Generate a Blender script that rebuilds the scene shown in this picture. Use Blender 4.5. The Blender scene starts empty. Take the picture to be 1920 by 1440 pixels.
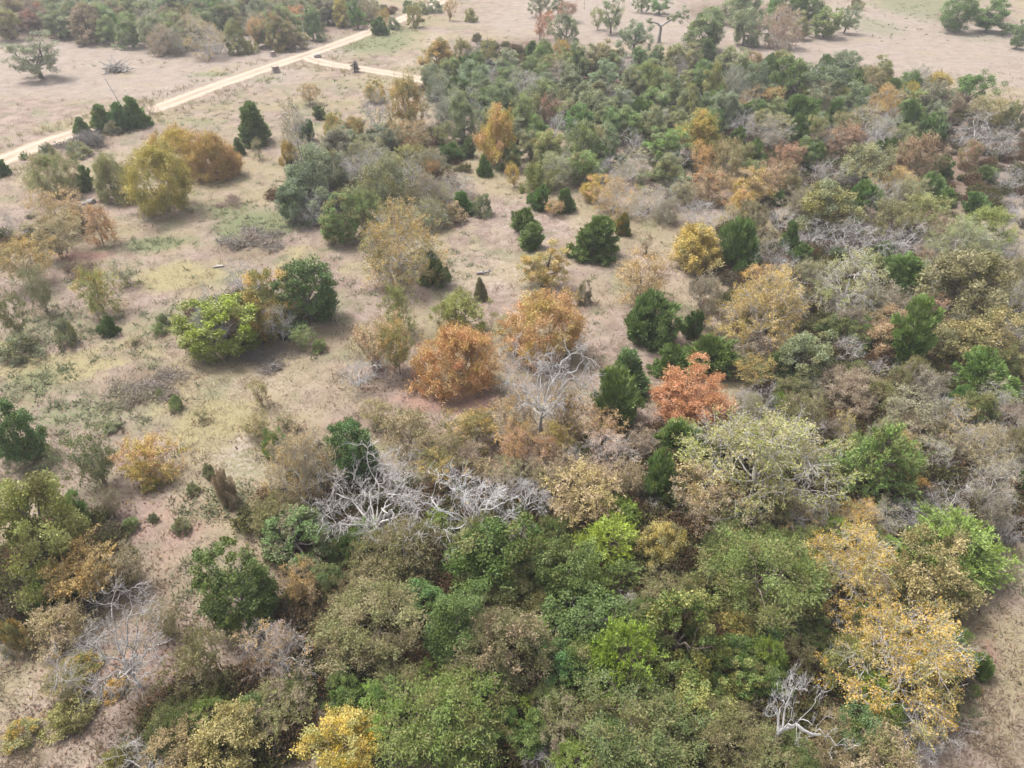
import bpy, math, random
import numpy as np

# ------------------------------------------------------------------ camera, sky, sun, exposure
S = bpy.context.scene
COL = S.collection
HFOV,PITCH,CAMH=70,37,36
cam = bpy.data.cameras.new('camera')
cam.sensor_fit = 'HORIZONTAL'
cam.angle = math.radians(HFOV)
cam.clip_start = .5
cam.clip_end = 6000
camo = bpy.data.objects.new('camera', cam)
COL.objects.link(camo)
camo.location = (0, 0, CAMH)
camo.rotation_euler = (math.radians(90 - PITCH), 0, 0)
S.camera = camo

SUN_EL, SUN_AZ = math.radians(62), math.radians(-55)      # azimuth from +Y towards +X
world = bpy.data.worlds.new('World')
S.world = world
world.use_nodes = True
wn = world.node_tree
wn.nodes.clear()
sky = wn.nodes.new('ShaderNodeTexSky')
sky.sky_type = 'NISHITA'
sky.sun_disc = False
sky.sun_elevation = SUN_EL
sky.sun_rotation = SUN_AZ
sky.air_density = 1.0
sky.dust_density = 6.0
sky.ozone_density = .6
grey = wn.nodes.new('ShaderNodeHueSaturation')        # a thin white overcast takes most of the blue out of the sky
grey.inputs['Saturation'].default_value = .38
bg = wn.nodes.new('ShaderNodeBackground')
bg.inputs['Strength'].default_value = .15
wo = wn.nodes.new('ShaderNodeOutputWorld')
wn.links.new(sky.outputs[0], grey.inputs['Color'])
wn.links.new(grey.outputs[0], bg.inputs[0])
wn.links.new(bg.outputs[0], wo.inputs[0])
sun = bpy.data.lights.new('sun', 'SUN')
sun.energy = 1.9
sun.angle = math.radians(12)
sun.color = (1, .97, .94)
suno = bpy.data.objects.new('sun', sun)
COL.objects.link(suno)
suno.location = (-30, 40, 120)
dx, dy, dz = math.sin(SUN_AZ) * math.cos(SUN_EL), math.cos(SUN_AZ) * math.cos(SUN_EL), math.sin(SUN_EL)
from mathutils import Vector
suno.rotation_euler = Vector((dx, dy, dz)).to_track_quat('Z', 'Y').to_euler()
S.view_settings.view_transform = 'Standard'
S.view_settings.look = 'None'
S.view_settings.gamma = 1
S.view_settings.use_curve_mapping = False
S.view_settings.exposure = 1.33
S.render.film_transparent = False
S.cycles.max_bounces = 8
S.cycles.diffuse_bounces = 5
S.cycles.transmission_bounces = 4
S.cycles.volume_bounces = 0
S.cycles.use_denoising = True
S.cycles.denoising_prefilter = 'ACCURATE'
S.cycles.adaptive_threshold = .006
S.cycles.sample_clamp_indirect = 6

# ------------------------------------------------------------------ data of the place (metres)
GROUPS=['trees of the far wood beside the gravel road', 'lone trees on the tan fields', 'cedars and brush along the gravel road', 'trees on the open slope below the road', 'trees of the lime vine clump', 'trees of the grey-green thicket', 'trees of the big green wood', 'trees beyond the dirt gap', 'cedars and shrubs of the central clearing', 'trees of the right thicket', 'trees of the near thicket', 'trees along the near left side', 'weeds and seedlings of the open slope']
TREES="""
oak|-113.3|182.2|4.21|7.01|olive|brown|0.4|0|olive round-crowned tree just left of the brown-red corner tree
oak|-106.4|179.2|3.67|7.18|brown|rust|0.3|0|brown-red tree in the far roadside wood, beside the corner of the tan pasture
oak|-99.3|174.7|3.60|5.94|sage|olive|0.2|0|green round-crowned tree between the brown-red corner tree and the broad brown tree
oak|-91.1|171.3|4.33|7.13|brown|olive|0.3|0|broad brown tree bulging from the far roadside wood toward the pasture
oak|-85.4|169.1|3.17|5.22|lgreen|sage|0.3|0|light green round-crowned tree between the pale green edge tree and the broad brown tree
oak|-80.3|167.0|3.35|6.36|lgreen|psage|0.4|0|pale green tree standing furthest into the tan pasture from the far wood
oak|-74.2|164.2|3.41|6.27|psage|sage|0.3|0|grey-green round-crowned tree between the pale green edge tree and the gold and olive corner tree
oak|-70.0|163.9|3.18|6.72|olive|psage|0.4|0|olive round-crowned tree between the gold and olive corner tree and the pale green edge tree
semi|-60.7|157.1|4.43|8.21|gold|olive|0.5|0|half-bare gold and olive tree on the pasture corner of the far wood
bare|-60.1|160.4|3.25|4.17|twig|grey|0|0|low bare grey thicket at the foot of the gold and olive corner tree
oak|-64.4|179.7|3.21|7.22|green|psage|0.3|0|dark blue-green pointed tree rising above the far roadside wood
oak|-56.2|160.9|2.59|6.01|olive|psage|0.3|0|olive round-crowned tree between the orange roadside tree and the gold and olive corner tree
wisp|-53.2|164.9|2.43|6.17|orange|tan|0.3|0|orange autumn tree glowing in front of the far roadside wood
bush|-53.8|160.1|1.95|2.49|olive|ygreen|0.5|0|olive bush at the foot of the orange roadside tree
oak|-48.7|162.5|2.50|6.88|olive|orange|0.3|0|olive round-crowned tree between the orange roadside tree and the gold tree of the far wood
wisp|-48.7|181.8|2.77|5.25|orange|brown|0.4|0|orange feathery tree between the orange roadside tree and the gold tree of the far wood
bare|-47.3|167.3|1.35|3.38|twig|grey|0|0|grey bare twiggy tree between the orange roadside tree and the tan driveway sapling
oak|-43.0|171.7|2.40|6.59|sage|psage|0.3|0|green round-crowned tree between the gold tree of the far wood and the orange roadside tree
oak|-57.4|185.1|3.67|6.04|psage|lgreen|0.4|0|grey-green round-crowned tree behind the orange roadside tree
oak|-54.2|194.1|3.19|5.26|sage|psage|0.3|0|green round-crowned tree between the orange roadside tree and the gold tree of the far wood
oak|-87.4|186.9|4.06|6.69|sage|lgreen|0.3|0|green round-crowned tree behind the pale green edge tree
oak|-80.0|186.9|4.06|6.69|psage|sage|0.4|0|grey-green round-crowned tree between the pale green edge tree and the dark pointed tree
oak|-74.2|187.4|3.46|5.71|olive|sage|0.4|0|olive round-crowned tree between the dark pointed tree and the pale green edge tree
oak|-95.0|191.0|3.27|5.39|brown|psage|0.5|0|brown round-crowned tree between the pale green edge tree and the brown-red corner tree
oak|-102.9|193.5|3.81|6.28|psage|brown|0.3|0|grey-green round-crowned tree behind the broad brown tree
oak|-109.9|194.8|3.83|6.32|sage|olive|0.4|0|green round-crowned tree between the brown-red corner tree and the pale green edge tree
oak|-43.4|189.1|2.99|5.58|brown|olive|0.3|0|brown round-crowned tree between the gold tree of the far wood and the orange roadside tree
oak|-39.3|186.4|2.46|6.03|gold|olive|0.4|0|gold tree in the far wood just before the road leaves the picture
oak|-35.5|184.1|2.43|5.98|green|sage|0.3|0|dark green round-crowned tree just right of the gold tree of the far wood
wisp|-33.3|191.4|3.03|4.97|tan|brown|0.4|0|tan feathery tree between the dark roadside cedar and the gold tree of the far wood
wisp|-29.5|185.5|1.48|4.00|gold|orange|0.3|0|small gold tree behind the dark roadside cedar
round|-29.6|177.2|1.89|3.39|cedar|green|0.3|0|dark round cedar on the inside of the road bend at the far wood
bush|-27.1|183.3|1.59|2.38|psage|sage|0.3|0|grey-green bush between the dark roadside cedar and the yellow-green bend tree
elm|-22.8|185.0|2.33|4.50|ygreen|olive|0.3|0|yellow-green tree between the road bend and the tan field
bush|-19.6|204.1|2.28|2.79|psage|olive|0.3|0|grey-green bush between the orange field tree and the yellow-green bend tree
bush|-26.4|204.9|2.42|2.54|sage|olive|0.3|0|green bush behind the yellow-green bend tree
bush|-22.6|202.0|1.99|2.55|olive|psage|0.3|0|olive bush between the yellow-green bend tree and the orange field tree
oak2|-86.6|141.4|4.57|7.49|psage|sage|0.3|1|lone grey-green oak with open crown in the tan pasture over its own litter
wisp|-14.9|193.2|1.78|4.84|orange|tan|0.4|1|small orange tree with dark trunk alone in the far field
bush|-9.9|191.6|1.65|2.93|ygreen|olive|0.3|1|small round yellow-green tree alone in the far field
oak2|7.1|196.8|2.97|4.78|psage|sage|0.3|1|grey-green spreading oak just left of the brown field tree
oak2|11.2|197.8|1.95|4.89|sage|psage|0.3|1|green spreading oak behind the brown field tree
wisp|13.1|191.0|2.52|4.27|brown|rust|0.3|1|brown-leaved tree behind the grey-green field oak
wisp|6.0|173.1|1.73|5.12|rust|brown|0.5|1|small rust-brown tree with thin trunk beside the grey-green field oak
wisp|8.1|179.1|1.79|4.56|rust|pink|0.4|1|rust-red feathery tree between the brown field tree and the skyline cedar
oak2|11.3|163.0|3.81|6.74|psage|sage|0.3|1|dome-shaped grey-green oak on a clear trunk in the far field behind the wood
oak2|22.1|178.5|2.71|7.45|psage|olive|0.3|1|tall grey-green oak with bare trunk in the far field
wisp|19.6|182.5|1.94|4.62|olive|ygreen|0.3|1|small olive tree touching the tall field oak
oak2|32.5|202.2|2.39|4.05|green|sage|0.3|1|dark green spreading oak between the dark top oak and the tall field oak
oak2|36.4|199.8|2.88|4.33|green|sage|0.3|1|dark oak at the top edge of the tan field beyond the tall field oak
oak2|24.5|158.1|4.04|6.06|psage|sage|0.3|1|round grey-green oak just behind the wood beside the bent snag
oak|39.1|160.9|4.74|7.81|sage|lgreen|0.3|1|rounded green oak at the end of the tree row in the top field
oak|48.8|166.3|3.66|6.98|psage|sage|0.3|1|grey-green round-crowned tree between the grey-tan row tree and the rounded end oak
semi|55.3|164.6|4.17|7.67|tan|olive|0.3|1|half-bare grey-tan tree in the middle of the field tree row
oak|62.2|171.8|2.75|5.41|olive|psage|0.3|1|olive round-crowned tree between the grey-tan row tree and the pale green row tree
oak|68.4|174.3|3.59|6.10|lgreen|olive|0.3|1|pale green rounded tree on the tan side of the field tree row
oak2|74.4|178.3|2.48|6.06|psage|green|0.4|1|leaning grey-green tree ending the field tree row toward the pale grass
oak|52.7|186.4|4.90|8.07|psage|lgreen|0.3|1|grey-green round-crowned tree between the grey-tan row tree and the dark top oak
oak|62.8|190.5|4.38|7.21|green|sage|0.3|1|dark green round-crowned tree behind the grey-tan row tree
oak|69.0|189.3|4.35|7.17|green|sage|0.3|1|dark green round-crowned tree behind the pale green row tree
bush|87.0|206.1|2.03|2.60|olive|psage|0.3|1|olive bush behind the leaning row tree
oak|100.3|180.7|4.30|7.08|green|psage|0.3|1|dark green oak fronting the clump in the pale grass field
oak|107.6|180.7|4.53|7.47|green|sage|0.3|1|dark green round-crowned tree just right of the dark pale-field oak
bush|101.7|186.2|1.73|3.09|psage|sage|0.3|1|small grey-green bush at the foot of the dark pale-field oak
oak|105.8|165.1|1.88|5.17|sage|green|0.3|1|green tree cut by the frame beside the tan top field
cedar|-64.1|110.0|1.19|2.08|cedar|sage|0.3|2|lowest small cedar at the end of the roadside cedar line
cedar|-61.7|111.1|1.75|3.45|cedar|ygreen|0.4|2|yellow-tipped cedar among the roadside cedars
cedar|-58.9|111.3|1.60|3.79|cedar|green|0.3|2|narrow dark cedar in the roadside cedars
cedar|-57.5|113.1|2.10|4.09|cedar|green|0.2|2|widest dark cedar of the roadside line, beside the dead brown bush
bare|-57.8|119.3|1.52|2.77|brown|brown|0|2|dead brown bush where the gravel road comes out behind the cedars
brush|-61.3|104.9|3.45|1.38|dbrush|brown|0.3|2|dark purple-grey brush patch in front of the roadside cedars
bush|-59.2|109.6|1.27|1.89|psage|olive|0.4|2|grey-green shrub in front of the narrow dark roadside cedar
bush|-63.6|99.3|1.90|1.90|psage|olive|0.4|2|grey-green shrub on the road verge before the purple-grey brush
bush|-60.1|100.3|1.85|1.85|psage|olive|0.5|2|grey-green bush between the purple-grey brush and the slim dark cedar
bush|-67.0|99.0|0.66|0.94|green|sage|0.3|2|tiny dark bush right on the verge of the gravel road
cedar|-66.7|93.2|0.84|1.89|cedar|green|0.3|2|dark cedar cut by the frame below the gravel road
wisp|-33.5|124.9|2.02|3.22|tan|orange|0.3|2|bare tan sapling alone in the grass before the driveway
snag|-29.5|144.9|0.80|1.84|dbrush|brown|0|2|dark vine-wrapped snag standing by the driveway
elm2|-56.6|87.5|3.22|4.78|olive|tan|0.4|3|feathery olive tree below the small dark bush at the road
cedar|-53.4|88.4|0.93|2.91|cedar|green|0.3|3|slim dark cedar between the feathery olive tree and the yellow-speckled tree
elm2|-48.6|85.6|2.51|5.16|olive|ygreen|0.3|3|olive fine-leaved tree between the slim dark cedar and the yellow-speckled tree
elm2:0|-40.9|81.7|4.07|7.57|gold|ygreen|0.4|3|broad yellow-speckled tree on the open slope below the road
elm2|-43.3|94.0|3.67|5.71|gold|orange|0.3|3|golden feathery tree behind the yellow-speckled tree
elm2|-38.9|92.7|3.15|5.77|gold|orange|0.3|3|golden fine-leaved tree between the golden feathery tree and the cone-shaped cedar
elm2|-37.2|93.8|1.80|4.51|orange|gold|0.5|3|orange fine-leaved tree between the golden feathery tree and the cone-shaped cedar
cedar|-38.2|101.5|0.89|2.16|cedar|brown|0.3|3|tiny dark cedar tucked beside the golden feathery trees
sap|-35.0|99.7|0.80|2.86|olive|brown|0.4|3|thin olive sapling below the cone-shaped cedar
cedar|-37.2|106.7|2.30|5.41|cedar|green|0.2|3|cone-shaped dark cedar standing alone in the grass
semi|-31.1|106.0|2.51|6.54|olive|grey|0.3|3|half-bare grey tree beside the cone-shaped cedar
round|-29.8|107.7|1.48|2.78|green|cedar|0.4|3|dark shrub under the half-bare grey tree
cedar|-30.4|117.4|1.00|2.04|cedar|olive|0.3|3|dark green pointed cedar between the olive-gold rounded tree and the tan driveway sapling
elm|-26.4|108.7|1.80|3.84|olive|gold|0.5|3|olive-gold rounded tree behind the grey-green thicket
bush|-30.5|97.9|1.52|3.03|gold|olive|0.4|3|golden-olive bush in front of the grey-green thicket
bare|-43.9|107.8|1.72|2.16|twig|grey|0|3|faint bare grey bush in the grass behind the golden feathery trees
bush|-48.6|104.0|2.28|2.28|psage|olive|0.4|3|grey-green bush between the golden feathery tree and the dead brown roadside bush
bush|-48.9|99.1|1.46|1.49|olive|psage|0.4|3|olive bush between the golden feathery tree and the widest roadside cedar
bare|-54.5|74.0|1.57|3.92|twig|grey|0|3|bare grey tree cut by the frame beside the orange slope trees
wisp|-50.3|76.1|3.25|4.85|orange|brown|0.35|3|orange-brown feathery tree on the slope above the red ground
wisp|-44.7|73.1|1.78|4.63|orange|tan|0.4|3|lighter orange tree over the red ground patch
wisp|-47.7|70.1|3.33|4.96|tan|olive|0.4|3|tan feathery tree between the orange-brown slope tree and the olive-gold spreading tree
wisp|-47.9|64.2|2.60|4.93|olive|gold|0.4|3|olive-gold spreading tree below the red ground patch
wisp|-43.7|59.1|1.57|5.01|ggreen|olive|0.3|3|grey-green feathery tree between the olive-gold spreading tree and the small yellow slope tree
brush|-44.7|66.7|1.96|0.78|brown|olive|0.3|3|low brown brush mound beside the red ground patch
wisp|-38.2|58.7|1.91|4.65|ygreen|gold|0.3|3|small yellow locust-like tree with bare stem in the slope grass
wisp|-43.5|54.2|1.53|4.87|folive|fgreen|0.4|3|olive feathery tree in front of the olive-gold spreading tree
sap|-38.3|64.3|1.31|3.02|ggreen|olive|0.4|3|pale green sapling beside the green weed patch
round|-36.0|55.2|0.81|1.73|dgreen|cedar|0.4|3|little dark cedar below the small yellow slope tree
bush|-39.1|53.9|1.40|2.18|ggreen|olive|0.4|3|grey-green bush just left of the little dark slope cedar
bush|-42.4|51.9|1.82|1.82|ggreen|olive|0.4|3|wide grey-green bush just left of the little dark slope cedar
brush|-34.4|84.5|1.95|0.39|brown|olive|0.3|3|low brown brush streak beneath the yellow-speckled tree
brush|-29.5|47.7|3.04|0.61|brown|dbrush|0.3|3|wide low brown brush in the open grass below the lime vine bush
brush|-30.4|46.0|1.91|0.38|brown|folive|0.4|3|brown brush mound between the wide brown brush and the golden-orange sapling
brush|-28.6|73.2|3.79|0.76|dbrush|brown|0.4|3|dark weedy brush above the lime vine bush
bush|-28.1|46.1|0.47|0.68|ggreen|lgreen|0.4|3|grey-green bush in front of the wide brown brush
bush|-22.8|66.6|0.92|0.92|ggreen|brown|0.4|3|grey-green bush between the dark green rounded tree and the dark weedy brush
sap|-18.3|53.1|1.02|1.96|lgreen|olive|0.3|3|pale green sapling beside the dark green rounded tree
brush|-20.9|51.1|2.50|0.50|dbrush|brown|0.3|3|dark brown brush mound between the lime vine bush and the low white dead treetop
vine|-25.0|52.6|3.44|4.92|ygreen|lime|0.4|4|dense lime-green vine-covered bush, front of the clump in the open grass
elmy|-22.1|54.8|2.69|5.93|folive|gold|0.5|4|olive and gold tree between the lime vine bush and dark green rounded tree
dead|-25.1|52.6|2.15|5.74|white|white|0|4|white bare branches sticking up through the lime vine bush
dead|-25.4|61.2|2.16|3.96|twig|white|0|4|grey bare treetop behind the lime vine bush
dead|-20.2|53.9|1.39|3.96|white|twig|0|4|white dead tree in front of the olive and gold clump tree
vine2|-18.4|57.4|2.68|6.03|dgreen|fgreen|0.3|4|dark green rounded broadleaf tree beside the lime vine clump
oak|-23.9|98.4|2.88|4.75|psage|olive|0.3|5|grey-green round-crowned tree between the olive-gold rounded tree and the pale thicket tangle
oak|-24.0|82.3|3.84|7.48|dggreen|ggreen|0.3|5|largest grey-green domed tree at the front corner of the thicket
oak|-25.2|79.1|2.43|4.84|dggreen|green|0.3|5|dark grey-green round-crowned tree between the domed thicket tree and the dark weedy brush
oak|-22.7|87.2|2.61|5.48|psage|olive|0.4|5|grey-green round-crowned tree between the domed thicket tree and the pale thicket tangle
bare|-21.7|80.9|2.17|3.62|twig|grey|0|5|grey bare twiggy tree between the ivy-clad tree and the domed thicket tree
semi|-17.9|89.2|2.85|6.65|olive|twig|0.3|5|olive half-bare tree between the pale thicket tangle and the tan-orange link tree
bare|-19.3|91.0|3.26|4.07|twig|grey|0|5|pale bare tangle in the middle of the grey-green thicket
elm|-14.6|80.1|3.77|6.82|ggreen|olive|0.5|5|olive-grey leafy tree at the front of the thicket
vine2|-18.9|73.8|2.13|5.38|green|olive|0.5|5|dark green ivy-clad tree at the front foot of the thicket
elm|-16.5|75.8|2.64|5.12|olive|green|0.4|5|olive leafy tree between the ivy-clad tree and the olive-grey thicket tree
bare|-12.5|87.9|3.03|4.48|twig|grey|0|5|grey bare twiggy tree between the small orange thicket bush and the olive-grey thicket tree
semi|-9.9|81.0|2.47|5.17|olive|brown|0.5|5|olive half-bare tree between the small orange thicket bush and the big yellow-green tree
wisp|-10.3|92.8|1.11|2.41|orange|gold|0.3|5|small orange bush on the back of the grey-green thicket
elm|-13.7|95.2|2.60|3.68|ygreen|olive|0.4|5|yellow-green leafy tree between the tan-orange link tree and the olive-grey thicket tree
wisp|-13.7|102.1|3.04|4.74|tan|orange|0.4|5|tan-orange tree between the thicket and the big green wood
oak|-17.8|102.1|2.30|4.07|dggreen|olive|0.3|5|dark grey-green round-crowned tree between the tan-orange link tree and the pale thicket tangle
oak|-22.4|101.3|2.14|3.75|psage|olive|0.4|5|grey-green round-crowned tree between the pale thicket tangle and the bare thicket-back tree
elm|-22.9|108.4|1.80|3.13|olive|gold|0.4|5|olive leafy shrub between the olive-gold rounded tree and the bare thicket-back tree
bare|-20.5|112.3|2.88|5.75|twig|grey|0|5|bare grey tree at the back of the thicket behind the olive-gold trees
elm|-16.2|112.5|3.34|7.44|olive|gold|0.5|5|tall olive-gold tree at the near corner of the green wood
elm|-23.0|126.1|2.03|3.50|olive|gold|0.4|5|olive leafy tree between the bare thicket-back tree and the dark driveway snag
semi|-10.5|112.4|3.10|8.08|psage|twig|0.3|5|tall grey tree with pale forked trunk on the wood edge
round|-8.3|99.3|1.61|2.24|cedar|sage|0.4|5|dark green rounded cedar between the small orange thicket bush and the golden wood-edge tree
round|-5.9|100.8|1.26|2.38|cedar|sage|0.3|5|dark cedar shrub at the wood edge beside the golden wood-edge tree
cedar|-3.7|93.6|1.05|2.45|cedar|green|0.3|5|small dark cedar in front of the golden wood-edge tree
semi|-6.7|86.8|2.49|3.54|tan|olive|0.4|5|tan half-bare tree between the small orange thicket bush and the clearing-end cedar
cedar|-5.7|81.6|1.19|2.45|cedar|green|0.3|5|small cedar at the clearing end of the thicket
bush|-3.6|81.4|1.38|2.37|ggreen|olive|0.3|5|grey-green bush between the clearing-end cedar and the pale rounded cedar
bush|-7.5|79.4|1.97|2.30|tan|olive|0.4|5|tan bush between the clearing-end cedar and the big yellow-green tree
semi|-11.1|65.7|4.34|7.53|ygreen|gold|0.5|5|big half-bare yellow-green tree in front of the thicket
round|-7.8|64.7|1.43|3.07|green|olive|0.4|5|dark green shrub at the foot of the big yellow-green tree
oak|-13.8|144.3|3.25|5.85|gold|olive|0.5|6|olive-orange tree at the driveway tip of the green wood
elm|-9.5|151.2|2.26|4.45|olive|ygreen|0.4|6|olive leafy tree between the olive-orange tip tree and the small round field tree
bare|-7.6|150.4|2.05|3.87|twig|grey|0|6|grey bare twiggy tree between the olive-orange tip tree and the skyline cedar
oak|-4.4|146.2|3.09|5.10|olive|sage|0.4|6|olive round-crowned tree between the skyline cedar and the olive-orange tip tree
oak|-10.7|135.7|2.81|4.64|lgreen|sage|0.4|6|light green round-crowned tree between the olive-orange tip tree and the pale-trunked tree
oak|-6.4|128.5|3.22|5.70|psage|green|0.3|6|grey-green round-crowned tree between the pale-trunked tree and the grey half-bare treetop
oak|-1.0|141.6|3.01|4.98|psage|lgreen|0.3|6|grey-green round-crowned tree between the skyline cedar and the olive-orange tip tree
cedar|3.9|157.2|1.39|2.92|cedar|green|0.3|6|small pointed cedar on the far skyline of the green wood
oak|-0.2|134.1|2.42|4.06|sage|lgreen|0.4|6|green round-crowned tree just left of the grey half-bare treetop
oak|6.0|146.0|2.59|5.17|lgreen|sage|0.4|6|light green round-crowned tree between the skyline cedar and the bright field-side tree
elm|9.7|152.1|2.07|4.07|gold|olive|0.5|6|golden leafy tree between the bright field-side tree and the skyline cedar
oak|11.8|140.8|2.51|6.03|sage|lgreen|0.4|6|bright green tree at the field side of the green wood before the grey-green field oak
semi|8.1|136.2|2.64|4.43|tan|olive|0.4|6|tan half-bare tree between the bright field-side tree and the grey half-bare treetop
semi|2.2|127.6|3.28|5.60|psage|twig|0.4|6|grey half-bare treetop amid the green wood
oak|9.6|125.4|2.89|5.65|sage|psage|0.4|6|green round-crowned tree between the bright field-side tree and the brown sunken tree
oak|5.0|119.0|3.10|5.19|sage|lgreen|0.4|6|green round-crowned tree between the brown sunken tree and the grey half-bare treetop
oak|15.4|130.4|3.35|5.75|psage|green|0.3|6|grey-green round-crowned tree between the bright field-side tree and the bright deep-wood tree
oak|16.3|145.8|3.18|5.25|olive|psage|0.4|6|olive round-crowned tree between the bright field-side tree and the round oak behind the wood
oak|23.9|146.7|2.10|4.20|sage|green|0.4|6|green round-crowned tree between the round oak behind the wood and the bright deep-wood tree
oak|27.4|147.5|2.22|4.21|sage|green|0.4|6|green round-crowned tree between the bright deep-wood tree and the round oak behind the wood
oak|30.4|145.4|2.48|4.75|olive|psage|0.4|6|olive round-crowned tree between the pointed back cedar and the bright deep-wood tree
oak|22.8|127.8|2.84|5.74|lgreen|ygreen|0.4|6|brightest yellow-green tree in the depth of the green wood
oak|26.0|122.9|2.41|5.63|sage|olive|0.4|6|green round-crowned tree between the bright deep-wood tree and the pointed back cedar
dead|26.7|124.0|1.73|4.96|twig|grey|0|6|grey bare stems rising from the green wood beside the bright deep-wood tree
oak|-3.0|116.5|3.05|5.29|sage|green|0.3|6|green round-crowned tree between the grey half-bare treetop and the golden wood-edge tree
oak|-6.9|106.5|2.52|6.70|sage|psage|0.4|6|green round-crowned tree between the pale-trunked tree and the golden wood-edge tree
oak|1.2|108.7|2.57|5.78|lgreen|sage|0.4|6|light green round-crowned tree between the brown sunken tree and the golden wood-edge tree
wisp|5.7|114.4|2.20|4.18|brown|rust|0.3|6|brown-leaved tree sunk among green crowns in the wood
oak|8.3|112.0|2.56|4.22|olive|brown|0.4|6|olive round-crowned tree between the pale dead stems and the bright field-side tree
oak|12.1|113.7|2.91|5.03|psage|sage|0.4|6|grey-green round-crowned tree between the pale dead stems and the near-wood tangle
oak|16.5|116.3|3.05|5.10|psage|lgreen|0.4|6|grey-green round-crowned tree between the bright deep-wood tree and the pale dead stems
oak|22.3|118.6|2.68|4.52|lgreen|psage|0.4|6|light green round-crowned tree between the bright deep-wood tree and the near-wood tangle
oak|16.9|106.7|2.84|4.69|lgreen|sage|0.4|6|light green round-crowned tree between the near-wood tangle and the bright deep-wood tree
elmy|-1.7|97.2|2.97|7.51|gold|orange|0.35|6|bright golden tree on the near edge of the green wood
dead|6.3|104.0|1.88|5.36|white|twig|0|6|pale dead stems standing inside the green wood
oak|3.8|104.2|2.26|4.32|green|sage|0.4|6|dark green round-crowned tree between the pale dead stems and the golden wood-edge tree
oak|4.7|96.3|2.90|4.78|olive|lgreen|0.5|6|olive round-crowned tree between the pale dead stems and the bright yellow bush
oak|9.4|95.2|2.44|6.21|sage|lgreen|0.5|6|green round-crowned tree between the pale dead stems and the near-wood tangle
oak|12.6|97.1|2.27|5.54|sage|psage|0.4|6|green round-crowned tree between the near-wood tangle and the pale dead stems
bare|17.0|100.8|2.73|3.41|twig|grey|0|6|bare grey tangle in the near part of the green wood
oak|20.8|97.9|2.65|4.83|lgreen|sage|0.4|6|light green round-crowned tree between the near-wood tangle and the broad yellow wood tree
oak|20.0|106.7|2.54|4.69|psage|olive|0.4|6|grey-green round-crowned tree between the near-wood tangle and the broad yellow wood tree
wisp|0.3|89.7|1.21|3.09|gold|yellow|0.3|6|bright yellow bush in the clearing before the golden wood-edge tree
bush|2.8|88.5|2.40|3.37|olive|ygreen|0.4|6|olive bush between the bright yellow bush and the top clearing cedar
semi|5.5|90.1|2.76|4.24|olive|lgreen|0.4|6|olive half-bare tree between the top clearing cedar and the pale dead stems
elmy|10.1|85.4|1.88|2.89|gold|orange|0.3|6|golden-orange bush at the near edge of the green wood
semi|15.5|90.3|3.10|4.38|tan|olive|0.5|6|tan half-bare tree between the near-wood tangle and the yellow clearing-head tree
oak|18.9|88.8|2.79|4.60|olive|sage|0.5|6|olive round-crowned tree between the orange-gold wood bush and the near-wood tangle
oak|0.0|95.5|1.76|3.68|green|olive|0.4|6|dark green round-crowned tree between the bright yellow bush and the golden wood-edge tree
oak|9.7|107.5|2.32|4.77|green|sage|0.4|6|dark green round-crowned tree between the pale dead stems and the near-wood tangle
oak|-4.8|124.0|2.60|5.27|sage|psage|0.4|6|green round-crowned tree between the pale-trunked tree and the grey half-bare treetop
oak|-1.3|122.6|2.58|4.86|sage|psage|0.4|6|green round-crowned tree tinged grey-green just left of the grey half-bare treetop
oak|10.9|118.3|2.51|5.10|psage|sage|0.4|6|grey-green round-crowned tree between the pale dead stems and the bright field-side tree
oak|19.5|127.0|2.92|5.32|psage|olive|0.4|6|grey-green round-crowned tree between the bright deep-wood tree and the bright field-side tree
oak|14.5|105.9|2.29|4.72|sage|green|0.4|6|green round-crowned tree between the near-wood tangle and the brown sunken tree
oak|-13.4|128.4|2.50|5.43|psage|olive|0.4|6|grey-green round-crowned tree between the pale-trunked tree and the olive-orange tip tree
oak|33.7|144.9|2.48|4.94|olive|psage|0.4|6|olive round-crowned tree between the pointed back cedar and the round oak behind the wood
cedar|38.1|153.1|2.08|3.97|cedar|psage|0.4|6|pointed grey cedar behind the wood below the rounded end oak
oak|39.3|139.7|3.54|5.84|olive|psage|0.4|6|olive round-crowned tree between the pointed back cedar and the small orange-gold crown
elm|45.2|145.1|2.49|3.87|bronze|orange|0.4|6|bronze leafy tree between the dark domed tree and the pointed back cedar
oak|49.4|142.7|2.74|4.52|olive|psage|0.3|6|olive round-crowned tree between the dark domed tree and the grey-tan row tree
oak|41.0|128.1|3.39|5.58|dggreen|green|0.3|6|dark grey-green round-crowned tree between the small orange-gold crown and the pointed back cedar
oak|47.6|129.5|3.77|6.21|green|dggreen|0.3|6|dark green domed tree on the field side of the wood
oak|59.9|139.2|3.06|5.05|dggreen|psage|0.4|6|dark grey-green round-crowned tree between the yellow-green leaning tree and the dark domed tree
oak|67.3|139.5|2.21|4.23|ygreen|lgreen|0.4|6|yellow-green leaning treetop on the field edge of the wood
oak|52.8|126.4|3.69|6.09|dggreen|green|0.3|6|dark grey-green round-crowned tree between the dark domed tree and the yellow-green leaning tree
elm|61.0|128.9|2.87|4.97|bronze|olive|0.5|6|bronze leafy tree between the yellow-green leaning tree and the rust-brown domed tree
oak|67.9|131.0|2.37|3.91|green|psage|0.4|6|dark green round-crowned tree between the yellow-green leaning tree and the gold-olive corner tree
elm|72.3|129.4|2.89|4.08|gold|olive|0.5|6|gold-olive rounded tree near the far corner of the wood
oak2|73.1|121.6|4.00|5.99|green|sage|0.3|6|dark spreading oak at the far corner of the wood beside the tan field
oak|32.7|122.5|2.65|7.02|olive|ygreen|0.5|6|olive round-crowned tree between the pointed back cedar and the pale bare cedar-side tree
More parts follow.
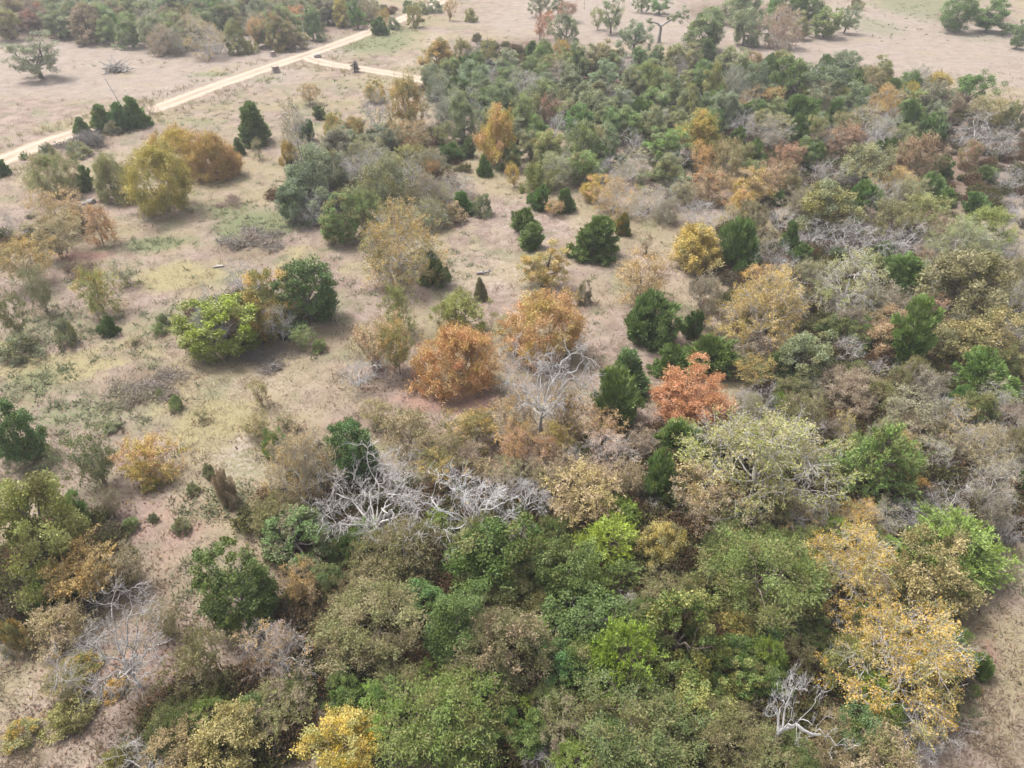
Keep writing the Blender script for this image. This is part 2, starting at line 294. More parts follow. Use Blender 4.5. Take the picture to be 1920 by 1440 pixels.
oak|32.0|112.6|2.96|5.34|psage|sage|0.4|6|grey-green round-crowned tree behind the pale bare cedar-side tree
semi|37.6|119.6|1.86|4.65|gold|yellow|0.4|6|golden half-bare tree between the small orange-gold crown and the pale bare cedar-side tree
wisp|43.2|125.4|1.85|2.76|orange|gold|0.4|6|small orange-gold crown between dark trees of the wood
oak|49.0|126.8|1.34|2.32|gold|olive|0.4|6|golden round-crowned tree between the dark domed tree and the tan half-bare wood tree
round|43.6|113.4|2.99|4.75|cedar|green|0.3|6|dark green rounded cedar between the tan half-bare wood tree and the dark domed tree
elm|47.8|116.6|2.64|5.32|brown|psage|0.5|6|brown leafy tree between the dark domed tree and the rust-brown domed tree
oak|52.1|116.0|3.03|6.17|dggreen|green|0.3|6|dark grey-green round-crowned tree between the rust-brown domed tree and the yellow-green leaning tree
cedar|49.3|113.3|1.37|4.18|cedar|sage|0.3|6|dark green pointed cedar between the rust-brown domed tree and the dark domed tree
semi|58.1|116.7|3.05|5.26|yellow|twig|0.4|6|yellow half-bare tree between the yellow-green leaning tree and the dirt-gap cedar
elm|66.0|125.3|1.67|3.55|yellow|ygreen|0.4|6|small yellow tree under the gold-olive corner tree
oak|64.6|115.9|2.70|6.21|dggreen|psage|0.3|6|dark grey-green round-crowned tree between the gold-olive corner tree and the dirt-gap cedar
round|59.5|110.5|2.45|4.59|cedar|sage|0.3|6|dark green rounded cedar just left of the dirt-gap cedar
round|61.4|107.9|2.57|3.70|cedar|sage|0.4|6|low dark cedar at the mouth of the dirt gap in the wood
wisp|70.9|119.3|1.94|3.66|brown|tan|0.4|6|brown feathery tree between the dark corner oak and the bare gap tree
oak|27.0|114.5|2.60|5.48|sage|ygreen|0.4|6|green round-crowned tree between the broad yellow wood tree and the bright deep-wood tree
round|35.7|113.5|2.19|3.42|cedar|sage|0.4|6|dark green rounded cedar between the pale bare cedar-side tree and the small orange-gold crown
elmy|26.8|102.3|3.48|5.46|ygreen|yellow|0.5|6|broad yellow-leaved tree in the middle of the right wood
dead|33.4|106.3|2.07|4.61|twig|white|0|6|pale grey bare tree amid the cedars beside the broad yellow wood tree
semi|36.5|103.8|3.16|4.72|tan|twig|0.4|6|tan half-bare tree behind the rust bush cluster
oak|40.5|113.6|2.43|4.24|olive|sage|0.4|6|olive round-crowned tree between the small orange-gold crown and the tan half-bare wood tree
round|31.3|102.6|1.72|3.25|cedar|green|0.3|6|dark green rounded cedar between the pale bare cedar-side tree and the broad yellow wood tree
round|32.4|96.2|1.56|3.57|cedar|green|0.3|6|dark green rounded cedar between the rust bush cluster and the pale bare cedar-side tree
wisp|27.3|90.5|2.15|5.86|tan|olive|0.4|6|tan feathery tree between the orange-gold wood bush and the gold-tan low tree
wisp|24.7|92.5|1.85|4.53|orange|gold|0.4|6|orange-gold bush in front of the broad yellow wood tree
round|41.4|106.0|2.07|4.04|cedar|sage|0.3|6|dark green rounded cedar between the tan half-bare wood tree and the rust-brown domed tree
bare|44.5|104.7|2.05|3.20|twig|grey|0|6|grey bare twiggy shrub between the rust-brown domed tree and the rust bush cluster
semi|52.3|110.7|3.33|4.70|yellow|olive|0.5|6|yellow half-bare tree between the rust-brown domed tree and the yellow-green leaning tree
bare|51.2|103.6|2.41|3.91|twig|grey|0|6|grey bare twiggy tree between the rust-brown domed tree and the bronze-brown tree
elm|46.2|100.4|3.08|4.35|mrust|brown|0.5|6|rust-brown domed tree inside the right wood
elm|44.5|90.5|3.83|5.54|olive|psage|0.5|6|big pale olive domed tree in the right wood
wisp|56.0|107.7|0.94|1.88|orange|gold|0.4|6|orange feathery shrub between the bronze-brown tree and the rust-brown domed tree
elm|51.7|92.0|3.20|5.82|mrust|bronze|0.5|6|bronze-brown tree on the bank of the dirt gap
round|41.7|99.4|1.61|2.42|cedar|sage|0.4|6|dark green rounded cedar between the rust bush cluster and the rust-brown domed tree
bare|38.8|89.2|2.81|4.05|twig|grey|0|6|bare pale grey tree in front of the big pale olive dome
elm|36.6|94.8|2.60|3.67|mrust|tan|0.4|6|rust-coloured bush cluster in the right wood
wisp|32.3|87.5|2.77|4.12|orange|tan|0.5|6|orange feathery tree between the gold-tan low tree and the rust bush cluster
elmy|29.0|85.0|2.71|3.74|gold|tan|0.5|6|gold-tan low tree at the near side of the right wood
wisp|23.9|84.9|2.70|4.02|tan|orange|0.4|6|tan feathery tree between the orange-gold wood bush and the pale tan bare thicket
semi|47.9|87.0|2.43|3.43|yellow|twig|0.4|6|yellow half-bare tree in front of the bronze-brown tree
cedar|55.5|91.6|1.30|2.92|cedar|sage|0.3|6|small bright cedar on the bank of the dirt gap
round|52.1|87.0|2.11|2.58|cedar|sage|0.3|6|dark green rounded cedar between the dirt-bank cedar and the pale salmon tree
bare|42.5|89.8|2.03|2.53|twig|grey|0|6|grey bare twiggy shrub between the big pale olive dome and the bare dome-front tree
wisp|71.9|113.7|3.48|5.18|tan|olive|0.4|7|tan feathery tree across the dirt gap
elm|73.9|114.7|2.29|3.39|yellow|ygreen|0.4|7|yellow leafy tree just right of the tan gap tree
bare|64.7|102.7|3.13|5.33|twig|grey|0|7|bare grey tree leaning over the dirt gap
bare|67.1|99.3|3.04|5.21|twig|grey|0|7|grey bare twiggy tree just right of the bare gap tree
elm|62.5|98.1|1.59|3.11|mrust|olive|0.5|7|small rust-and-olive bush on the far bank of the dirt gap
oak|75.1|111.1|1.75|4.46|olive|psage|0.4|7|olive round-crowned tree just right of the tan gap tree
round|61.0|91.3|1.51|1.99|cedar|sage|0.4|7|dark green rounded cedar between the rust-olive gap bush and the gap-narrows cedar
bush|61.6|91.0|0.82|1.13|yellow|gold|0.3|7|tiny yellow bush beside the dirt gap
bare|61.9|87.8|2.12|3.49|twig|grey|0|7|grey bare twiggy tree behind the gap-narrows cedar
round|54.3|81.1|1.88|2.35|dgreen|cedar|0.3|7|dark low cedar where the dirt gap narrows
bare|58.2|80.1|1.67|3.36|twig|grey|0|7|grey bare twiggy tree just right of the gap-narrows cedar
cedar|52.6|84.0|1.22|1.79|cedar|green|0.3|7|dark green pointed cedar between the gap-narrows cedar and the dirt-bank cedar
round|3.4|82.9|1.40|2.69|cedar|green|0.3|8|darkest round cedar at the top of the central clearing
cedar|6.5|82.2|1.01|2.66|cedar|green|0.3|8|slim small cedar behind the two-tier cedar
wisp|4.9|81.1|1.19|1.77|tan|gold|0.4|8|small tan bush between two cedars of the central clearing
round|1.4|76.8|1.50|2.62|lcedar|cedar|0.4|8|pale green rounded cedar beside the cedar pair of the clearing
cedar|2.3|72.8|1.33|2.59|lcedar|cedar|0.4|8|small cone cedar touching the pale rounded cedar in front
cedar2|9.0|70.8|2.36|4.33|cedar|lcedar|0.4|8|two-tier bright cedar with broad skirt in the central clearing
oak2|3.0|64.0|2.39|4.52|olive|gold|0.5|8|small olive-gold oak on a thin dark trunk in the clearing
bush|6.9|61.1|0.87|2.25|brown|olive|0.4|8|upright dead brown bush in the clearing beside the orange bush
wisp|5.0|60.1|1.11|1.90|gold|orange|0.4|8|small orange-gold bush behind the golden-tan tree
bush|1.7|59.8|0.91|1.07|brown|tan|0.4|8|brown bush between the golden-tan tree and the small clearing oak
cedar|-3.1|61.6|0.67|2.13|brown|olive|0.5|8|small browned cedar behind the olive clearing shrub
elm|-4.4|55.8|2.66|3.75|ygreen|folive|0.4|8|leafy yellow-olive shrub behind the bright orange tree
elm2|2.8|52.1|3.82|5.25|gold|orange|0.6|8|large golden-tan tree in the clearing behind the white snag
elm2|-4.2|47.9|3.36|5.19|orange|rust|0.2|8|brightest orange rounded tree in the centre of the clearing
wisp|-10.2|55.5|1.50|4.80|ygreen|folive|0.4|8|thin yellow-green tree beside the tan-orange feathery tree
wisp|-11.5|50.0|2.45|4.67|tan|orange|0.4|8|tan-orange feathery tree in the clearing beside the bright orange tree
wisp|-9.3|49.3|1.56|4.83|folive|gold|0.4|8|olive feathery tree between the tan-orange feathery tree and the bright orange tree
dead|-12.3|47.1|1.92|2.52|white|twig|0|8|low white dead treetop lying in the open grass
dead:1|2.1|42.1|3.19|7.73|white|white|0|8|big white snag with crooked limbs between the orange tree and cedars
wisp|12.4|61.7|3.39|5.05|tan|gold|0.4|8|tan feathery tree rising behind a dark green round bush
round|12.0|55.1|2.68|4.00|cedar|dgreen|0.3|8|dark green round bush under the tan feathery tree
sap|14.3|71.2|1.13|3.47|tan|brown|0.4|8|bare thin sapling on the path side of the clearing
semi|12.0|81.9|2.87|4.27|yellow|twig|0.4|8|yellow half-bare tree at the head of the clearing
round|12.4|76.1|1.01|2.39|cedar|yellow|0.35|8|small yellow-flecked cedar beside the bare clearing sapling
semi|15.8|80.8|2.79|3.94|tan|twig|0.3|8|tan half-bare tree between the yellow clearing-head tree and the pale tan bare thicket
elmy|18.7|69.1|3.08|4.27|gold|olive|0.4|8|golden bush joined to the wide dark cedar beyond the clearing path
round|23.3|68.5|2.24|5.02|cedar|green|0.3|8|wide dark cedar next to the golden path bush
cedar|9.4|47.3|1.62|3.24|dgreen|cedar|0.4|8|dark cedar with grey dead tip behind the brightest cedar
round|7.4|42.8|2.23|4.45|cedar|lcedar|0.4|8|big bright round cedar beside the white snag
round|13.4|49.4|1.85|2.45|cedar|fgreen|0.4|8|dark green rounded cedar between the spreading cedar and the grey-tipped cedar
round|16.7|50.2|2.31|2.77|cedar|fgreen|0.4|8|spreading green cedar behind the red-orange tree
elm2|13.7|43.6|2.82|3.90|rust|orange|0.25|8|vivid red-orange tree among the cedars
wisp|3.9|41.2|1.63|4.26|brown|gold|0.4|8|brown feathery tree between the orange-pink shrub and the white snag
wisp|17.5|56.4|1.75|5.59|dtan|dbrown|0.4|9|tan-brown feathery tree at the end of the clearing path
round|16.4|55.1|1.04|2.69|cedar|fgreen|0.3|9|dark shrub at the foot of the tan-brown path tree
semi|21.8|53.7|4.00|7.04|yellow|twig|0.5|9|big half-bare yellow tree with grey arching branches in the right thicket
semi|30.8|59.3|4.31|6.08|ygreen|twig|0.5|9|half-bare yellow-green tree with one black limb
wisp|33.5|57.7|2.28|3.40|dbrown|dtan|0.4|9|brown feathery tree between the orange-tan oak and the black-limbed tree
oak|40.4|57.5|3.96|6.53|bronze|folive|0.5|9|bronze-green domed oak, the largest dome of the right thicket
elm|37.0|55.7|2.14|3.02|mrust|dpink|0.4|9|salmon-red tree between the bronze domed oak and a bright cedar
cedar|33.1|50.6|1.89|6.05|lcedar|cedar|0.4|9|tall bright cedar under the salmon-red tree
oak|31.6|51.3|2.32|4.30|orangetan|bronze|0.4|9|orange-tan domed oak beside the tall bright cedar
oak|23.5|48.3|2.48|4.65|dggreen|folive|0.3|9|grey-green oak in front of the big half-bare yellow tree
bare|28.2|50.7|2.10|3.04|twig|grey|0|9|grey bare twiggy shrub between the orange-tan oak and the thicket grey-green oak
elmy|39.0|50.3|3.43|4.75|golden|folive|0.5|9|wide golden-olive tree below the bronze domed oak
round|37.8|47.4|2.44|3.06|lcedar|cedar|0.4|9|bright cedar below the wide golden-olive tree
semi|46.5|59.0|1.62|4.23|ygreen|twig|0.4|9|yellow-green half-bare tree just right of the bronze domed oak
elm|50.7|72.9|2.98|4.21|ygreen|lgreen|0.4|9|lime-yellow treetop at the back of the right thicket
semi|46.0|67.8|3.67|5.19|lgreen|twig|0.4|9|light green half-bare tree between the lime-yellow treetop and the bronze domed oak
wisp|46.9|73.6|2.14|3.19|mrust|dpink|0.4|9|pale salmon tree beside the lime-yellow treetop
wisp|42.0|67.0|1.03|2.43|orangetan|dtan|0.4|9|small orange-tan bush behind the low cedar row
round|38.7|63.9|2.51|3.01|cedar|green|0.3|9|low spreading cedar row front in the right thicket
round|39.4|62.4|1.66|1.99|cedar|lcedar|0.3|9|dark green rounded cedar between the low cedar row and the salmon-red tree
bare|35.2|69.5|3.75|4.69|twig|grey|0|9|wide bare grey thicket behind the black-limbed tree
bare|41.1|70.9|2.36|3.42|twig|grey|0|9|grey bare twiggy tree between the pale salmon tree and the wide bare grey thicket
elm|41.7|74.9|2.75|4.18|bronze|olive|0.5|9|bronze leafy tree between the wide bare grey thicket and the pale salmon tree
oak|34.9|75.7|3.63|5.98|ygreen|ggreen|0.5|9|yellow-green spreading tree at the back of the right thicket
cedar|29.4|70.8|1.18|3.60|cedar|green|0.3|9|dark green pointed cedar between the wide path cedar and the yellow-green spreading tree
round|30.3|69.4|1.51|1.83|cedar|dgreen|0.3|9|dark green rounded cedar between the wide bare grey thicket and the wide path cedar
semi|27.2|71.4|1.53|3.25|olive|yellow|0.4|9|olive half-bare tree between the wide path cedar and the yellow-green spreading tree
bare|30.3|76.6|2.51|3.13|twig|dtan|0|9|grey bare twiggy shrub between the yellow-green spreading tree and the gold-tan low tree
bare|21.1|77.5|2.83|3.53|twig|dtan|0|9|pale tan bare thicket behind the golden path bush
cedar|27.6|65.1|0.64|1.65|dgreen|cedar|0.4|9|tiny dark cedar beside the bare path at the thicket edge
wisp|24.2|63.4|1.93|2.87|gold|dtan|0.4|9|golden feathery shrub between the big half-bare yellow tree and the wide path cedar
round|33.8|68.6|0.94|1.85|cedar|dgreen|0.3|9|dark green rounded cedar between the wide bare grey thicket and the black-limbed tree
round|38.3|68.9|1.50|2.27|cedar|dgreen|0.3|9|dark green rounded cedar between the wide bare grey thicket and the low cedar row
elm|45.9|76.9|3.10|4.38|olive|lgreen|0.4|9|olive leafy tree behind the pale salmon tree
elmy|27.4|81.4|2.00|2.77|gold|orange|0.4|9|golden leaf-speckled shrub between the gold-tan low tree and the pale tan bare thicket
round|32.2|84.1|1.10|1.67|cedar|green|0.4|9|dark green rounded cedar between the gold-tan low tree and the yellow-green spreading tree
bare|32.1|72.5|2.29|2.87|twig|grey|0|9|grey bare twiggy shrub between the yellow-green spreading tree and the black-limbed tree
round|21.4|48.1|1.08|2.76|dgreen|cedar|0.3|9|dark green rounded cedar between the thicket grey-green oak and the spreading cedar
wisp|19.6|47.3|1.84|2.73|folive|gold|0.4|9|olive feathery shrub between the spreading cedar and the thicket grey-green oak
elm2|26.3|44.6|2.46|3.08|dpink|dtan|0.4|9|pinkish-tan wide tree in the right thicket before the orange-tan oak
semi|37.5|44.6|1.77|2.56|ygreen|twig|0.4|9|yellow-green half-bare shrub between the lower bright cedar and the tiny white fan
round|34.6|44.5|1.36|2.01|cedar|dgreen|0.3|9|dark green rounded cedar between the lower bright cedar and the tiny white fan
oak|39.8|47.4|1.28|3.51|fggreen|folive|0.4|9|grey-green round-crowned tree just right of the lower bright cedar
bare|29.7|48.6|1.53|1.91|twig|grey|0|9|grey bare twiggy shrub between the pinkish-tan tree and the orange-tan oak
semi|16.2|34.9|4.93|6.96|ygreen|twig|0.5|9|huge half-bare yellow-green tree with a net of grey branches
feather|20.6|44.1|0.78|1.80|lime|lcedar|0.3|9|small bright lime cedar behind the huge branch-net tree
wisp|21.6|41.6|1.84|3.91|folive|dtan|0.4|9|olive feathery tree between the small white-branched tree and the thicket grey-green oak
wisp|22.8|40.1|1.43|2.49|dbrown|folive|0.4|9|brown feathery shrub between the small white-branched tree and the huge branch-net tree
semi|24.2|40.3|1.16|3.02|yellow|white|0.25|9|small white-branched tree with few pale leaves
feather|24.4|35.6|2.72|5.72|lcedar|folive|0.3|9|large feathery light green cedar in the right thicket
wisp|29.1|41.8|2.44|3.63|dtan|dbrown|0.4|9|tan feathery tree between the pinkish-tan tree and the tiny white fan
wisp|29.1|40.2|1.74|2.59|dtan|folive|0.4|9|tan feathery shrub between the tiny white fan and the small white-branched tree
semi|32.7|40.4|2.20|3.11|olive|gold|0.5|9|olive half-bare shrub between the tiny white fan and the lower bright cedar
semi|33.0|37.9|2.30|3.25|olive|twig|0.4|9|olive half-bare tree between the tiny white fan and the lower bright cedar
semi|31.3|34.1|1.98|4.12|dtan|twig|0.4|9|tan half-bare tree beside the red leafy gap
wisp|30.0|31.2|1.23|3.51|dbrown|dtan|0.4|9|brown feathery tree between the tan gap-side tree and the big spreading cedar
bare|30.9|30.8|1.06|2.65|twig|grey|0|9|grey bare twiggy shrub between the tan gap-side tree and the yellow-olive rounded tree
dead|30.1|37.0|0.63|1.57|white|white|0|9|tiny white dead branch fan above the red leafy gap
wisp|27.6|35.4|0.80|1.18|gold|orange|0.4|9|small orange-gold bush on the red leafy gap
wisp|12.3|32.8|2.61|4.41|golden|dbrown|0.4|9|wide golden-brown tree at the foot of the huge branch-net tree
round|15.8|33.2|0.80|1.56|cedar|fgreen|0.3|9|dark green rounded cedar between the golden-brown foot tree and the large light-green tree
round|14.4|31.8|1.09|1.31|cedar|fgreen|0.4|9|dark green rounded cedar in front of the golden-brown foot tree
semi|18.3|32.0|1.79|2.53|olive|gold|0.5|9|olive half-bare shrub between the low lime cedar and the huge branch-net tree
feather|20.7|31.4|1.25|1.62|lime|lcedar|0.4|9|low lime cedar between the green and yellow foreground crowns
wisp|35.2|37.9|1.11|3.55|folive|dtan|0.4|9|olive feathery tree between the tan gap-side tree and the lower bright cedar
round|34.6|35.7|0.72|1.88|dgreen|fgreen|0.3|9|dark green rounded cedar just right of the tan gap-side tree
round|9.9|34.9|1.48|3.85|cedar|lcedar|0.4|10|upright dark cedar beside the golden-brown foot tree
round|12.1|40.1|1.70|2.04|fgreen|lcedar|0.4|10|grey-green rounded cedar in front of the red-orange tree
vine2|-11.0|37.0|1.66|4.96|dgreen|fgreen|0.3|10|dark green tree rising behind the white dead limbs
semi|-13.7|34.3|2.30|6.01|twig|yellow|0.3|10|grey twiggy tree with a few yellow leaves beside the dark tree
vine2|-13.3|30.2|2.18|3.71|dgreen|brown|0.3|10|dark shrubby tree under the grey twiggy tree
dead:1|-8.7|31.1|3.70|5.78|twig|twig|0|10|sprawling purple-grey dead tree, wider of the two white dead trees
dead:2|-2.5|31.6|3.27|5.11|bone|bone|0|10|bright white dead tree with fan of limbs in the middle of the photo
dead:0|0.8|32.7|1.85|4.01|white|white|0|10|smaller white dead tree leaning beside the white fan tree
bare|-8.1|37.0|1.73|2.16|twig|pink|0|10|grey bare twiggy shrub between the rusty-tan shrub and the sprawling dead tree
wisp|-5.0|38.7|2.00|2.97|folive|tan|0.4|10|olive feathery shrub between the rusty-tan shrub and the salmon-orange tree
wisp|-2.6|40.4|2.05|3.05|folive|gold|0.4|10|olive feathery shrub between the salmon-orange tree and the rusty-tan shrub
wisp|-5.0|36.7|1.76|2.61|folive|gold|0.4|10|olive feathery shrub between the white fan tree and the rusty-tan shrub
wisp|0.1|41.3|1.68|3.56|tan|gold|0.4|10|tan feathery tree between the salmon-orange tree and the white snag
wisp|0.3|38.3|1.38|3.60|orange|pink|0.4|10|salmon-orange leafy tree behind the white fan tree
wisp|2.4|38.3|1.24|2.62|tan|orange|0.4|10|tan feathery shrub between the upright white bush and the salmon-orange tree
wisp|6.6|40.5|1.86|2.77|orange|pink|0.4|10|orange-pink shrub in front of the big bright cedar
semi|7.1|38.0|2.16|3.05|pink|twig|0.3|10|pinkish bare shrub below the orange-pink shrub
bare|4.1|37.5|1.18|2.96|twig|white|0|10|upright white bare bush among tan shrubs
wisp|4.5|33.3|2.40|3.58|golden|tan|0.4|10|wide golden-tan shrub behind the lime cedars of the near thicket
wisp|3.6|36.4|1.64|2.44|orangetan|tan|0.4|10|orange-tan feathery shrub between the upright white bush and the golden-tan shrub
wisp|-7.4|40.1|2.11|3.15|orangetan|folive|0.4|10|rusty-tan shrub at the edge of the sandy patch
wisp|-10.2|42.9|1.49|2.22|tan|ygreen|0.4|10|tan feathery shrub between the rusty-tan shrub and the low white dead treetop
wisp|7.5|35.0|1.24|3.02|bronze|tan|0.4|10|bronze feathery shrub between the upright thicket cedar and the golden-tan shrub
bare|9.2|33.4|1.12|1.40|twig|grey|0|10|grey bare twiggy shrub between the upright thicket cedar and the gold-olive shrub
feather|5.9|29.9|2.22|2.88|lime|bcedar|0.3|10|bright lime feathery cedar in front of the golden-tan shrub
feather|7.3|32.5|1.47|1.92|bcedar|lime|0.3|10|bright green feathery cedar between the bright lime cedar and the upright thicket cedar
feather|-4.7|31.7|1.25|1.75|lime|bcedar|0.4|10|lime cedar poking out beneath the white fan tree
feather|0.8|32.4|0.96|1.25|bcedar|fgreen|0.4|10|bright green feathery cedar between the white fan tree and the golden-tan shrub
elmy|8.9|29.7|1.55|3.14|gold|folive|0.5|10|gold-olive shrub between two lime cedars
elm2|-6.7|28.5|2.81|3.52|folive|bronze|0.5|10|bronze-olive tree in front of the sprawling dead tree
oak|-1.1|27.4|3.00|4.94|fgreen|folive|0.3|10|broad mid-green tree in front of the white fan tree
oak|3.1|26.9|2.38|3.93|fgreen|fggreen|0.3|10|green round-crowned tree between the bright lime cedar and the broad green tree
elm|-2.0|30.3|1.97|2.78|folive|fgreen|0.4|10|olive leafy shrub between the broad green tree and the lime cedar under the fan
feather|6.6|27.7|1.42|1.84|fgreen|lcedar|0.4|10|green feathery cedar between the bright lime cedar and the yellow-flecked tree
oak|-3.2|22.9|2.09|5.58|dgreen|fgreen|0.4|10|dark green deep crown beside the tan-tipped tree
oak|3.7|23.9|2.31|3.80|fggreen|fgreen|0.4|10|grey-green round-crowned tree between the vivid lime cedar and the tan-tipped tree
elm2|-7.7|23.5|2.79|4.37|folive|bronze|0.5|10|big bronze-green tree at the near edge of the red ground
elm2|-8.3|26.3|1.84|2.30|bronze|folive|0.4|10|bronze fine-leaved tree between the big bronze-green tree and the bronze-olive tree
elm2|-0.4|22.1|2.63|4.29|folive|tan|0.4|10|olive tree with orange-tan leaf tips in the foreground
oak|0.0|26.0|1.81|2.99|fggreen|folive|0.4|10|grey-green round-crowned tree between the broad green tree and the tan-tipped tree
feather|5.4|21.4|1.99|4.78|lime|bcedar|0.3|10|vivid lime feathery cedar in the foreground, brightest green of all
vine|8.6|23.0|2.15|5.71|fgreen|ygreen|0.45|10|green tree with yellow-flecked broad leaves beside the vivid lime cedar
elmy|12.5|24.1|1.41|1.95|ygreen|gold|0.4|10|yellow-green leaf-speckled shrub between the yellow-flecked tree and the large light-green tree
dead|10.4|25.1|0.83|2.38|grey|twig|0|10|grey dead stems poking out of the yellow-flecked tree
elm2|13.9|26.0|3.16|6.10|flgreen|folive|0.4|10|large light-green fine-leaved tree in the foreground
semi:1|19.5|26.9|3.13|4.62|yellow|ygreen|0.4|10|bright yellow tree with white limbs in the foreground
semi:1|19.9|21.1|3.50|4.94|yellow|ygreen|0.4|10|wide bright yellow tree leaning over the open grass corner
elmy|24.1|26.2|2.50|4.33|golden|folive|0.45|10|yellow-olive rounded tree behind the wide bright yellow tree
feather|26.2|28.6|3.25|4.22|bcedar|cedar|0.4|10|big spreading deep green cedar at the edge of the open grass corner
feather|13.6|21.8|1.06|2.76|bcedar|lime|0.3|10|bright green feathery cedar between the forked white snag and the yellow-flecked tree
vine|8.8|19.8|1.87|2.67|flgreen|ygreen|0.4|10|light green broad-leaved shrub between the grey-green bottom tree and the yellow-flecked tree
vine|11.5|20.8|1.51|2.28|fgreen|ygreen|0.4|10|green broad-leaved shrub between the forked white snag and the yellow-flecked tree
dead:3|12.6|17.7|1.81|6.78|bone|bone|0|10|forked white snag standing over the foreground crowns
elmy|17.4|21.7|1.61|2.83|folive|ygreen|0.5|10|green-gold fine-leaved tree behind the forked white snag
feather|18.3|20.3|1.57|2.05|bcedar|lime|0.4|10|deep green cedar under the wide bright yellow tree
feather|18.5|18.8|1.06|1.51|bcedar|cedar|0.4|10|bright green feathery cedar in front of the deep green cedar
elm2|10.0|18.0|2.00|2.50|folive|bronze|0.4|10|olive fine-leaved tree between the grey-green bottom tree and the forked white snag
wisp|15.2|17.4|1.65|2.46|bronze|folive|0.4|10|bronze feathery shrub in front of the forked white snag
wisp|17.2|16.7|1.87|2.78|folive|tan|0.4|10|olive feathery shrub in front of the deep green cedar
round|24.8|21.7|0.65|1.44|cedar|lcedar|0.4|10|small lone bush in the open grass corner
bush|24.1|20.8|0.31|0.50|green|olive|0.3|10|tiny green tuft beside the lone corner bush
elm2|-3.0|17.7|3.27|4.09|flgreen|folive|0.35|10|greyish-olive tree with upright sprays at the bottom of the photo
elmy|-7.8|17.9|1.97|2.73|yellow|ygreen|0.45|10|yellow and green bush at the bottom of the photo
elm2|6.4|17.5|2.89|3.62|fggreen|folive|0.4|10|grey-green spreading tree at the bottom of the photo
feather|0.8|19.9|0.90|1.16|lime|bcedar|0.4|10|lime-green feathery cedar between the tan-tipped tree and the grey-green bottom tree
feather|3.4|20.4|0.66|0.86|lime|bcedar|0.4|10|lime-green feathery cedar in front of the vivid lime cedar
wisp|2.6|18.7|1.57|2.34|folive|brown|0.4|10|olive feathery shrub between the grey-green bottom tree and the tan-tipped tree
dead|1.3|17.3|1.07|1.28|twig|grey|0|10|bare tan branches at the bottom between the two olive crowns
oak|-2.5|20.6|1.50|2.47|dgreen|fggreen|0.4|10|dark green round-crowned tree between the tan-tipped tree and the greyish-olive bottom tree
oak|2.5|21.5|1.53|2.51|dgreen|fgreen|0.4|10|dark green round-crowned tree between the vivid lime cedar and the tan-tipped tree
wisp|12.1|17.0|1.39|2.07|folive|bronze|0.4|10|olive feathery shrub between the forked white snag and the grey-green bottom tree
elm2|16.9|25.6|0.91|2.27|flgreen|folive|0.4|10|light green fine-leaved tree between the large light-green tree and the bright yellow tree
vine2|-34.9|38.9|1.71|5.10|dgreen|fgreen|0.3|11|dense dark green tree cut by the frame above the big yellow-green oak
wisp|-28.1|36.2|2.04|4.98|fggreen|folive|0.4|11|airy green locust-like tree with bare leaning stem
wisp|-25.3|37.0|2.09|3.11|gold|orange|0.4|11|golden-orange sapling with grey stems in the open grass
bush|-24.7|36.0|0.73|0.73|ygreen|gold|0.5|11|yellow-green bush between the golden-orange sapling and the dead brown bush
bush|-19.0|34.4|1.06|2.75|brown|tan|0.4|11|dead brown bush alone on the pink grass
oak|-27.6|28.3|2.68|7.37|ygreen|folive|0.4|11|big yellow-green oak with orange flecks cut by the frame
round|-26.7|26.4|1.66|1.99|cedar|dgreen|0.3|11|dark cedar in the shade of the big yellow-green oak
bush|-28.1|32.2|1.19|3.08|green|olive|0.4|11|green bush between the big yellow-green oak and the airy green tree
wisp|-26.1|33.2|0.86|2.38|brown|folive|0.4|11|brown feathery shrub between the airy green tree and the golden autumn tree
wisp|-24.8|27.4|2.11|3.46|golden|gold|0.4|11|golden autumn tree beside the big yellow-green oak
wisp|-22.7|27.7|1.50|3.25|tan|folive|0.4|11|tan feathery tree between the golden autumn tree and the full green tree
wisp|-24.7|24.0|1.75|2.67|golden|tan|0.4|11|golden-brown feathery shrub between the radiating bare tree and the big yellow-green oak
wisp|-19.1|24.3|1.32|2.49|folive|tan|0.4|11|olive feathery shrub between the radiating bare tree and the full green tree
wisp|-22.9|21.0|1.24|1.85|folive|golden|0.4|11|olive feathery shrub in front of the radiating bare tree
dead:1|-19.6|21.2|2.63|6.19|twig|twig|0|11|wide bare tree with radiating grey branches in the pink grass
bush|-23.1|22.2|1.00|1.00|olive|yellow|0.4|11|olive bush in front of the radiating bare tree
vine2|-15.0|25.2|2.13|5.93|fgreen|flgreen|0.3|11|full green tree standing alone on the leaf-strewn ground
semi|-12.2|22.2|2.03|3.99|brown|gold|0.4|11|twiggy tree with orange-brown leaves in front of the full green tree
wisp|-12.0|26.4|1.28|3.21|tan|gold|0.4|11|tan tree with a grey stem between full green and bronze trees
wisp|-15.7|21.1|1.68|4.69|folive|bronze|0.4|11|olive feathery tree between the twiggy orange-brown tree and the radiating bare tree
elmy|-13.6|18.0|2.05|2.84|golden|folive|0.4|11|golden-olive tree at the bottom of the photo
wisp|-16.0|17.4|1.65|2.46|bronze|golden|0.4|11|bronze feathery shrub between the golden-olive bottom tree and the radiating bare tree
wisp|-11.4|19.3|1.59|2.37|folive|brown|0.4|11|olive feathery shrub between the golden-olive bottom tree and the yellow-green bottom bush
bush|-27.2|23.5|0.93|2.41|olive|gold|0.4|11|olive bush just left of the radiating bare tree
bare|-27.4|23.0|0.58|1.44|twig|grey|0|11|grey bare twiggy shrub just left of the radiating bare tree
bush|-20.8|21.0|0.64|0.64|gold|yellow|0.3|11|small yellow sprig below the radiating bare tree
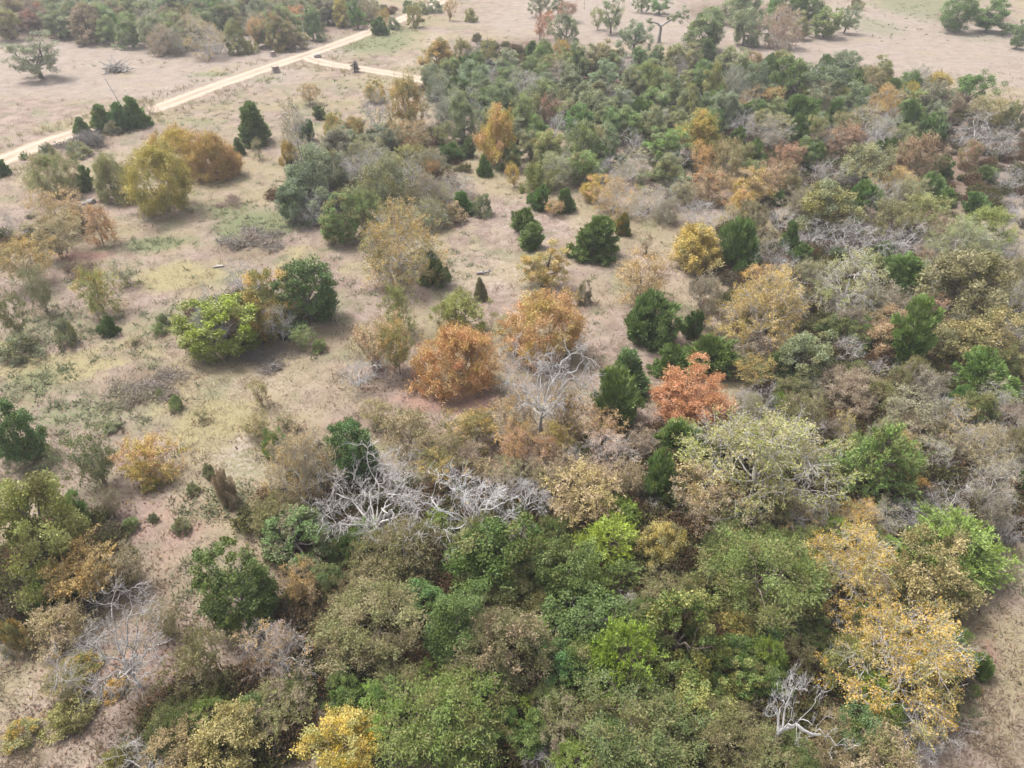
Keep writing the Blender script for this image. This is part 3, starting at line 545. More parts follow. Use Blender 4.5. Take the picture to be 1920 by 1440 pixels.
wisp|-19.0|41.3|1.26|1.97|folive|golden|0.4|11|olive feathery shrub between the grey twiggy tree and the wide brown brush
bush|-17.2|39.5|1.04|2.06|green|ygreen|0.4|11|green bush behind the grey twiggy tree
bush|-21.2|37.1|0.63|0.99|ggreen|olive|0.4|11|grey-green bush between the dead brown bush and the golden-orange sapling
bush|-21.7|35.4|0.47|0.80|ggreen|olive|0.4|11|grey-green bush between the dead brown bush and the airy green tree
bush|-21.2|32.0|0.62|1.06|ggreen|olive|0.4|11|grey-green bush between the dead brown bush and the golden autumn tree
bush|-23.5|32.9|0.42|0.54|ggreen|green|0.4|11|grey-green bush between the golden-orange sapling and the golden autumn tree
bush|-22.3|19.4|1.21|1.21|olive|ygreen|0.4|11|wide olive bush in front of the radiating bare tree
bush|-24.3|18.6|0.93|0.93|olive|yellow|0.4|11|olive bush tinged yellow in front of the radiating bare tree
bush|-18.9|17.2|1.15|1.15|ygreen|olive|0.4|11|yellow-green bush just left of the golden-olive bottom tree
bush|-10.6|24.2|0.89|1.50|bronze|olive|0.4|11|bronze bush between the twiggy orange-brown tree and the big bronze-green tree
sap|-19.6|44.9|0.83|2.50|olive|tan|0.4|11|thin olive sapling in the grass of the open slope
bush|-30.1|42.0|0.68|0.69|ggreen|olive|0.3|11|grey-green bush between the airy green tree and the wide brown brush
bush|-31.8|56.8|0.66|0.98|ggreen|lgreen|0.4|12|grey-green bush between the white branches in the vines and the little dark slope cedar
sap|-33.3|53.7|0.66|1.10|tan|olive|0.4|12|tan sapling between the little dark slope cedar and the wide brown brush
bush|-24.6|32.2|0.55|0.94|lgreen|ggreen|0.4|12|light green bush between the golden autumn tree and the golden-orange sapling
sap|-23.7|43.1|0.63|1.26|olive|tan|0.4|12|olive sapling between the wide brown brush and the dead brown bush
sap|-16.3|41.9|0.58|1.14|tan|olive|0.4|12|tan sapling between the grey twiggy tree and the low white dead treetop
bush|-31.5|55.2|0.67|1.07|lgreen|ggreen|0.4|12|light green bush between the little dark slope cedar and the white branches in the vines
bush|-26.2|44.7|0.81|1.03|lgreen|ggreen|0.4|12|light green bush in front of the wide brown brush
bush|-16.7|52.6|0.65|1.22|lgreen|ggreen|0.4|12|light green bush between the tan-orange feathery tree and the olive and gold clump tree
sap|-17.1|42.2|0.66|1.39|olive|tan|0.4|12|olive sapling between the grey twiggy tree and the low white dead treetop
oak|-73.7|190.4|3.82|6.42|sage|psage|0.4|0|green round-crowned tree between the dark pointed tree and the pale green edge tree
oak|-43.3|196.4|3.22|5.61|olive|brown|0.4|0|olive round-crowned tree behind the gold tree of the far wood
semi|-83.4|188.7|2.81|4.30|tan|olive|0.4|0|tan half-bare tree between the pale green edge tree and the gold and olive corner tree
oak|-44.2|201.9|3.10|5.88|psage|olive|0.4|0|grey-green round-crowned tree behind the gold tree of the far wood
oak|-102.3|198.3|3.70|6.10|olive|brown|0.4|0|olive round-crowned tree behind the broad brown tree
oak|-88.7|175.8|3.27|6.17|lgreen|psage|0.4|0|light green round-crowned tree between the broad brown tree and the pale green edge tree
oak|-122.1|196.0|3.34|5.51|sage|psage|0.4|0|green round-crowned tree just left of the brown-red corner tree
oak|-75.8|200.4|3.41|6.09|lgreen|psage|0.4|0|light green round-crowned tree between the dark pointed tree and the pale green edge tree
oak|-77.1|185.5|3.31|5.71|olive|brown|0.4|0|olive round-crowned tree behind the gold and olive corner tree
oak|-118.4|200.9|3.09|5.10|psage|olive|0.4|0|grey-green round-crowned tree behind the brown-red corner tree
oak|-46.3|189.5|3.56|5.86|psage|olive|0.4|0|grey-green round-crowned tree between the gold tree of the far wood and the orange roadside tree
semi|-117.2|195.1|2.82|4.55|tan|olive|0.4|0|tan half-bare tree behind the brown-red corner tree
oak|-78.5|172.9|3.17|5.22|psage|olive|0.4|0|grey-green round-crowned tree just right of the pale green edge tree
oak|-49.9|172.6|3.61|6.85|olive|brown|0.4|0|olive round-crowned tree just right of the orange roadside tree
oak|-66.3|201.8|2.78|4.58|psage|olive|0.4|0|grey-green round-crowned tree between the dark pointed tree and the gold tree of the far wood
oak|-51.9|166.2|2.73|5.15|lgreen|psage|0.4|0|light green round-crowned tree just right of the orange roadside tree
semi|-94.8|205.2|2.95|4.47|tan|olive|0.4|0|tan half-bare tree behind the pale green edge tree
oak|-122.2|203.9|2.93|4.84|olive|brown|0.4|0|olive round-crowned tree behind the brown-red corner tree
oak|-88.4|181.7|2.89|4.77|olive|brown|0.4|0|olive round-crowned tree between the pale green edge tree and the broad brown tree
oak|-64.5|201.3|3.10|5.61|psage|olive|0.4|0|grey-green round-crowned tree just right of the dark pointed tree
oak|-96.0|198.2|3.51|5.90|psage|olive|0.4|0|grey-green round-crowned tree behind the pale green edge tree
oak|-38.5|197.1|2.97|5.39|sage|psage|0.4|0|green round-crowned tree between the gold tree of the far wood and the dark roadside cedar
oak|-56.7|192.0|3.53|6.11|olive|brown|0.4|0|olive round-crowned tree behind the orange roadside tree
oak|-99.3|180.6|3.58|6.52|psage|olive|0.4|0|grey-green round-crowned tree between the broad brown tree and the brown-red corner tree
semi|-86.5|196.2|3.66|6.78|tan|olive|0.4|0|tan half-bare tree between the pale green edge tree and the dark pointed tree
oak|-54.0|199.6|3.20|5.69|lgreen|psage|0.4|0|light green round-crowned tree just left of the gold tree of the far wood
oak|-90.8|187.1|3.03|5.41|olive|brown|0.4|0|olive round-crowned tree behind the pale green edge tree
semi|-102.2|205.4|2.69|3.97|tan|olive|0.4|0|tan half-bare tree between the pale green edge tree and the brown-red corner tree
oak|-109.1|172.2|3.56|5.86|olive|brown|0.4|0|olive round-crowned tree tinged brown just left of the brown-red corner tree
oak|-107.8|186.2|3.26|5.50|olive|brown|0.4|0|olive round-crowned tree between the brown-red corner tree and the broad brown tree
oak|-66.5|165.8|3.05|5.68|olive|brown|0.4|0|olive round-crowned tree just left of the gold and olive corner tree
semi|-56.1|173.5|3.12|5.25|tan|olive|0.4|0|tan half-bare tree behind the orange roadside tree
oak|-45.1|182.5|2.72|4.49|psage|olive|0.4|0|grey-green round-crowned tree just left of the gold tree of the far wood
oak|-127.4|205.5|2.89|4.80|lgreen|psage|0.4|0|light green round-crowned tree just left of the brown-red corner tree
oak|-61.7|202.4|3.24|5.49|olive|brown|0.4|0|olive round-crowned tree just right of the dark pointed tree
oak|-71.9|193.7|2.68|4.96|lgreen|psage|0.4|0|light green round-crowned tree just left of the dark pointed tree
oak|-62.2|180.2|3.58|6.27|olive|brown|0.4|0|olive round-crowned tree between the dark pointed tree and the orange roadside tree
oak|-65.8|187.9|3.53|6.37|psage|olive|0.4|0|grey-green round-crowned tree behind the dark pointed tree
oak|-72.1|201.8|3.04|5.23|lgreen|psage|0.4|0|light green round-crowned tree behind the dark pointed tree
oak|-46.8|203.5|2.73|4.50|sage|psage|0.4|0|green round-crowned tree just left of the gold tree of the far wood
oak|-84.5|202.4|2.65|4.62|lgreen|psage|0.4|0|light green round-crowned tree between the gold and olive corner tree and the broad brown tree
oak|-91.4|176.6|3.69|6.28|olive|brown|0.4|0|olive round-crowned tree between the broad brown tree and the pale green edge tree
semi|-68.5|172.8|3.05|5.69|tan|olive|0.4|0|tan half-bare tree behind the gold and olive corner tree
oak|-59.5|202.3|3.04|5.76|olive|brown|0.4|0|olive round-crowned tree between the dark pointed tree and the gold tree of the far wood
oak|-79.6|198.1|3.63|6.78|lgreen|psage|0.4|0|light green round-crowned tree tinged grey-green just left of the dark pointed tree
oak|-36.3|202.0|3.04|5.62|lgreen|psage|0.4|0|light green round-crowned tree just right of the gold tree of the far wood
oak|-61.2|184.6|3.66|6.03|psage|olive|0.4|0|grey-green round-crowned tree between the dark pointed tree and the orange roadside tree
semi|-83.2|177.4|2.78|4.08|tan|olive|0.4|0|tan half-bare tree just right of the pale green edge tree
oak|-76.3|175.2|2.80|4.62|lgreen|psage|0.4|0|light green round-crowned tree between the pale green edge tree and the dark pointed tree
semi|-72.6|178.8|2.68|3.99|tan|olive|0.4|0|tan half-bare tree between the gold and olive corner tree and the pale green edge tree
oak|-118.9|194.4|3.00|4.95|sage|psage|0.4|0|small green round-crowned tree just left of the brown-red corner tree
oak|-48.4|187.3|3.39|6.36|psage|olive|0.4|0|grey-green round-crowned tree between the gold tree of the far wood and the dark pointed tree
oak|-99.1|188.3|3.04|5.02|lgreen|psage|0.4|0|light green round-crowned tree behind the broad brown tree
semi|-84.3|183.8|3.04|4.91|tan|olive|0.4|0|small tan half-bare tree behind the pale green edge tree
oak|-41.0|202.2|3.11|5.13|lgreen|psage|0.4|0|light green round-crowned tree behind the gold tree of the far wood
oak|-74.0|176.5|2.99|4.94|olive|brown|0.4|0|small olive round-crowned tree just left of the gold and olive corner tree
oak|-67.1|197.3|3.49|6.38|psage|olive|0.4|0|grey-green round-crowned tree tinged olive behind the dark pointed tree
oak|-103.9|184.6|2.87|5.00|sage|psage|0.4|0|green round-crowned tree between the broad brown tree and the lone pasture oak
oak|-68.7|166.0|2.78|5.03|psage|olive|0.4|0|grey-green round-crowned tree between the gold and olive corner tree and the pale green edge tree
oak|-96.3|187.4|3.21|5.53|psage|olive|0.4|0|grey-green round-crowned tree between the broad brown tree and the pale green edge tree
oak|-46.7|163.5|3.62|5.96|olive|brown|0.4|0|olive round-crowned tree tinged brown just right of the orange roadside tree
oak|-115.5|200.5|3.15|5.85|psage|olive|0.4|0|grey-green round-crowned tree tinged olive behind the brown-red corner tree
oak|-50.2|204.8|2.81|4.78|sage|psage|0.4|0|green round-crowned tree between the gold tree of the far wood and the dark pointed tree
oak|-110.5|200.3|3.34|5.70|olive|brown|0.4|0|olive round-crowned tree between the brown-red corner tree and the pale green edge tree
semi|-70.9|160.1|3.23|5.44|tan|olive|0.4|0|tan half-bare tree tinged olive just right of the pale green edge tree
oak|-108.7|200.8|2.96|4.88|psage|olive|0.4|0|small grey-green round-crowned tree behind the broad brown tree
oak|-79.1|203.2|3.06|5.26|lgreen|psage|0.4|0|small light green round-crowned tree just left of the dark pointed tree
oak|-76.2|177.6|3.36|5.54|olive|brown|0.4|0|olive round-crowned tree between the pale green edge tree and the gold and olive corner tree
oak|-95.3|201.5|3.36|5.54|sage|psage|0.4|0|small green round-crowned tree behind the pale green edge tree
oak|-85.2|199.6|3.46|5.71|lgreen|psage|0.4|0|light green round-crowned tree behind the pale green edge tree
semi|-48.3|204.1|2.74|5.25|tan|olive|0.4|0|tan half-bare tree between the gold tree of the far wood and the orange roadside tree
oak|-86.6|191.7|2.72|4.53|psage|olive|0.4|0|small grey-green round-crowned tree behind the pale green edge tree
oak|-46.9|172.1|2.87|4.74|lgreen|psage|0.4|0|light green round-crowned tree between the orange roadside tree and the dark driveway snag
oak|-70.1|181.7|2.71|4.94|lgreen|psage|0.4|0|light green round-crowned tree behind the gold and olive corner tree
oak|-55.0|184.8|2.87|4.74|sage|psage|0.4|0|green round-crowned tree behind the orange roadside tree
semi|-38.1|189.2|3.00|4.78|tan|olive|0.4|0|tan half-bare tree between the gold tree of the far wood and the dark roadside cedar
semi|-50.4|196.1|3.79|6.39|tan|olive|0.4|0|tan half-bare tree between the gold tree of the far wood and the dark pointed tree
oak|-54.4|175.2|2.69|4.43|olive|brown|0.4|0|small olive round-crowned tree behind the orange roadside tree
oak|-123.2|202.5|3.44|5.68|olive|brown|0.4|0|olive round-crowned tree tinged brown behind the brown-red corner tree
semi|-68.1|159.7|2.64|5.05|tan|olive|0.4|0|tan half-bare tree just left of the gold and olive corner tree
oak|6.4|140.0|2.22|4.03|lgreen|olive|0.4|6|light green round-crowned tree between the grey half-bare treetop and the bright field-side tree
bare|20.8|141.1|2.67|4.57|twig|grey|0.4|6|grey bare twiggy tree between the bright deep-wood tree and the bright field-side tree
elm|26.6|132.1|2.48|4.05|olive|sage|0.4|6|olive leafy tree between the bright deep-wood tree and the pointed back cedar
elm|24.9|107.4|1.90|2.90|olive|sage|0.4|6|olive leafy shrub between the broad yellow wood tree and the near-wood tangle
oak|6.7|129.7|2.17|3.59|psage|sage|0.4|6|grey-green round-crowned tree between the grey half-bare treetop and the bright field-side tree
elm|-8.6|121.1|2.31|3.41|olive|sage|0.4|6|olive leafy tree between the pale-trunked tree and the golden wood-edge tree
semi|53.2|105.3|2.55|4.85|psage|twig|0.4|6|grey-green half-bare tree between the rust-brown domed tree and the dirt-gap cedar
oak|36.5|109.4|2.20|3.99|olive|psage|0.4|6|olive round-crowned tree between the pale bare cedar-side tree and the tan half-bare wood tree
oak|29.6|109.2|1.96|3.94|green|psage|0.4|6|dark green round-crowned tree between the broad yellow wood tree and the pale bare cedar-side tree
oak|-3.5|108.0|1.87|3.67|olive|psage|0.4|6|olive round-crowned tree between the golden wood-edge tree and the pale-trunked tree
elm|43.0|104.9|2.09|4.09|olive|sage|0.4|6|olive leafy tree between the rust-brown domed tree and the rust bush cluster
oak|63.6|112.2|2.49|4.10|psage|sage|0.4|6|grey-green round-crowned tree between the dirt-gap cedar and the gold-olive corner tree
round|-9.1|125.0|2.32|4.20|cedar|sage|0.4|6|dark green rounded cedar between the pale-trunked tree and the grey half-bare treetop
oak|9.2|90.4|2.36|4.12|lgreen|olive|0.4|6|light green round-crowned tree behind the golden-orange edge bush
oak|17.6|113.8|1.91|3.27|psage|sage|0.4|6|grey-green round-crowned tree between the near-wood tangle and the bright deep-wood tree
semi|37.7|126.2|1.95|3.43|psage|twig|0.4|6|grey-green half-bare tree between the small orange-gold crown and the pointed back cedar
round|52.0|99.3|1.93|2.97|cedar|sage|0.4|6|dark green rounded cedar between the bronze-brown tree and the big pale olive dome
oak|31.6|118.4|2.51|4.14|green|psage|0.4|6|dark green round-crowned tree between the broad yellow wood tree and the small orange-gold crown
oak|14.3|127.1|1.96|3.28|olive|psage|0.4|6|olive round-crowned tree between the bright field-side tree and the bright deep-wood tree
round|58.5|131.1|2.88|4.02|cedar|sage|0.4|6|dark green rounded cedar between the yellow-green leaning tree and the dark domed tree
bare|55.9|118.2|2.05|3.71|twig|grey|0.4|6|grey bare twiggy tree between the rust-brown domed tree and the yellow-green leaning tree
oak|2.6|99.5|2.11|3.52|olive|psage|0.4|6|olive round-crowned tree between the golden wood-edge tree and the pale dead stems
oak|41.7|137.8|2.24|3.69|sage|lgreen|0.4|6|green round-crowned tree between the small orange-gold crown and the pointed back cedar
oak|11.8|102.6|2.13|3.51|olive|psage|0.4|6|olive round-crowned tree between the near-wood tangle and the pale dead stems
oak|60.8|113.9|2.75|5.09|lgreen|olive|0.4|6|light green round-crowned tree between the dirt-gap cedar and the yellow-green leaning tree
oak|11.5|95.9|1.87|3.74|green|psage|0.4|6|dark green round-crowned tree between the near-wood tangle and the golden-orange edge bush
oak|57.8|123.1|2.04|3.57|green|psage|0.4|6|dark green round-crowned tree between the yellow-green leaning tree and the rust-brown domed tree
round|36.7|138.2|2.20|2.89|cedar|sage|0.4|6|dark green rounded cedar between the pointed back cedar and the small orange-gold crown
round|-8.4|142.0|2.20|3.44|cedar|sage|0.4|6|dark green rounded cedar between the olive-orange tip tree and the grey half-bare treetop
elm|0.8|116.2|2.19|4.05|olive|sage|0.4|6|olive leafy tree between the brown sunken tree and the golden wood-edge tree
round|31.2|127.7|2.28|3.22|cedar|sage|0.4|6|dark green rounded cedar between the pointed back cedar and the broad yellow wood tree
oak|3.2|141.0|2.28|3.76|sage|lgreen|0.4|6|green round-crowned tree between the grey half-bare treetop and the skyline cedar
oak|33.0|131.8|2.25|3.83|green|psage|0.4|6|dark green round-crowned tree between the pointed back cedar and the broad yellow wood tree
oak|30.4|89.9|1.85|3.24|sage|lgreen|0.4|6|green round-crowned tree between the gold-tan low tree and the rust bush cluster
semi|-2.9|110.8|2.06|4.10|psage|twig|0.4|6|grey-green half-bare tree between the golden wood-edge tree and the pale-trunked tree
bare|52.5|134.3|2.93|4.83|twig|grey|0.4|6|grey bare twiggy tree between the dark domed tree and the pale green row tree
bare|30.8|140.2|2.22|4.12|twig|grey|0.4|6|grey bare twiggy tree between the pointed back cedar and the bright deep-wood tree
oak|24.4|137.5|2.42|3.99|sage|lgreen|0.4|6|green round-crowned tree behind the bright deep-wood tree
semi|27.9|111.4|1.96|2.89|psage|twig|0.4|6|grey-green half-bare shrub behind the broad yellow wood tree
elm|30.6|95.5|2.12|3.45|olive|sage|0.4|6|olive leafy tree between the orange-gold wood bush and the tan half-bare wood tree
semi|22.8|112.7|1.90|2.84|psage|twig|0.4|6|grey-green half-bare shrub between the near-wood tangle and the broad yellow wood tree
elm|48.1|106.8|2.62|4.12|olive|sage|0.4|6|olive leafy tree behind the rust-brown domed tree
bare|12.1|89.7|2.42|4.18|twig|grey|0.4|6|grey bare twiggy tree between the golden-orange edge bush and the near-wood tangle
oak|19.1|144.5|2.08|3.74|lgreen|olive|0.4|6|light green round-crowned tree between the bright field-side tree and the round oak behind the wood
oak|-6.3|141.5|2.28|4.37|green|psage|0.4|6|dark green round-crowned tree between the olive-orange tip tree and the grey half-bare treetop
elm|8.5|121.7|1.93|3.41|olive|sage|0.4|6|olive leafy tree between the brown sunken tree and the bright field-side tree
oak|38.6|95.8|2.05|4.27|sage|lgreen|0.4|6|green round-crowned tree between the rust bush cluster and the bare dome-front tree
oak|45.4|109.5|1.85|3.36|psage|sage|0.4|6|grey-green round-crowned tree between the rust-brown domed tree and the tan half-bare wood tree
oak|53.7|124.5|2.01|3.32|olive|psage|0.4|6|olive round-crowned tree between the dark domed tree and the yellow-green leaning tree
semi|-6.8|121.9|2.11|3.57|psage|twig|0.4|6|grey-green half-bare tree between the pale-trunked tree and the golden wood-edge tree
round|63.7|127.5|2.28|3.50|cedar|sage|0.4|6|dark green rounded cedar between the yellow-green leaning tree and the gold-olive corner tree
oak|0.5|106.2|2.00|3.29|psage|sage|0.4|6|grey-green round-crowned tree between the golden wood-edge tree and the pale dead stems
oak|40.0|108.3|2.19|3.60|olive|psage|0.4|6|olive round-crowned tree just right of the tan half-bare wood tree
elm|3.3|115.8|2.02|3.80|olive|sage|0.4|6|olive leafy tree between the brown sunken tree and the grey half-bare treetop
bare|21.7|94.6|2.00|3.40|twig|grey|0.4|6|grey bare twiggy tree between the orange-gold wood bush and the near-wood tangle
oak|24.8|111.2|1.88|3.09|olive|psage|0.4|6|olive round-crowned tree between the broad yellow wood tree and the near-wood tangle
oak|-0.7|110.2|2.06|3.39|sage|lgreen|0.4|6|green round-crowned tree between the golden wood-edge tree and the brown sunken tree
oak|14.0|110.9|2.50|4.12|sage|lgreen|0.4|6|green round-crowned tree behind the near-wood tangle
round|19.5|113.7|2.11|3.77|cedar|sage|0.4|6|dark green rounded cedar between the near-wood tangle and the bright deep-wood tree
bare|19.9|118.9|1.94|3.12|twig|grey|0.4|6|grey bare twiggy shrub between the bright deep-wood tree and the near-wood tangle
bare|-4.3|140.9|2.23|3.45|twig|grey|0.4|6|grey bare twiggy tree between the grey half-bare treetop and the olive-orange tip tree
semi|-3.7|132.7|2.07|3.64|psage|twig|0.4|6|grey-green half-bare tree between the grey half-bare treetop and the pale-trunked tree
oak|21.6|135.4|2.06|3.65|sage|lgreen|0.4|6|green round-crowned tree between the bright deep-wood tree and the bright field-side tree
semi|37.0|127.5|2.71|5.32|psage|twig|0.4|6|grey-green half-bare tree between the pointed back cedar and the pale bare cedar-side tree
elm|62.0|135.8|2.12|3.32|olive|sage|0.4|6|olive leafy tree between the yellow-green leaning tree and the dark domed tree
oak|4.5|133.3|2.31|4.25|green|psage|0.4|6|dark green round-crowned tree between the grey half-bare treetop and the bright field-side tree
bare|16.8|126.5|2.00|2.91|twig|grey|0.4|6|grey bare twiggy shrub between the bright deep-wood tree and the bright field-side tree
semi|69.9|131.1|2.69|4.69|psage|twig|0.4|6|grey-green half-bare tree between the gold-olive corner tree and the yellow-green leaning tree
round|46.0|137.5|2.56|4.50|cedar|sage|0.4|6|dark green rounded cedar between the dark domed tree and the pointed back cedar
elm|56.2|104.7|2.13|3.49|olive|sage|0.4|6|olive leafy tree between the dirt-gap cedar and the big pale olive dome
oak|10.0|143.8|2.17|4.23|lgreen|olive|0.4|6|light green round-crowned tree between the bright field-side tree and the skyline cedar
oak|62.6|121.9|2.06|3.40|psage|sage|0.4|6|grey-green round-crowned tree between the yellow-green leaning tree and the dirt-gap cedar
oak|-11.2|127.6|2.05|3.47|lgreen|olive|0.4|6|light green round-crowned tree between the pale-trunked tree and the olive-orange tip tree
bare|-5.0|114.1|2.20|3.39|twig|grey|0.4|6|grey bare twiggy tree between the golden wood-edge tree and the pale-trunked tree
oak|37.9|114.3|1.96|3.82|green|psage|0.4|6|dark green round-crowned tree between the pale bare cedar-side tree and the small orange-gold crown
oak|34.3|137.2|2.23|3.97|green|psage|0.4|6|dark green round-crowned tree between the pointed back cedar and the bright deep-wood tree
oak|29.1|130.6|2.05|3.93|lgreen|olive|0.4|6|light green round-crowned tree between the bright deep-wood tree and the pointed back cedar
semi|7.8|93.0|2.00|3.73|psage|twig|0.4|6|grey-green half-bare tree between the golden-orange edge bush and the pale dead stems
round|56.8|140.0|2.46|4.03|cedar|sage|0.4|6|dark green rounded cedar between the dark domed tree and the yellow-green leaning tree
bare|57.3|112.4|2.33|3.43|twig|grey|0.4|6|grey bare twiggy tree between the dirt-gap cedar and the rust-brown domed tree
elm|-11.9|77.1|1.59|2.41|olive|ggreen|0.4|5|olive leafy shrub between the big yellow-green tree and the olive-grey thicket tree
oak|-19.7|100.1|1.76|3.56|psage|olive|0.4|5|grey-green round-crowned tree between the pale thicket tangle and the tan-orange link tree
oak|-20.9|96.0|1.88|3.74|psage|olive|0.4|5|grey-green round-crowned tree between the pale thicket tangle and the olive-gold rounded tree
elm|-25.8|94.3|2.03|3.61|olive|psage|0.4|5|olive leafy tree between the domed thicket tree and the pale thicket tangle
semi|-9.3|77.5|1.95|3.34|olive|twig|0.4|5|olive half-bare tree between the clearing-end cedar and the big yellow-green tree
elm|-10.1|105.9|1.73|2.91|olive|psage|0.4|5|olive leafy shrub just right of the tan-orange link tree
semi|-15.2|91.0|1.70|3.28|olive|twig|0.4|5|olive half-bare tree between the olive-grey thicket tree and the small orange thicket bush
semi|-27.8|97.8|2.33|3.96|olive|twig|0.4|5|olive half-bare tree between the golden-olive bush and the olive-gold rounded tree
bare|-23.0|78.0|1.84|3.36|twig|grey|0.4|5|grey bare twiggy tree between the ivy-clad tree and the dark weedy brush
bare|-15.8|74.2|1.64|2.42|twig|grey|0.4|5|grey bare twiggy shrub between the ivy-clad tree and the big yellow-green tree
semi|-10.6|93.9|2.02|3.59|olive|twig|0.4|5|olive half-bare tree between the small orange thicket bush and the tan-orange link tree
elm|-16.3|104.4|1.78|3.29|olive|psage|0.4|5|olive leafy tree between the tan-orange link tree and the bare thicket-back tree
oak|-17.3|96.1|2.34|3.85|psage|olive|0.4|5|grey-green round-crowned tree between the pale thicket tangle and the small orange thicket bush
semi|-7.9|82.6|1.71|3.33|olive|twig|0.4|5|olive half-bare tree between the clearing-end cedar and the small orange thicket bush
semi|-22.7|93.6|1.81|3.32|olive|twig|0.4|5|olive half-bare tree between the pale thicket tangle and the domed thicket tree
elm|-19.5|81.9|1.54|3.07|olive|ggreen|0.4|5|olive leafy shrub between the ivy-clad tree and the olive-grey thicket tree
bare|26.0|31.7|1.26|2.43|twig|grey|0.4|9|grey bare twiggy shrub between the big spreading cedar and the tiny white fan
bare|28.0|33.0|1.55|2.80|twig|grey|0.4|9|grey bare twiggy shrub between the tiny white fan and the big spreading cedar
wisp|37.3|42.1|1.29|2.21|dbrown|dtan|0.4|9|brown feathery shrub between the lower bright cedar and the tan gap-side tree
elm|15.9|39.9|1.29|2.65|bronze|dtan|0.4|9|bronze leafy shrub between the huge branch-net tree and the rounded front cedar
semi|18.0|42.8|1.34|2.57|olive|twig|0.4|9|olive half-bare shrub between the red-orange tree and the huge branch-net tree
semi|24.6|77.9|1.54|2.87|yellow|twig|0.4|9|yellow half-bare shrub between the pale tan bare thicket and the wide path cedar
wisp|20.9|83.6|1.91|3.14|dtan|olive|0.4|9|tan feathery shrub between the pale tan bare thicket and the orange-gold wood bush
bare|48.9|65.5|2.20|3.99|twig|grey|0.4|9|grey bare twiggy tree in front of the lime-yellow treetop
bare|18.9|41.6|1.52|2.76|twig|grey|0.4|9|grey bare twiggy shrub between the huge branch-net tree and the red-orange tree
bare|21.0|39.6|1.42|2.55|twig|dtan|0.4|9|grey bare twiggy shrub between the small white-branched tree and the huge branch-net tree
elm|30.4|45.8|1.42|2.71|folive|bronze|0.4|9|olive leafy shrub between the pinkish-tan tree and the tall bright cedar
semi|31.5|55.2|1.42|2.60|yellow|twig|0.4|9|yellow half-bare shrub between the orange-tan oak and the black-limbed tree
wisp|29.2|63.6|1.51|2.97|dtan|olive|0.4|9|tan feathery shrub between the black-limbed tree and the big half-bare yellow tree
wisp|32.6|45.5|1.91|3.05|dbrown|dtan|0.4|9|brown feathery shrub between the lower bright cedar and the orange-tan oak
elm|26.1|74.8|2.04|4.16|bronze|dtan|0.4|9|bronze leafy tree between the wide path cedar and the gold-tan low tree
bare|19.1|84.2|1.86|2.73|twig|grey|0.4|9|grey bare twiggy shrub between the pale tan bare thicket and the yellow clearing-head tree
wisp|29.6|54.4|1.66|3.45|dbrown|dtan|0.4|9|brown feathery tree between the orange-tan oak and the thicket grey-green oak
elm|31.5|41.0|1.55|2.30|bronze|dtan|0.4|9|bronze leafy shrub between the tiny white fan and the lower bright cedar
bare|26.7|65.5|2.10|3.88|twig|dtan|0.4|9|grey bare twiggy tree between the wide path cedar and the black-limbed tree
semi|39.6|54.5|1.57|2.61|dtan|twig|0.4|9|tan half-bare shrub between the wide golden-olive tree and the salmon-red tree
wisp|23.3|45.6|1.32|2.34|dbrown|dtan|0.4|9|brown feathery shrub between the thicket grey-green oak and the small white-branched tree
wisp|45.9|64.7|1.79|3.55|dtan|olive|0.4|9|tan feathery tree between the bronze domed oak and the lime-yellow treetop
oak|27.8|53.6|1.65|2.71|fggreen|folive|0.4|9|grey-green round-crowned tree between the thicket grey-green oak and the orange-tan oak
elm|26.4|59.4|1.57|2.88|bronze|dtan|0.4|9|bronze leafy shrub between the big half-bare yellow tree and the black-limbed tree
elm|46.4|60.9|1.54|2.79|olive|bronze|0.4|9|olive leafy shrub just right of the bronze domed oak
round|40.6|81.3|2.03|3.77|cedar|lcedar|0.4|9|dark green rounded cedar between the yellow-green spreading tree and the big pale olive dome
bare|53.2|70.0|1.51|2.34|twig|grey|0.4|9|grey bare twiggy shrub just right of the lime-yellow treetop
wisp|34.7|55.5|1.66|3.25|dbrown|dtan|0.4|9|brown feathery tree between the salmon-red tree and the orange-tan oak
wisp|31.6|38.1|1.33|1.98|dbrown|dtan|0.4|9|brown feathery shrub between the tiny white fan and the tan gap-side tree
bare|33.8|36.3|1.35|2.25|twig|grey|0.4|9|grey bare twiggy shrub behind the tan gap-side tree
semi|40.7|62.3|2.05|3.85|olive|twig|0.4|9|olive half-bare tree between the low cedar row and the bronze domed oak
oak|14.6|38.2|1.52|2.50|fggreen|folive|0.4|9|grey-green round-crowned tree between the huge branch-net tree and the rounded front cedar
semi|23.9|32.0|1.43|2.10|olive|twig|0.4|9|olive half-bare shrub between the low lime cedar and the big spreading cedar
bare|42.3|80.7|2.13|4.22|twig|grey|0.4|9|grey bare twiggy tree between the big pale olive dome and the wide bare grey thicket
bare|25.5|33.1|1.25|1.66|twig|grey|0.4|9|grey bare twiggy shrub between the feathery light cedar and the big spreading cedar
wisp|32.4|78.3|2.03|3.81|dbrown|dtan|0.4|9|brown feathery tree between the yellow-green spreading tree and the gold-tan low tree
elm|33.9|86.0|1.82|3.79|bronze|dtan|0.4|9|bronze leafy tree between the rust bush cluster and the yellow-green spreading tree
semi|22.0|32.0|1.56|2.36|yellow|twig|0.4|9|yellow half-bare shrub between the low lime cedar and the feathery light cedar
semi|20.2|32.5|1.56|2.20|olive|twig|0.4|9|olive half-bare shrub behind the low lime cedar
bare|36.9|58.1|1.42|2.75|twig|grey|0.4|9|grey bare twiggy shrub between the salmon-red tree and the low cedar row
elm|35.7|65.4|1.52|2.82|olive|bronze|0.4|9|olive leafy shrub between the black-limbed tree and the low cedar row
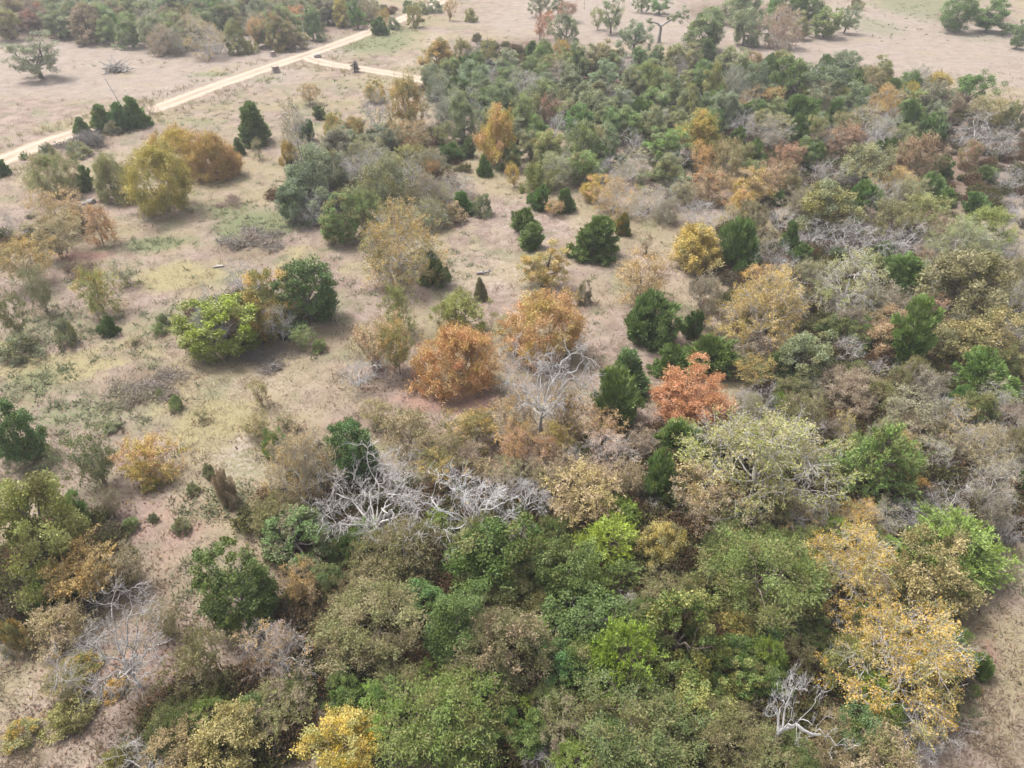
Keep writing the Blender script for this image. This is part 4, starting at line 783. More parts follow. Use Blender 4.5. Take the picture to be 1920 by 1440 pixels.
elm|17.1|32.6|1.35|2.09|folive|bronze|0.4|9|olive leafy shrub between the low lime cedar and the huge branch-net tree
oak|20.5|86.5|1.77|2.91|psage|olive|0.4|9|grey-green round-crowned tree between the orange-gold wood bush and the yellow clearing-head tree
wisp|19.2|50.3|1.76|2.62|dbrown|dtan|0.4|9|brown feathery shrub between the spreading cedar and the thicket grey-green oak
oak|29.9|52.2|1.46|3.06|fggreen|folive|0.4|9|grey-green round-crowned tree between the orange-tan oak and the thicket grey-green oak
semi|29.6|38.3|1.56|2.66|olive|twig|0.4|9|olive half-bare shrub between the tiny white fan and the feathery light cedar
oak|34.2|42.0|1.72|3.34|fggreen|folive|0.4|9|grey-green round-crowned tree between the lower bright cedar and the tiny white fan
elm|21.3|44.9|1.51|2.87|folive|bronze|0.4|9|olive leafy shrub in front of the thicket grey-green oak
semi|26.9|40.0|1.35|2.66|olive|twig|0.4|9|olive half-bare shrub between the feathery light cedar and the pinkish-tan tree
semi|44.9|81.9|1.75|3.68|dtan|twig|0.4|9|tan half-bare tree between the big pale olive dome and the pale salmon tree
bare|35.7|39.6|1.39|2.78|twig|dtan|0.4|9|grey bare twiggy shrub between the tan gap-side tree and the lower bright cedar
semi|44.0|85.0|1.58|3.30|yellow|twig|0.4|9|yellow half-bare tree in front of the big pale olive dome
semi|27.6|38.8|1.27|2.29|yellow|twig|0.4|9|yellow half-bare shrub between the feathery light cedar and the tiny white fan
oak|27.7|47.5|1.48|2.44|fggreen|folive|0.4|9|grey-green round-crowned tree between the pinkish-tan tree and the thicket grey-green oak
bare|17.1|40.7|1.44|2.72|twig|grey|0.4|9|grey bare twiggy shrub between the huge branch-net tree and the rounded front cedar
bare|18.0|44.4|1.56|2.35|twig|grey|0.4|9|grey bare twiggy shrub between the red-orange tree and the thicket grey-green oak
bare|31.7|42.0|1.64|3.30|twig|grey|0.4|9|grey bare twiggy tree between the lower bright cedar and the tiny white fan
bare|55.4|76.3|1.61|3.19|twig|grey|0.4|9|grey bare twiggy shrub tinged grey just right of the lime-yellow treetop
bare|43.4|68.3|1.71|2.45|twig|dtan|0.4|9|grey bare twiggy shrub between the low cedar row and the pale salmon tree
wisp|21.4|51.0|1.59|2.63|dbrown|dtan|0.4|9|brown feathery shrub between the thicket grey-green oak and the spreading cedar
bare|25.4|61.7|1.73|3.16|twig|grey|0.4|9|grey bare twiggy shrub between the big half-bare yellow tree and the wide path cedar
elm|32.3|47.4|1.37|2.78|folive|bronze|0.4|9|olive leafy shrub between the tall bright cedar and the pinkish-tan tree
bare|23.1|37.4|1.27|1.79|twig|dtan|0.4|9|grey bare twiggy shrub between the feathery light cedar and the huge branch-net tree
elm|44.8|65.5|1.52|2.97|olive|bronze|0.4|9|olive leafy shrub between the bronze domed oak and the pale salmon tree
semi|43.1|54.1|1.49|3.04|dtan|twig|0.4|9|tan half-bare shrub behind the wide golden-olive tree
bare|45.1|55.2|2.08|3.06|twig|grey|0.4|9|grey bare twiggy shrub behind the wide golden-olive tree
wisp|36.7|51.6|1.45|2.88|dtan|folive|0.4|9|tan feathery shrub between the tall bright cedar and the wide golden-olive tree
wisp|40.2|75.9|1.60|2.81|dbrown|dtan|0.4|9|brown feathery shrub between the wide bare grey thicket and the pale salmon tree
semi|20.6|37.2|1.51|2.77|olive|twig|0.4|9|olive half-bare shrub between the huge branch-net tree and the small white-branched tree
semi|18.0|79.0|1.56|3.04|dtan|twig|0.4|9|tan half-bare shrub between the pale tan bare thicket and the bare clearing sapling
elm|42.1|54.9|1.39|2.88|folive|bronze|0.4|9|olive leafy shrub between the wide golden-olive tree and the bronze domed oak
bare|19.9|44.5|1.32|2.48|twig|grey|0.4|9|grey bare twiggy shrub between the thicket grey-green oak and the red-orange tree
bare|43.7|52.5|1.65|2.30|twig|dtan|0.4|9|grey bare twiggy shrub just right of the wide golden-olive tree
wisp|47.2|82.4|2.01|3.83|dtan|olive|0.4|9|tan feathery tree between the dirt-bank cedar and the big pale olive dome
semi|28.4|31.8|1.27|2.17|olive|twig|0.4|9|olive half-bare shrub between the big spreading cedar and the tan gap-side tree
semi|28.5|89.4|1.68|2.68|yellow|twig|0.4|9|yellow half-bare shrub between the gold-tan low tree and the orange-gold wood bush
elm|28.2|44.2|1.82|2.81|folive|bronze|0.4|9|olive leafy shrub between the pinkish-tan tree and the feathery light cedar
elm|49.0|62.8|2.04|3.30|bronze|dtan|0.4|9|bronze leafy tree just right of the bronze domed oak
bare|39.6|66.9|1.81|3.03|twig|grey|0.4|9|grey bare twiggy shrub between the low cedar row and the wide bare grey thicket
semi|34.3|80.0|2.09|4.30|olive|twig|0.4|9|olive half-bare tree between the yellow-green spreading tree and the rust bush cluster
feather|23.3|29.7|1.19|1.55|bcedar|lcedar|0.4|10|bright green feathery cedar between the bright yellow tree and the yellow-olive rounded tree
oak|-8.3|19.9|1.26|2.08|fgreen|flgreen|0.4|10|green round-crowned tree between the yellow-green bottom bush and the twiggy orange-brown tree
wisp|5.4|19.0|1.40|2.08|folive|bronze|0.4|10|olive feathery shrub between the grey-green bottom tree and the vivid lime cedar
wisp|20.8|23.8|1.25|2.20|folive|bronze|0.4|10|olive feathery shrub between the wide bright yellow tree and the yellow-olive rounded tree
oak|23.2|22.4|1.37|2.26|dgreen|fgreen|0.4|10|dark green round-crowned tree between the lone corner bush and the wide bright yellow tree
elm2|10.2|26.1|1.36|2.18|folive|fgreen|0.4|10|olive fine-leaved tree between the yellow-flecked tree and the gold-olive shrub
elm2|7.0|24.7|1.32|1.96|fgreen|folive|0.4|10|green fine-leaved tree between the yellow-flecked tree and the bright lime cedar
bare|18.0|24.4|1.32|1.65|twig|grey|0.4|10|grey bare twiggy shrub between the green-gold tree and the bright yellow tree
wisp|-2.0|36.5|1.17|1.75|tan|folive|0.4|10|tan feathery shrub between the white fan tree and the salmon-orange tree
oak|-5.7|19.6|1.40|2.31|fgreen|flgreen|0.4|10|green round-crowned tree between the greyish-olive bottom tree and the yellow-green bottom bush
wisp|19.6|23.7|1.12|1.67|folive|bronze|0.4|10|olive feathery shrub between the green-gold tree and the bright yellow tree
wisp|8.5|26.2|1.58|2.76|folive|bronze|0.4|10|olive feathery shrub between the yellow-flecked tree and the gold-olive shrub
bare|15.7|24.1|1.12|1.40|twig|grey|0.4|10|grey bare twiggy shrub between the green-gold tree and the large light-green tree
wisp|3.2|39.4|1.35|2.79|gold|tan|0.4|10|golden feathery shrub between the upright white bush and the salmon-orange tree
oak|13.7|22.9|1.16|1.91|dgreen|fgreen|0.4|10|dark green round-crowned tree between the forked white snag and the large light-green tree
wisp|15.3|22.3|1.22|1.82|folive|bronze|0.4|10|olive feathery shrub just left of the green-gold tree
elm2|1.5|25.4|1.57|1.96|folive|fgreen|0.4|10|olive fine-leaved tree behind the tan-tipped tree
wisp|-14.8|31.6|1.56|3.07|folive|bronze|0.4|10|olive feathery shrub between the dark shrubby tree and the dead brown bush
feather|-9.2|30.2|1.23|2.19|bcedar|lcedar|0.4|10|bright green feathery cedar between the bronze-olive tree and the dark shrubby tree
oak|-12.7|19.0|1.32|2.17|dgreen|fgreen|0.4|10|dark green round-crowned tree between the golden-olive bottom tree and the twiggy orange-brown tree
elm2|13.0|30.0|1.69|2.11|flgreen|folive|0.4|10|light green fine-leaved tree between the large light-green tree and the gold-olive shrub
wisp|2.0|35.7|1.43|2.12|tan|folive|0.4|10|tan feathery shrub between the upright white bush and the white fan tree
feather|-7.1|19.8|1.35|1.75|bcedar|lcedar|0.4|10|bright green feathery cedar between the yellow-green bottom bush and the greyish-olive bottom tree
wisp|-2.8|38.1|1.22|1.82|brown|tan|0.4|10|brown feathery shrub between the salmon-orange tree and the rusty-tan shrub
elm2|-1.2|20.0|1.10|1.37|folive|fgreen|0.4|10|olive fine-leaved tree between the greyish-olive bottom tree and the tan-tipped tree
bare|6.9|25.8|1.31|1.64|twig|grey|0.4|10|grey bare twiggy shrub between the yellow-flecked tree and the bright lime cedar
bare|19.5|17.6|1.39|1.73|twig|grey|0.4|10|grey bare twiggy shrub in front of the deep green cedar
elm2|-16.4|18.6|1.61|2.01|fgreen|folive|0.4|10|green fine-leaved tree between the golden-olive bottom tree and the radiating bare tree
elm2|13.5|16.8|1.47|1.84|flgreen|folive|0.4|10|light green fine-leaved tree in front of the forked white snag
oak|12.4|28.0|1.20|1.98|dgreen|fgreen|0.4|10|dark green round-crowned tree between the large light-green tree and the gold-olive shrub
wisp|-0.4|35.1|1.25|1.87|brown|tan|0.4|10|brown feathery shrub between the white fan tree and the salmon-orange tree
elm2|-1.2|24.8|1.15|1.44|folive|fgreen|0.4|10|olive fine-leaved tree between the tan-tipped tree and the broad green tree
bare|-17.1|16.4|1.57|1.96|twig|grey|0.4|10|grey bare twiggy shrub just left of the golden-olive bottom tree
oak|10.4|19.5|1.11|1.83|fgreen|flgreen|0.4|10|green round-crowned tree between the forked white snag and the grey-green bottom tree
oak|12.9|20.8|1.29|2.12|fgreen|folive|0.4|10|green round-crowned tree between the forked white snag and the yellow-flecked tree
elm2|1.9|19.9|1.22|1.52|flgreen|folive|0.4|10|light green fine-leaved tree between the tan-tipped tree and the grey-green bottom tree
elm2|22.6|30.2|1.22|1.53|folive|fgreen|0.4|10|olive fine-leaved tree between the bright yellow tree and the big spreading cedar
oak|-10.7|27.3|1.25|2.35|fggreen|folive|0.4|10|grey-green round-crowned tree between the tan stem tree and the big bronze-green tree
elm2|16.4|23.0|1.28|1.62|fgreen|folive|0.4|10|green fine-leaved tree just left of the green-gold tree
oak|-4.8|25.2|1.63|2.68|dgreen|fgreen|0.4|10|dark green round-crowned tree between the dark deep crown and the big bronze-green tree
oak|4.4|18.0|1.36|2.25|dgreen|fgreen|0.4|10|dark green round-crowned tree between the grey-green bottom tree and the tan-tipped tree
feather|4.5|26.4|1.30|2.24|bcedar|lcedar|0.4|10|bright green feathery cedar between the bright lime cedar and the vivid lime cedar
elm2|16.0|30.2|1.52|1.89|fgreen|folive|0.4|10|green fine-leaved tree between the large light-green tree and the low lime cedar
oak|17.8|30.2|1.36|2.25|fggreen|folive|0.4|10|grey-green round-crowned tree between the low lime cedar and the large light-green tree
elm2|17.9|28.2|1.41|2.39|fgreen|folive|0.4|10|green fine-leaved tree between the bright yellow tree and the large light-green tree
bare|0.9|30.5|1.15|1.53|twig|grey|0.4|10|grey bare twiggy shrub between the broad green tree and the golden-tan shrub
feather|-6.2|18.5|1.36|1.77|bcedar|lcedar|0.4|10|bright green feathery cedar between the yellow-green bottom bush and the dark deep crown
oak|-8.7|21.0|1.12|1.84|fgreen|folive|0.4|10|green round-crowned tree between the yellow-green bottom bush and the big bronze-green tree
elm2|1.8|29.4|1.37|1.71|folive|fgreen|0.4|10|olive fine-leaved tree between the broad green tree and the bright lime cedar
oak|16.7|17.9|1.45|2.39|dgreen|fgreen|0.4|10|dark green round-crowned tree in front of the deep green cedar
elm2|-10.3|29.3|1.13|2.22|fgreen|folive|0.4|10|green fine-leaved tree between the dark shrubby tree and the bronze-olive tree
feather|-4.5|21.4|1.11|1.44|bcedar|lcedar|0.4|10|bright green feathery cedar between the dark deep crown and the greyish-olive bottom tree
feather|1.4|23.5|1.35|1.76|bcedar|lcedar|0.4|10|bright green feathery cedar between the tan-tipped tree and the vivid lime cedar
oak|23.4|23.5|1.26|2.08|fgreen|folive|0.4|10|green round-crowned tree between the wide bright yellow tree and the yellow-olive rounded tree
oak|12.3|22.3|1.36|2.24|fgreen|flgreen|0.4|10|green round-crowned tree between the forked white snag and the large light-green tree
oak|3.7|22.0|1.65|2.72|fgreen|folive|0.4|10|green round-crowned tree between the vivid lime cedar and the tan-tipped tree
feather|2.9|17.1|1.27|1.65|bcedar|lcedar|0.4|10|bright green feathery cedar between the grey-green bottom tree and the greyish-olive bottom tree
elm2|-11.0|20.5|1.16|1.46|folive|fgreen|0.4|10|olive fine-leaved tree between the twiggy orange-brown tree and the yellow-green bottom bush
wisp|9.3|39.0|1.20|2.24|brown|tan|0.4|10|brown feathery shrub between the pinkish bare shrub and the rounded front cedar
wisp|6.2|35.1|1.41|2.23|brown|tan|0.4|10|brown feathery shrub between the golden-tan shrub and the pinkish bare shrub
bare|20.4|18.7|1.51|1.89|twig|grey|0.4|10|grey bare twiggy shrub just right of the deep green cedar
feather|-15.0|19.3|1.44|1.87|bcedar|lcedar|0.4|10|bright green feathery cedar between the golden-olive bottom tree and the radiating bare tree
elm2|5.7|24.6|1.28|1.60|fgreen|folive|0.4|10|green fine-leaved tree between the vivid lime cedar and the bright lime cedar
elm2|2.4|31.0|1.19|2.03|flgreen|folive|0.4|10|light green fine-leaved tree between the golden-tan shrub and the broad green tree
feather|19.9|24.3|1.14|2.01|bcedar|lcedar|0.4|10|bright green feathery cedar between the green-gold tree and the bright yellow tree
oak|-1.6|25.6|1.30|2.14|fggreen|folive|0.4|10|grey-green round-crowned tree between the dark deep crown and the broad green tree
oak|0.9|17.9|1.23|2.04|fgreen|flgreen|0.4|10|green round-crowned tree between the greyish-olive bottom tree and the grey-green bottom tree
oak|-0.4|18.4|1.11|1.83|fgreen|folive|0.4|10|green round-crowned tree just right of the greyish-olive bottom tree
wisp|-5.7|20.6|1.55|2.32|folive|bronze|0.4|10|olive feathery shrub between the greyish-olive bottom tree and the big bronze-green tree
wisp|-0.1|36.1|1.22|2.16|tan|folive|0.4|10|tan feathery shrub between the salmon-orange tree and the white fan tree
"""
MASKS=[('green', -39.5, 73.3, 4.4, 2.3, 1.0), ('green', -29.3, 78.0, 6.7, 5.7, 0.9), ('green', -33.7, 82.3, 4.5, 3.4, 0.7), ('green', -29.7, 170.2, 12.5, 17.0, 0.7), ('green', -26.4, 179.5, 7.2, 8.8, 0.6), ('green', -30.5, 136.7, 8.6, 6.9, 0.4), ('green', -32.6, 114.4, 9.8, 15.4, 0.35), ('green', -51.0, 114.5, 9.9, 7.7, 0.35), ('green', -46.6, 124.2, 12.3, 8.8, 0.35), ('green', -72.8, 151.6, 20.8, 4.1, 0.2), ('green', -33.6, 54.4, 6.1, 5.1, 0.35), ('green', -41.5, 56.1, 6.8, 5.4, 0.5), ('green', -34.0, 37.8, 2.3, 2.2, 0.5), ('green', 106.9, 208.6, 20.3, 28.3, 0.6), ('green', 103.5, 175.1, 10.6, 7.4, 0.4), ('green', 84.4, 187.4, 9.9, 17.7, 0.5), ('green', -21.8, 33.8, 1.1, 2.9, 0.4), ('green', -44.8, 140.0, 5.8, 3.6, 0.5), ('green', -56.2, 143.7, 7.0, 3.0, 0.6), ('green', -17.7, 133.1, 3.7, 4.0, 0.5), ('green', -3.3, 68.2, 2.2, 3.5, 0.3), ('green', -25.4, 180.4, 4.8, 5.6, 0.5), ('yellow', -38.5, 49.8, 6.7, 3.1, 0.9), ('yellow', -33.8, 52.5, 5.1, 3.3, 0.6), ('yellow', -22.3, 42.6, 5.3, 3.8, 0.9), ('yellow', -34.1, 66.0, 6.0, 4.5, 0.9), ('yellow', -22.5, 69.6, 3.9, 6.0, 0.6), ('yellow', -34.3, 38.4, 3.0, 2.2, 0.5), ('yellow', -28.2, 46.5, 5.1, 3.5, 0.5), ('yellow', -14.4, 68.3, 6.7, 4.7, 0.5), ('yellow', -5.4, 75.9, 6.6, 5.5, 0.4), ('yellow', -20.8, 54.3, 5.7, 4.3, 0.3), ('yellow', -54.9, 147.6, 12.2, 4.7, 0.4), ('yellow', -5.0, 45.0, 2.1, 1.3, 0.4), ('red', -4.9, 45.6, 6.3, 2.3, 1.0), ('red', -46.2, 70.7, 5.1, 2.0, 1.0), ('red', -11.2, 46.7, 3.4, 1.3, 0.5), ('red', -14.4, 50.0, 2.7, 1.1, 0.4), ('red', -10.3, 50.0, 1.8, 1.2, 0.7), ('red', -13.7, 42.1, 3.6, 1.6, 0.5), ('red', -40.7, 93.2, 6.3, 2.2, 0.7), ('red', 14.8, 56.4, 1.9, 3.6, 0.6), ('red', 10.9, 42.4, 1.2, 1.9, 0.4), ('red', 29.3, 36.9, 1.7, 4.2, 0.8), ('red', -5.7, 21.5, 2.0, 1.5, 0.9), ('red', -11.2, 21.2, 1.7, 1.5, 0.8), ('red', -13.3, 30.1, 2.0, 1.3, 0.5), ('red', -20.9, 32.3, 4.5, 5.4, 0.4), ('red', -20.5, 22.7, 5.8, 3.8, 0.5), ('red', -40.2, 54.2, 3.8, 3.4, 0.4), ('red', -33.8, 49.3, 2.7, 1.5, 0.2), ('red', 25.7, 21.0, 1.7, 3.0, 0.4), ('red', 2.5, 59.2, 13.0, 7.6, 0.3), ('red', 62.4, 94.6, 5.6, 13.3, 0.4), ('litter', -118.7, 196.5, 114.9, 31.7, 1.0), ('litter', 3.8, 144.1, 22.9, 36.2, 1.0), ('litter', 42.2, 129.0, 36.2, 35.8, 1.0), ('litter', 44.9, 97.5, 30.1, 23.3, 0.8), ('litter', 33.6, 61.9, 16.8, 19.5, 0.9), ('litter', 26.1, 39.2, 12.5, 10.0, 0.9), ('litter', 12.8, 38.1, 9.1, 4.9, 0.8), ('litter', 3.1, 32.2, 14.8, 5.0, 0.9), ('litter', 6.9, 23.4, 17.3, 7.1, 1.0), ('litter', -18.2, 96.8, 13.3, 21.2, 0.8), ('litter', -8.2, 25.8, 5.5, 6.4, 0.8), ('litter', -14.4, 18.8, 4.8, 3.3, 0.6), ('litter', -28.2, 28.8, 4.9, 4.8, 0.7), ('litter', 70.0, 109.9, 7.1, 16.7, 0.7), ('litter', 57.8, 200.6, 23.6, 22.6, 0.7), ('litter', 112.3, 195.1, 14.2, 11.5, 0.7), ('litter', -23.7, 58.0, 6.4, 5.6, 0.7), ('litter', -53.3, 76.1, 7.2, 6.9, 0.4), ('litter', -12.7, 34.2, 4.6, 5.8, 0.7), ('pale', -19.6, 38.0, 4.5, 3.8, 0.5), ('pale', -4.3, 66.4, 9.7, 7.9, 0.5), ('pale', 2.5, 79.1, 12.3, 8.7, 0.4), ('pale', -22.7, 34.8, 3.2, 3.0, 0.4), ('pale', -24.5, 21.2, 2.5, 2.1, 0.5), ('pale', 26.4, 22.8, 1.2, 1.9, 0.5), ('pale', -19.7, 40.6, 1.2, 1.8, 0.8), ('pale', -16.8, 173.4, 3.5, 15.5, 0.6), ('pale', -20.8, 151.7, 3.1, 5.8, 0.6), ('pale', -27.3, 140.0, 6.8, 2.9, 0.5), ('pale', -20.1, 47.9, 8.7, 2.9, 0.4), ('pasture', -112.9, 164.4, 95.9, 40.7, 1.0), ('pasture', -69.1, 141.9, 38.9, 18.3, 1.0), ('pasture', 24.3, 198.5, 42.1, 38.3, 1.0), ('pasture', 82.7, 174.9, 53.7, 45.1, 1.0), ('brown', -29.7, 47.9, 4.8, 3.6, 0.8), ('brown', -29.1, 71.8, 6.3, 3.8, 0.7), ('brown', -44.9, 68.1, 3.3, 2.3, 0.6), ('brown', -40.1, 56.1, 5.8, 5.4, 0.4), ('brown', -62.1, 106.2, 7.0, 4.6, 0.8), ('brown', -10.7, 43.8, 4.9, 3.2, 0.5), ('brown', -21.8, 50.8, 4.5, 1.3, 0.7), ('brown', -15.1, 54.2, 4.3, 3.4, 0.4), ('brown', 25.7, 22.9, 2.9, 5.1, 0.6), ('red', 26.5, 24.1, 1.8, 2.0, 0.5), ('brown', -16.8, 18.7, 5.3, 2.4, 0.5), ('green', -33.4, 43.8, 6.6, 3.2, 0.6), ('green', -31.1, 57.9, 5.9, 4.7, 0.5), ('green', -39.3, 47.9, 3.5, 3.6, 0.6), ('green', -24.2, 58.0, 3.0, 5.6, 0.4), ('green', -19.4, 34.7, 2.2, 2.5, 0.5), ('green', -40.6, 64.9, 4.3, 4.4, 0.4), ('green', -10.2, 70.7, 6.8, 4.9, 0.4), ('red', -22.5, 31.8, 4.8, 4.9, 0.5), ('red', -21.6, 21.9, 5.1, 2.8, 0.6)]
ROAD=[(-71.4, 93.0), (-69.5, 98.5), (-68.3, 103.1), (-65.3, 109.6), (-57.6, 122.8), (-52.9, 135.1), (-45.6, 150.7), (-41.5, 157.9), (-36.5, 168.7), (-31.6, 181.4), (-26.1, 197.1), (-22.0, 209.4), (-17.6, 224.8), (37.3, 417.1)]
DRIVE=[(-41.7, 157.5), (-37.4, 151.1), (-30.7, 148.3), (-24.0, 144.4), (-17.6, 140.7), (-12.3, 135.7)]
TRACK=[(-21.5, 203.8), (-16.9, 189.5), (-16.2, 177.0), (-18.0, 165.8), (-19.6, 155.8), (-20.9, 148.3), (-20.6, 142.9)]
FIELDTRACK=[(52.9, 218.4), (47.3, 203.8), (41.4, 188.3)]
PT={'stump': (-44.26, 144.78, 0.10014), 'stump2': (-48.07, 157.5, 0.10755), 'boulder': (-38.78, 155.75, 0.10653), 'pole1': (-64.86, 124.56, 0.08836), 'pole2': (-44.03, 168.71, 0.11408), 'pole3': (18.32, 205.86, 0.13572), 'pile': (-74.6, 145.94, 0.10081), 'rocks': (-51.17, 84.35, 0.06494), 'bent': (31.53, 169.71, 0.11466), 'log1': (28.4, 34.82, 0.03609), 'stone': (-30.45, 67.92, 0.05537), 'log2': (-3.0, 66.65, 0.05463), 'log3': (56.47, 176.98, 0.11889)}

PAL = {
 'olive': (.150, .145, .055), 'brown': (.185, .145, .100), 'green': (.072, .116, .026), 'lgreen': (.118, .152, .044),
 'ggreen': (.112, .130, .064), 'dgreen': (.048, .079, .023), 'dggreen': (.086, .097, .055), 'ygreen': (.190, .195, .050),
 'lime': (.170, .240, .020), 'yellow': (.330, .235, .034), 'gold': (.340, .240, .055), 'golden': (.255, .200, .080),
 'orange': (.335, .205, .082), 'rust': (.345, .148, .060), 'mrust': (.255, .155, .100), 'tan': (.255, .200, .115), 'bronze': (.175, .150, .070),
 'pink': (.320, .215, .155), 'cedar': (.076, .118, .028), 'lcedar': (.108, .152, .036), 'bcedar': (.108, .164, .022),
 'sage': (.135, .168, .072), 'psage': (.165, .184, .104), 'fgreen': (.062, .100, .018), 'fggreen': (.082, .106, .030), 'flgreen': (.098, .138, .030), 'folive': (.130, .128, .042), 'dtan': (.205, .178, .108), 'dbrown': (.160, .140, .105), 'dpink': (.265, .195, .145), 'bone': (.48, .465, .455), 'dbrush': (.120, .105, .092), 'orangetan': (.265, .200, .112), 'grey': (.28, .265, .25), 'twig': (.34, .32, .305), 'white': (.38, .365, .355)}
for k in ('green', 'lgreen', 'ggreen', 'dggreen', 'dgreen', 'olive'):
    PAL[k] = tuple(c * 1.3 for c in PAL[k])
PAL = {k: (v if k in ('grey', 'twig', 'white', 'bone') else tuple(min(.5, c * 1.3) for c in v)) for k, v in PAL.items()}
for k in ('cedar', 'lcedar', 'bcedar', 'dgreen', 'dggreen'):
    PAL[k] = tuple(c * 1.25 for c in PAL[k])
BARK = {'dark': (.13, .11, .10), 'brown': (.19, .155, .125), 'grey': (.37, .35, .335)}


def gh(x, y):
    """height of the ground"""
    return .16 * np.sin(x * .071 + .6) * np.cos(y * .058) + .10 * np.sin(x * .031 - y * .043 + 2.)


# ------------------------------------------------------------------ materials
def new_mat(name):
    m = bpy.data.materials.new(name)
    m.use_nodes = True
    m.node_tree.nodes.clear()
    return m, m.node_tree


class NT:
    def __init__(s, nt):
        s.nt = nt

    def n(s, t, **kw):
        x = s.nt.nodes.new(t)
        for k, v in kw.items():
            setattr(x, k, v)
        return x

    def l(s, a, b):
        s.nt.links.new(a, b)

    def math(s, op, a, b=None, clamp=False):
        x = s.n('ShaderNodeMath', operation=op, use_clamp=clamp)
        for i, v in enumerate((a, b)):
            if v is None:
                continue
            if isinstance(v, (int, float)):
                x.inputs[i].default_value = v
            else:
                s.l(v, x.inputs[i])
        return x.outputs[0]

    def mix(s, fac, a, b, blend='MIX'):
        x = s.n('ShaderNodeMix', data_type='RGBA', blend_type=blend)
        for i, v in ((0, fac), (6, a), (7, b)):
            if isinstance(v, (int, float)):
                x.inputs[i].default_value = v
            elif isinstance(v, tuple):
                x.inputs[i].default_value = (*v, 1)
            else:
                s.l(v, x.inputs[i])
        return x.outputs[2]

    def noise(s, vec, scale, detail=3, rough=.55):
        x = s.n('ShaderNodeTexNoise')
        x.inputs['Scale'].default_value = scale
        x.inputs['Detail'].default_value = detail
        x.inputs['Roughness'].default_value = rough
        s.l(vec, x.inputs['Vector'])
        return x.outputs['Fac']

    def ramp(s, v, lo, hi):
        x = s.n('ShaderNodeMapRange', interpolation_type='SMOOTHSTEP')
        x.inputs[1].default_value = lo
        x.inputs[2].default_value = hi
        s.l(v, x.inputs[0])
        return x.outputs[0]


def leaf_material(name, transl=.3):
    m, nt = new_mat(name)
    t = NT(nt)
    a = t.n('ShaderNodeAttribute', attribute_type='OBJECT', attribute_name='leaf_a').outputs['Color']
    b = t.n('ShaderNodeAttribute', attribute_type='OBJECT', attribute_name='leaf_b').outputs['Color']
    mixv = t.n('ShaderNodeAttribute', attribute_type='OBJECT', attribute_name='leaf_mix').outputs['Fac']
    t1 = t.n('ShaderNodeAttribute', attribute_type='GEOMETRY', attribute_name='tone').outputs['Fac']
    t2 = t.n('ShaderNodeAttribute', attribute_type='GEOMETRY', attribute_name='hue').outputs['Fac']
    d = t.math('ADD', t.math('MULTIPLY', t.math('SUBTRACT', mixv, t2), 3.), .5, True)
    c = t.mix(d, a, b)
    v = t.math('ADD', t.math('MULTIPLY', t1, 1.05), .5)
    hs = t.n('ShaderNodeHueSaturation')
    t.l(c, hs.inputs['Color'])
    t.l(v, hs.inputs['Value'])
    t.l(t.math('ADD', t.math('MULTIPLY', t2, .032), .480), hs.inputs['Hue'])
    t.l(t.math('ADD', t.math('MULTIPLY', t1, -.3), 1.12), hs.inputs['Saturation'])
    p = t.n('ShaderNodeBsdfPrincipled')
    t.l(hs.outputs[0], p.inputs['Base Color'])
    p.inputs['Roughness'].default_value = .6
    p.inputs['Specular IOR Level'].default_value = .25
    tr = t.n('ShaderNodeBsdfTranslucent')
    t.l(hs.outputs[0], tr.inputs['Color'])
    ms = t.n('ShaderNodeMixShader')
    ms.inputs[0].default_value = transl
    t.l(p.outputs[0], ms.inputs[1])
    t.l(tr.outputs[0], ms.inputs[2])
    o = t.n('ShaderNodeOutputMaterial')
    t.l(ms.outputs[0], o.inputs['Surface'])
    return m


def bark_material():
    m, nt = new_mat('bark')
    t = NT(nt)
    a = t.n('ShaderNodeAttribute', attribute_type='OBJECT', attribute_name='bark').outputs['Color']
    tc = t.n('ShaderNodeTexCoord').outputs['Object']
    n1 = t.noise(tc, 7., 4)
    n2 = t.noise(tc, 1.3, 2)
    k = t.math('ADD', t.math('MULTIPLY', n1, .7), t.math('MULTIPLY', n2, .6))
    hs = t.n('ShaderNodeHueSaturation')
    t.l(a, hs.inputs['Color'])
    t.l(t.math('ADD', k, .38), hs.inputs['Value'])
    p = t.n('ShaderNodeBsdfPrincipled')
    t.l(hs.outputs[0], p.inputs['Base Color'])
    p.inputs['Roughness'].default_value = .85
    p.inputs['Specular IOR Level'].default_value = .15
    o = t.n('ShaderNodeOutputMaterial')
    t.l(p.outputs[0], o.inputs['Surface'])
    return m


def tint_material(name, rough=.8, spec=.15, transl=.0):
    """colour comes from the piece's own colour attribute"""
    m, nt = new_mat(name)
    t = NT(nt)
    c = t.n('ShaderNodeAttribute', attribute_type='GEOMETRY', attribute_name='tint').outputs['Color']
    p = t.n('ShaderNodeBsdfPrincipled')
    t.l(c, p.inputs['Base Color'])
    p.inputs['Roughness'].default_value = rough
    p.inputs['Specular IOR Level'].default_value = spec
    o = t.n('ShaderNodeOutputMaterial')
    if transl:
        tr = t.n('ShaderNodeBsdfTranslucent')
        t.l(c, tr.inputs['Color'])
        ms = t.n('ShaderNodeMixShader')
        ms.inputs[0].default_value = transl
        t.l(p.outputs[0], ms.inputs[1])
        t.l(tr.outputs[0], ms.inputs[2])
        t.l(ms.outputs[0], o.inputs['Surface'])
    else:
        t.l(p.outputs[0], o.inputs['Surface'])
    return m


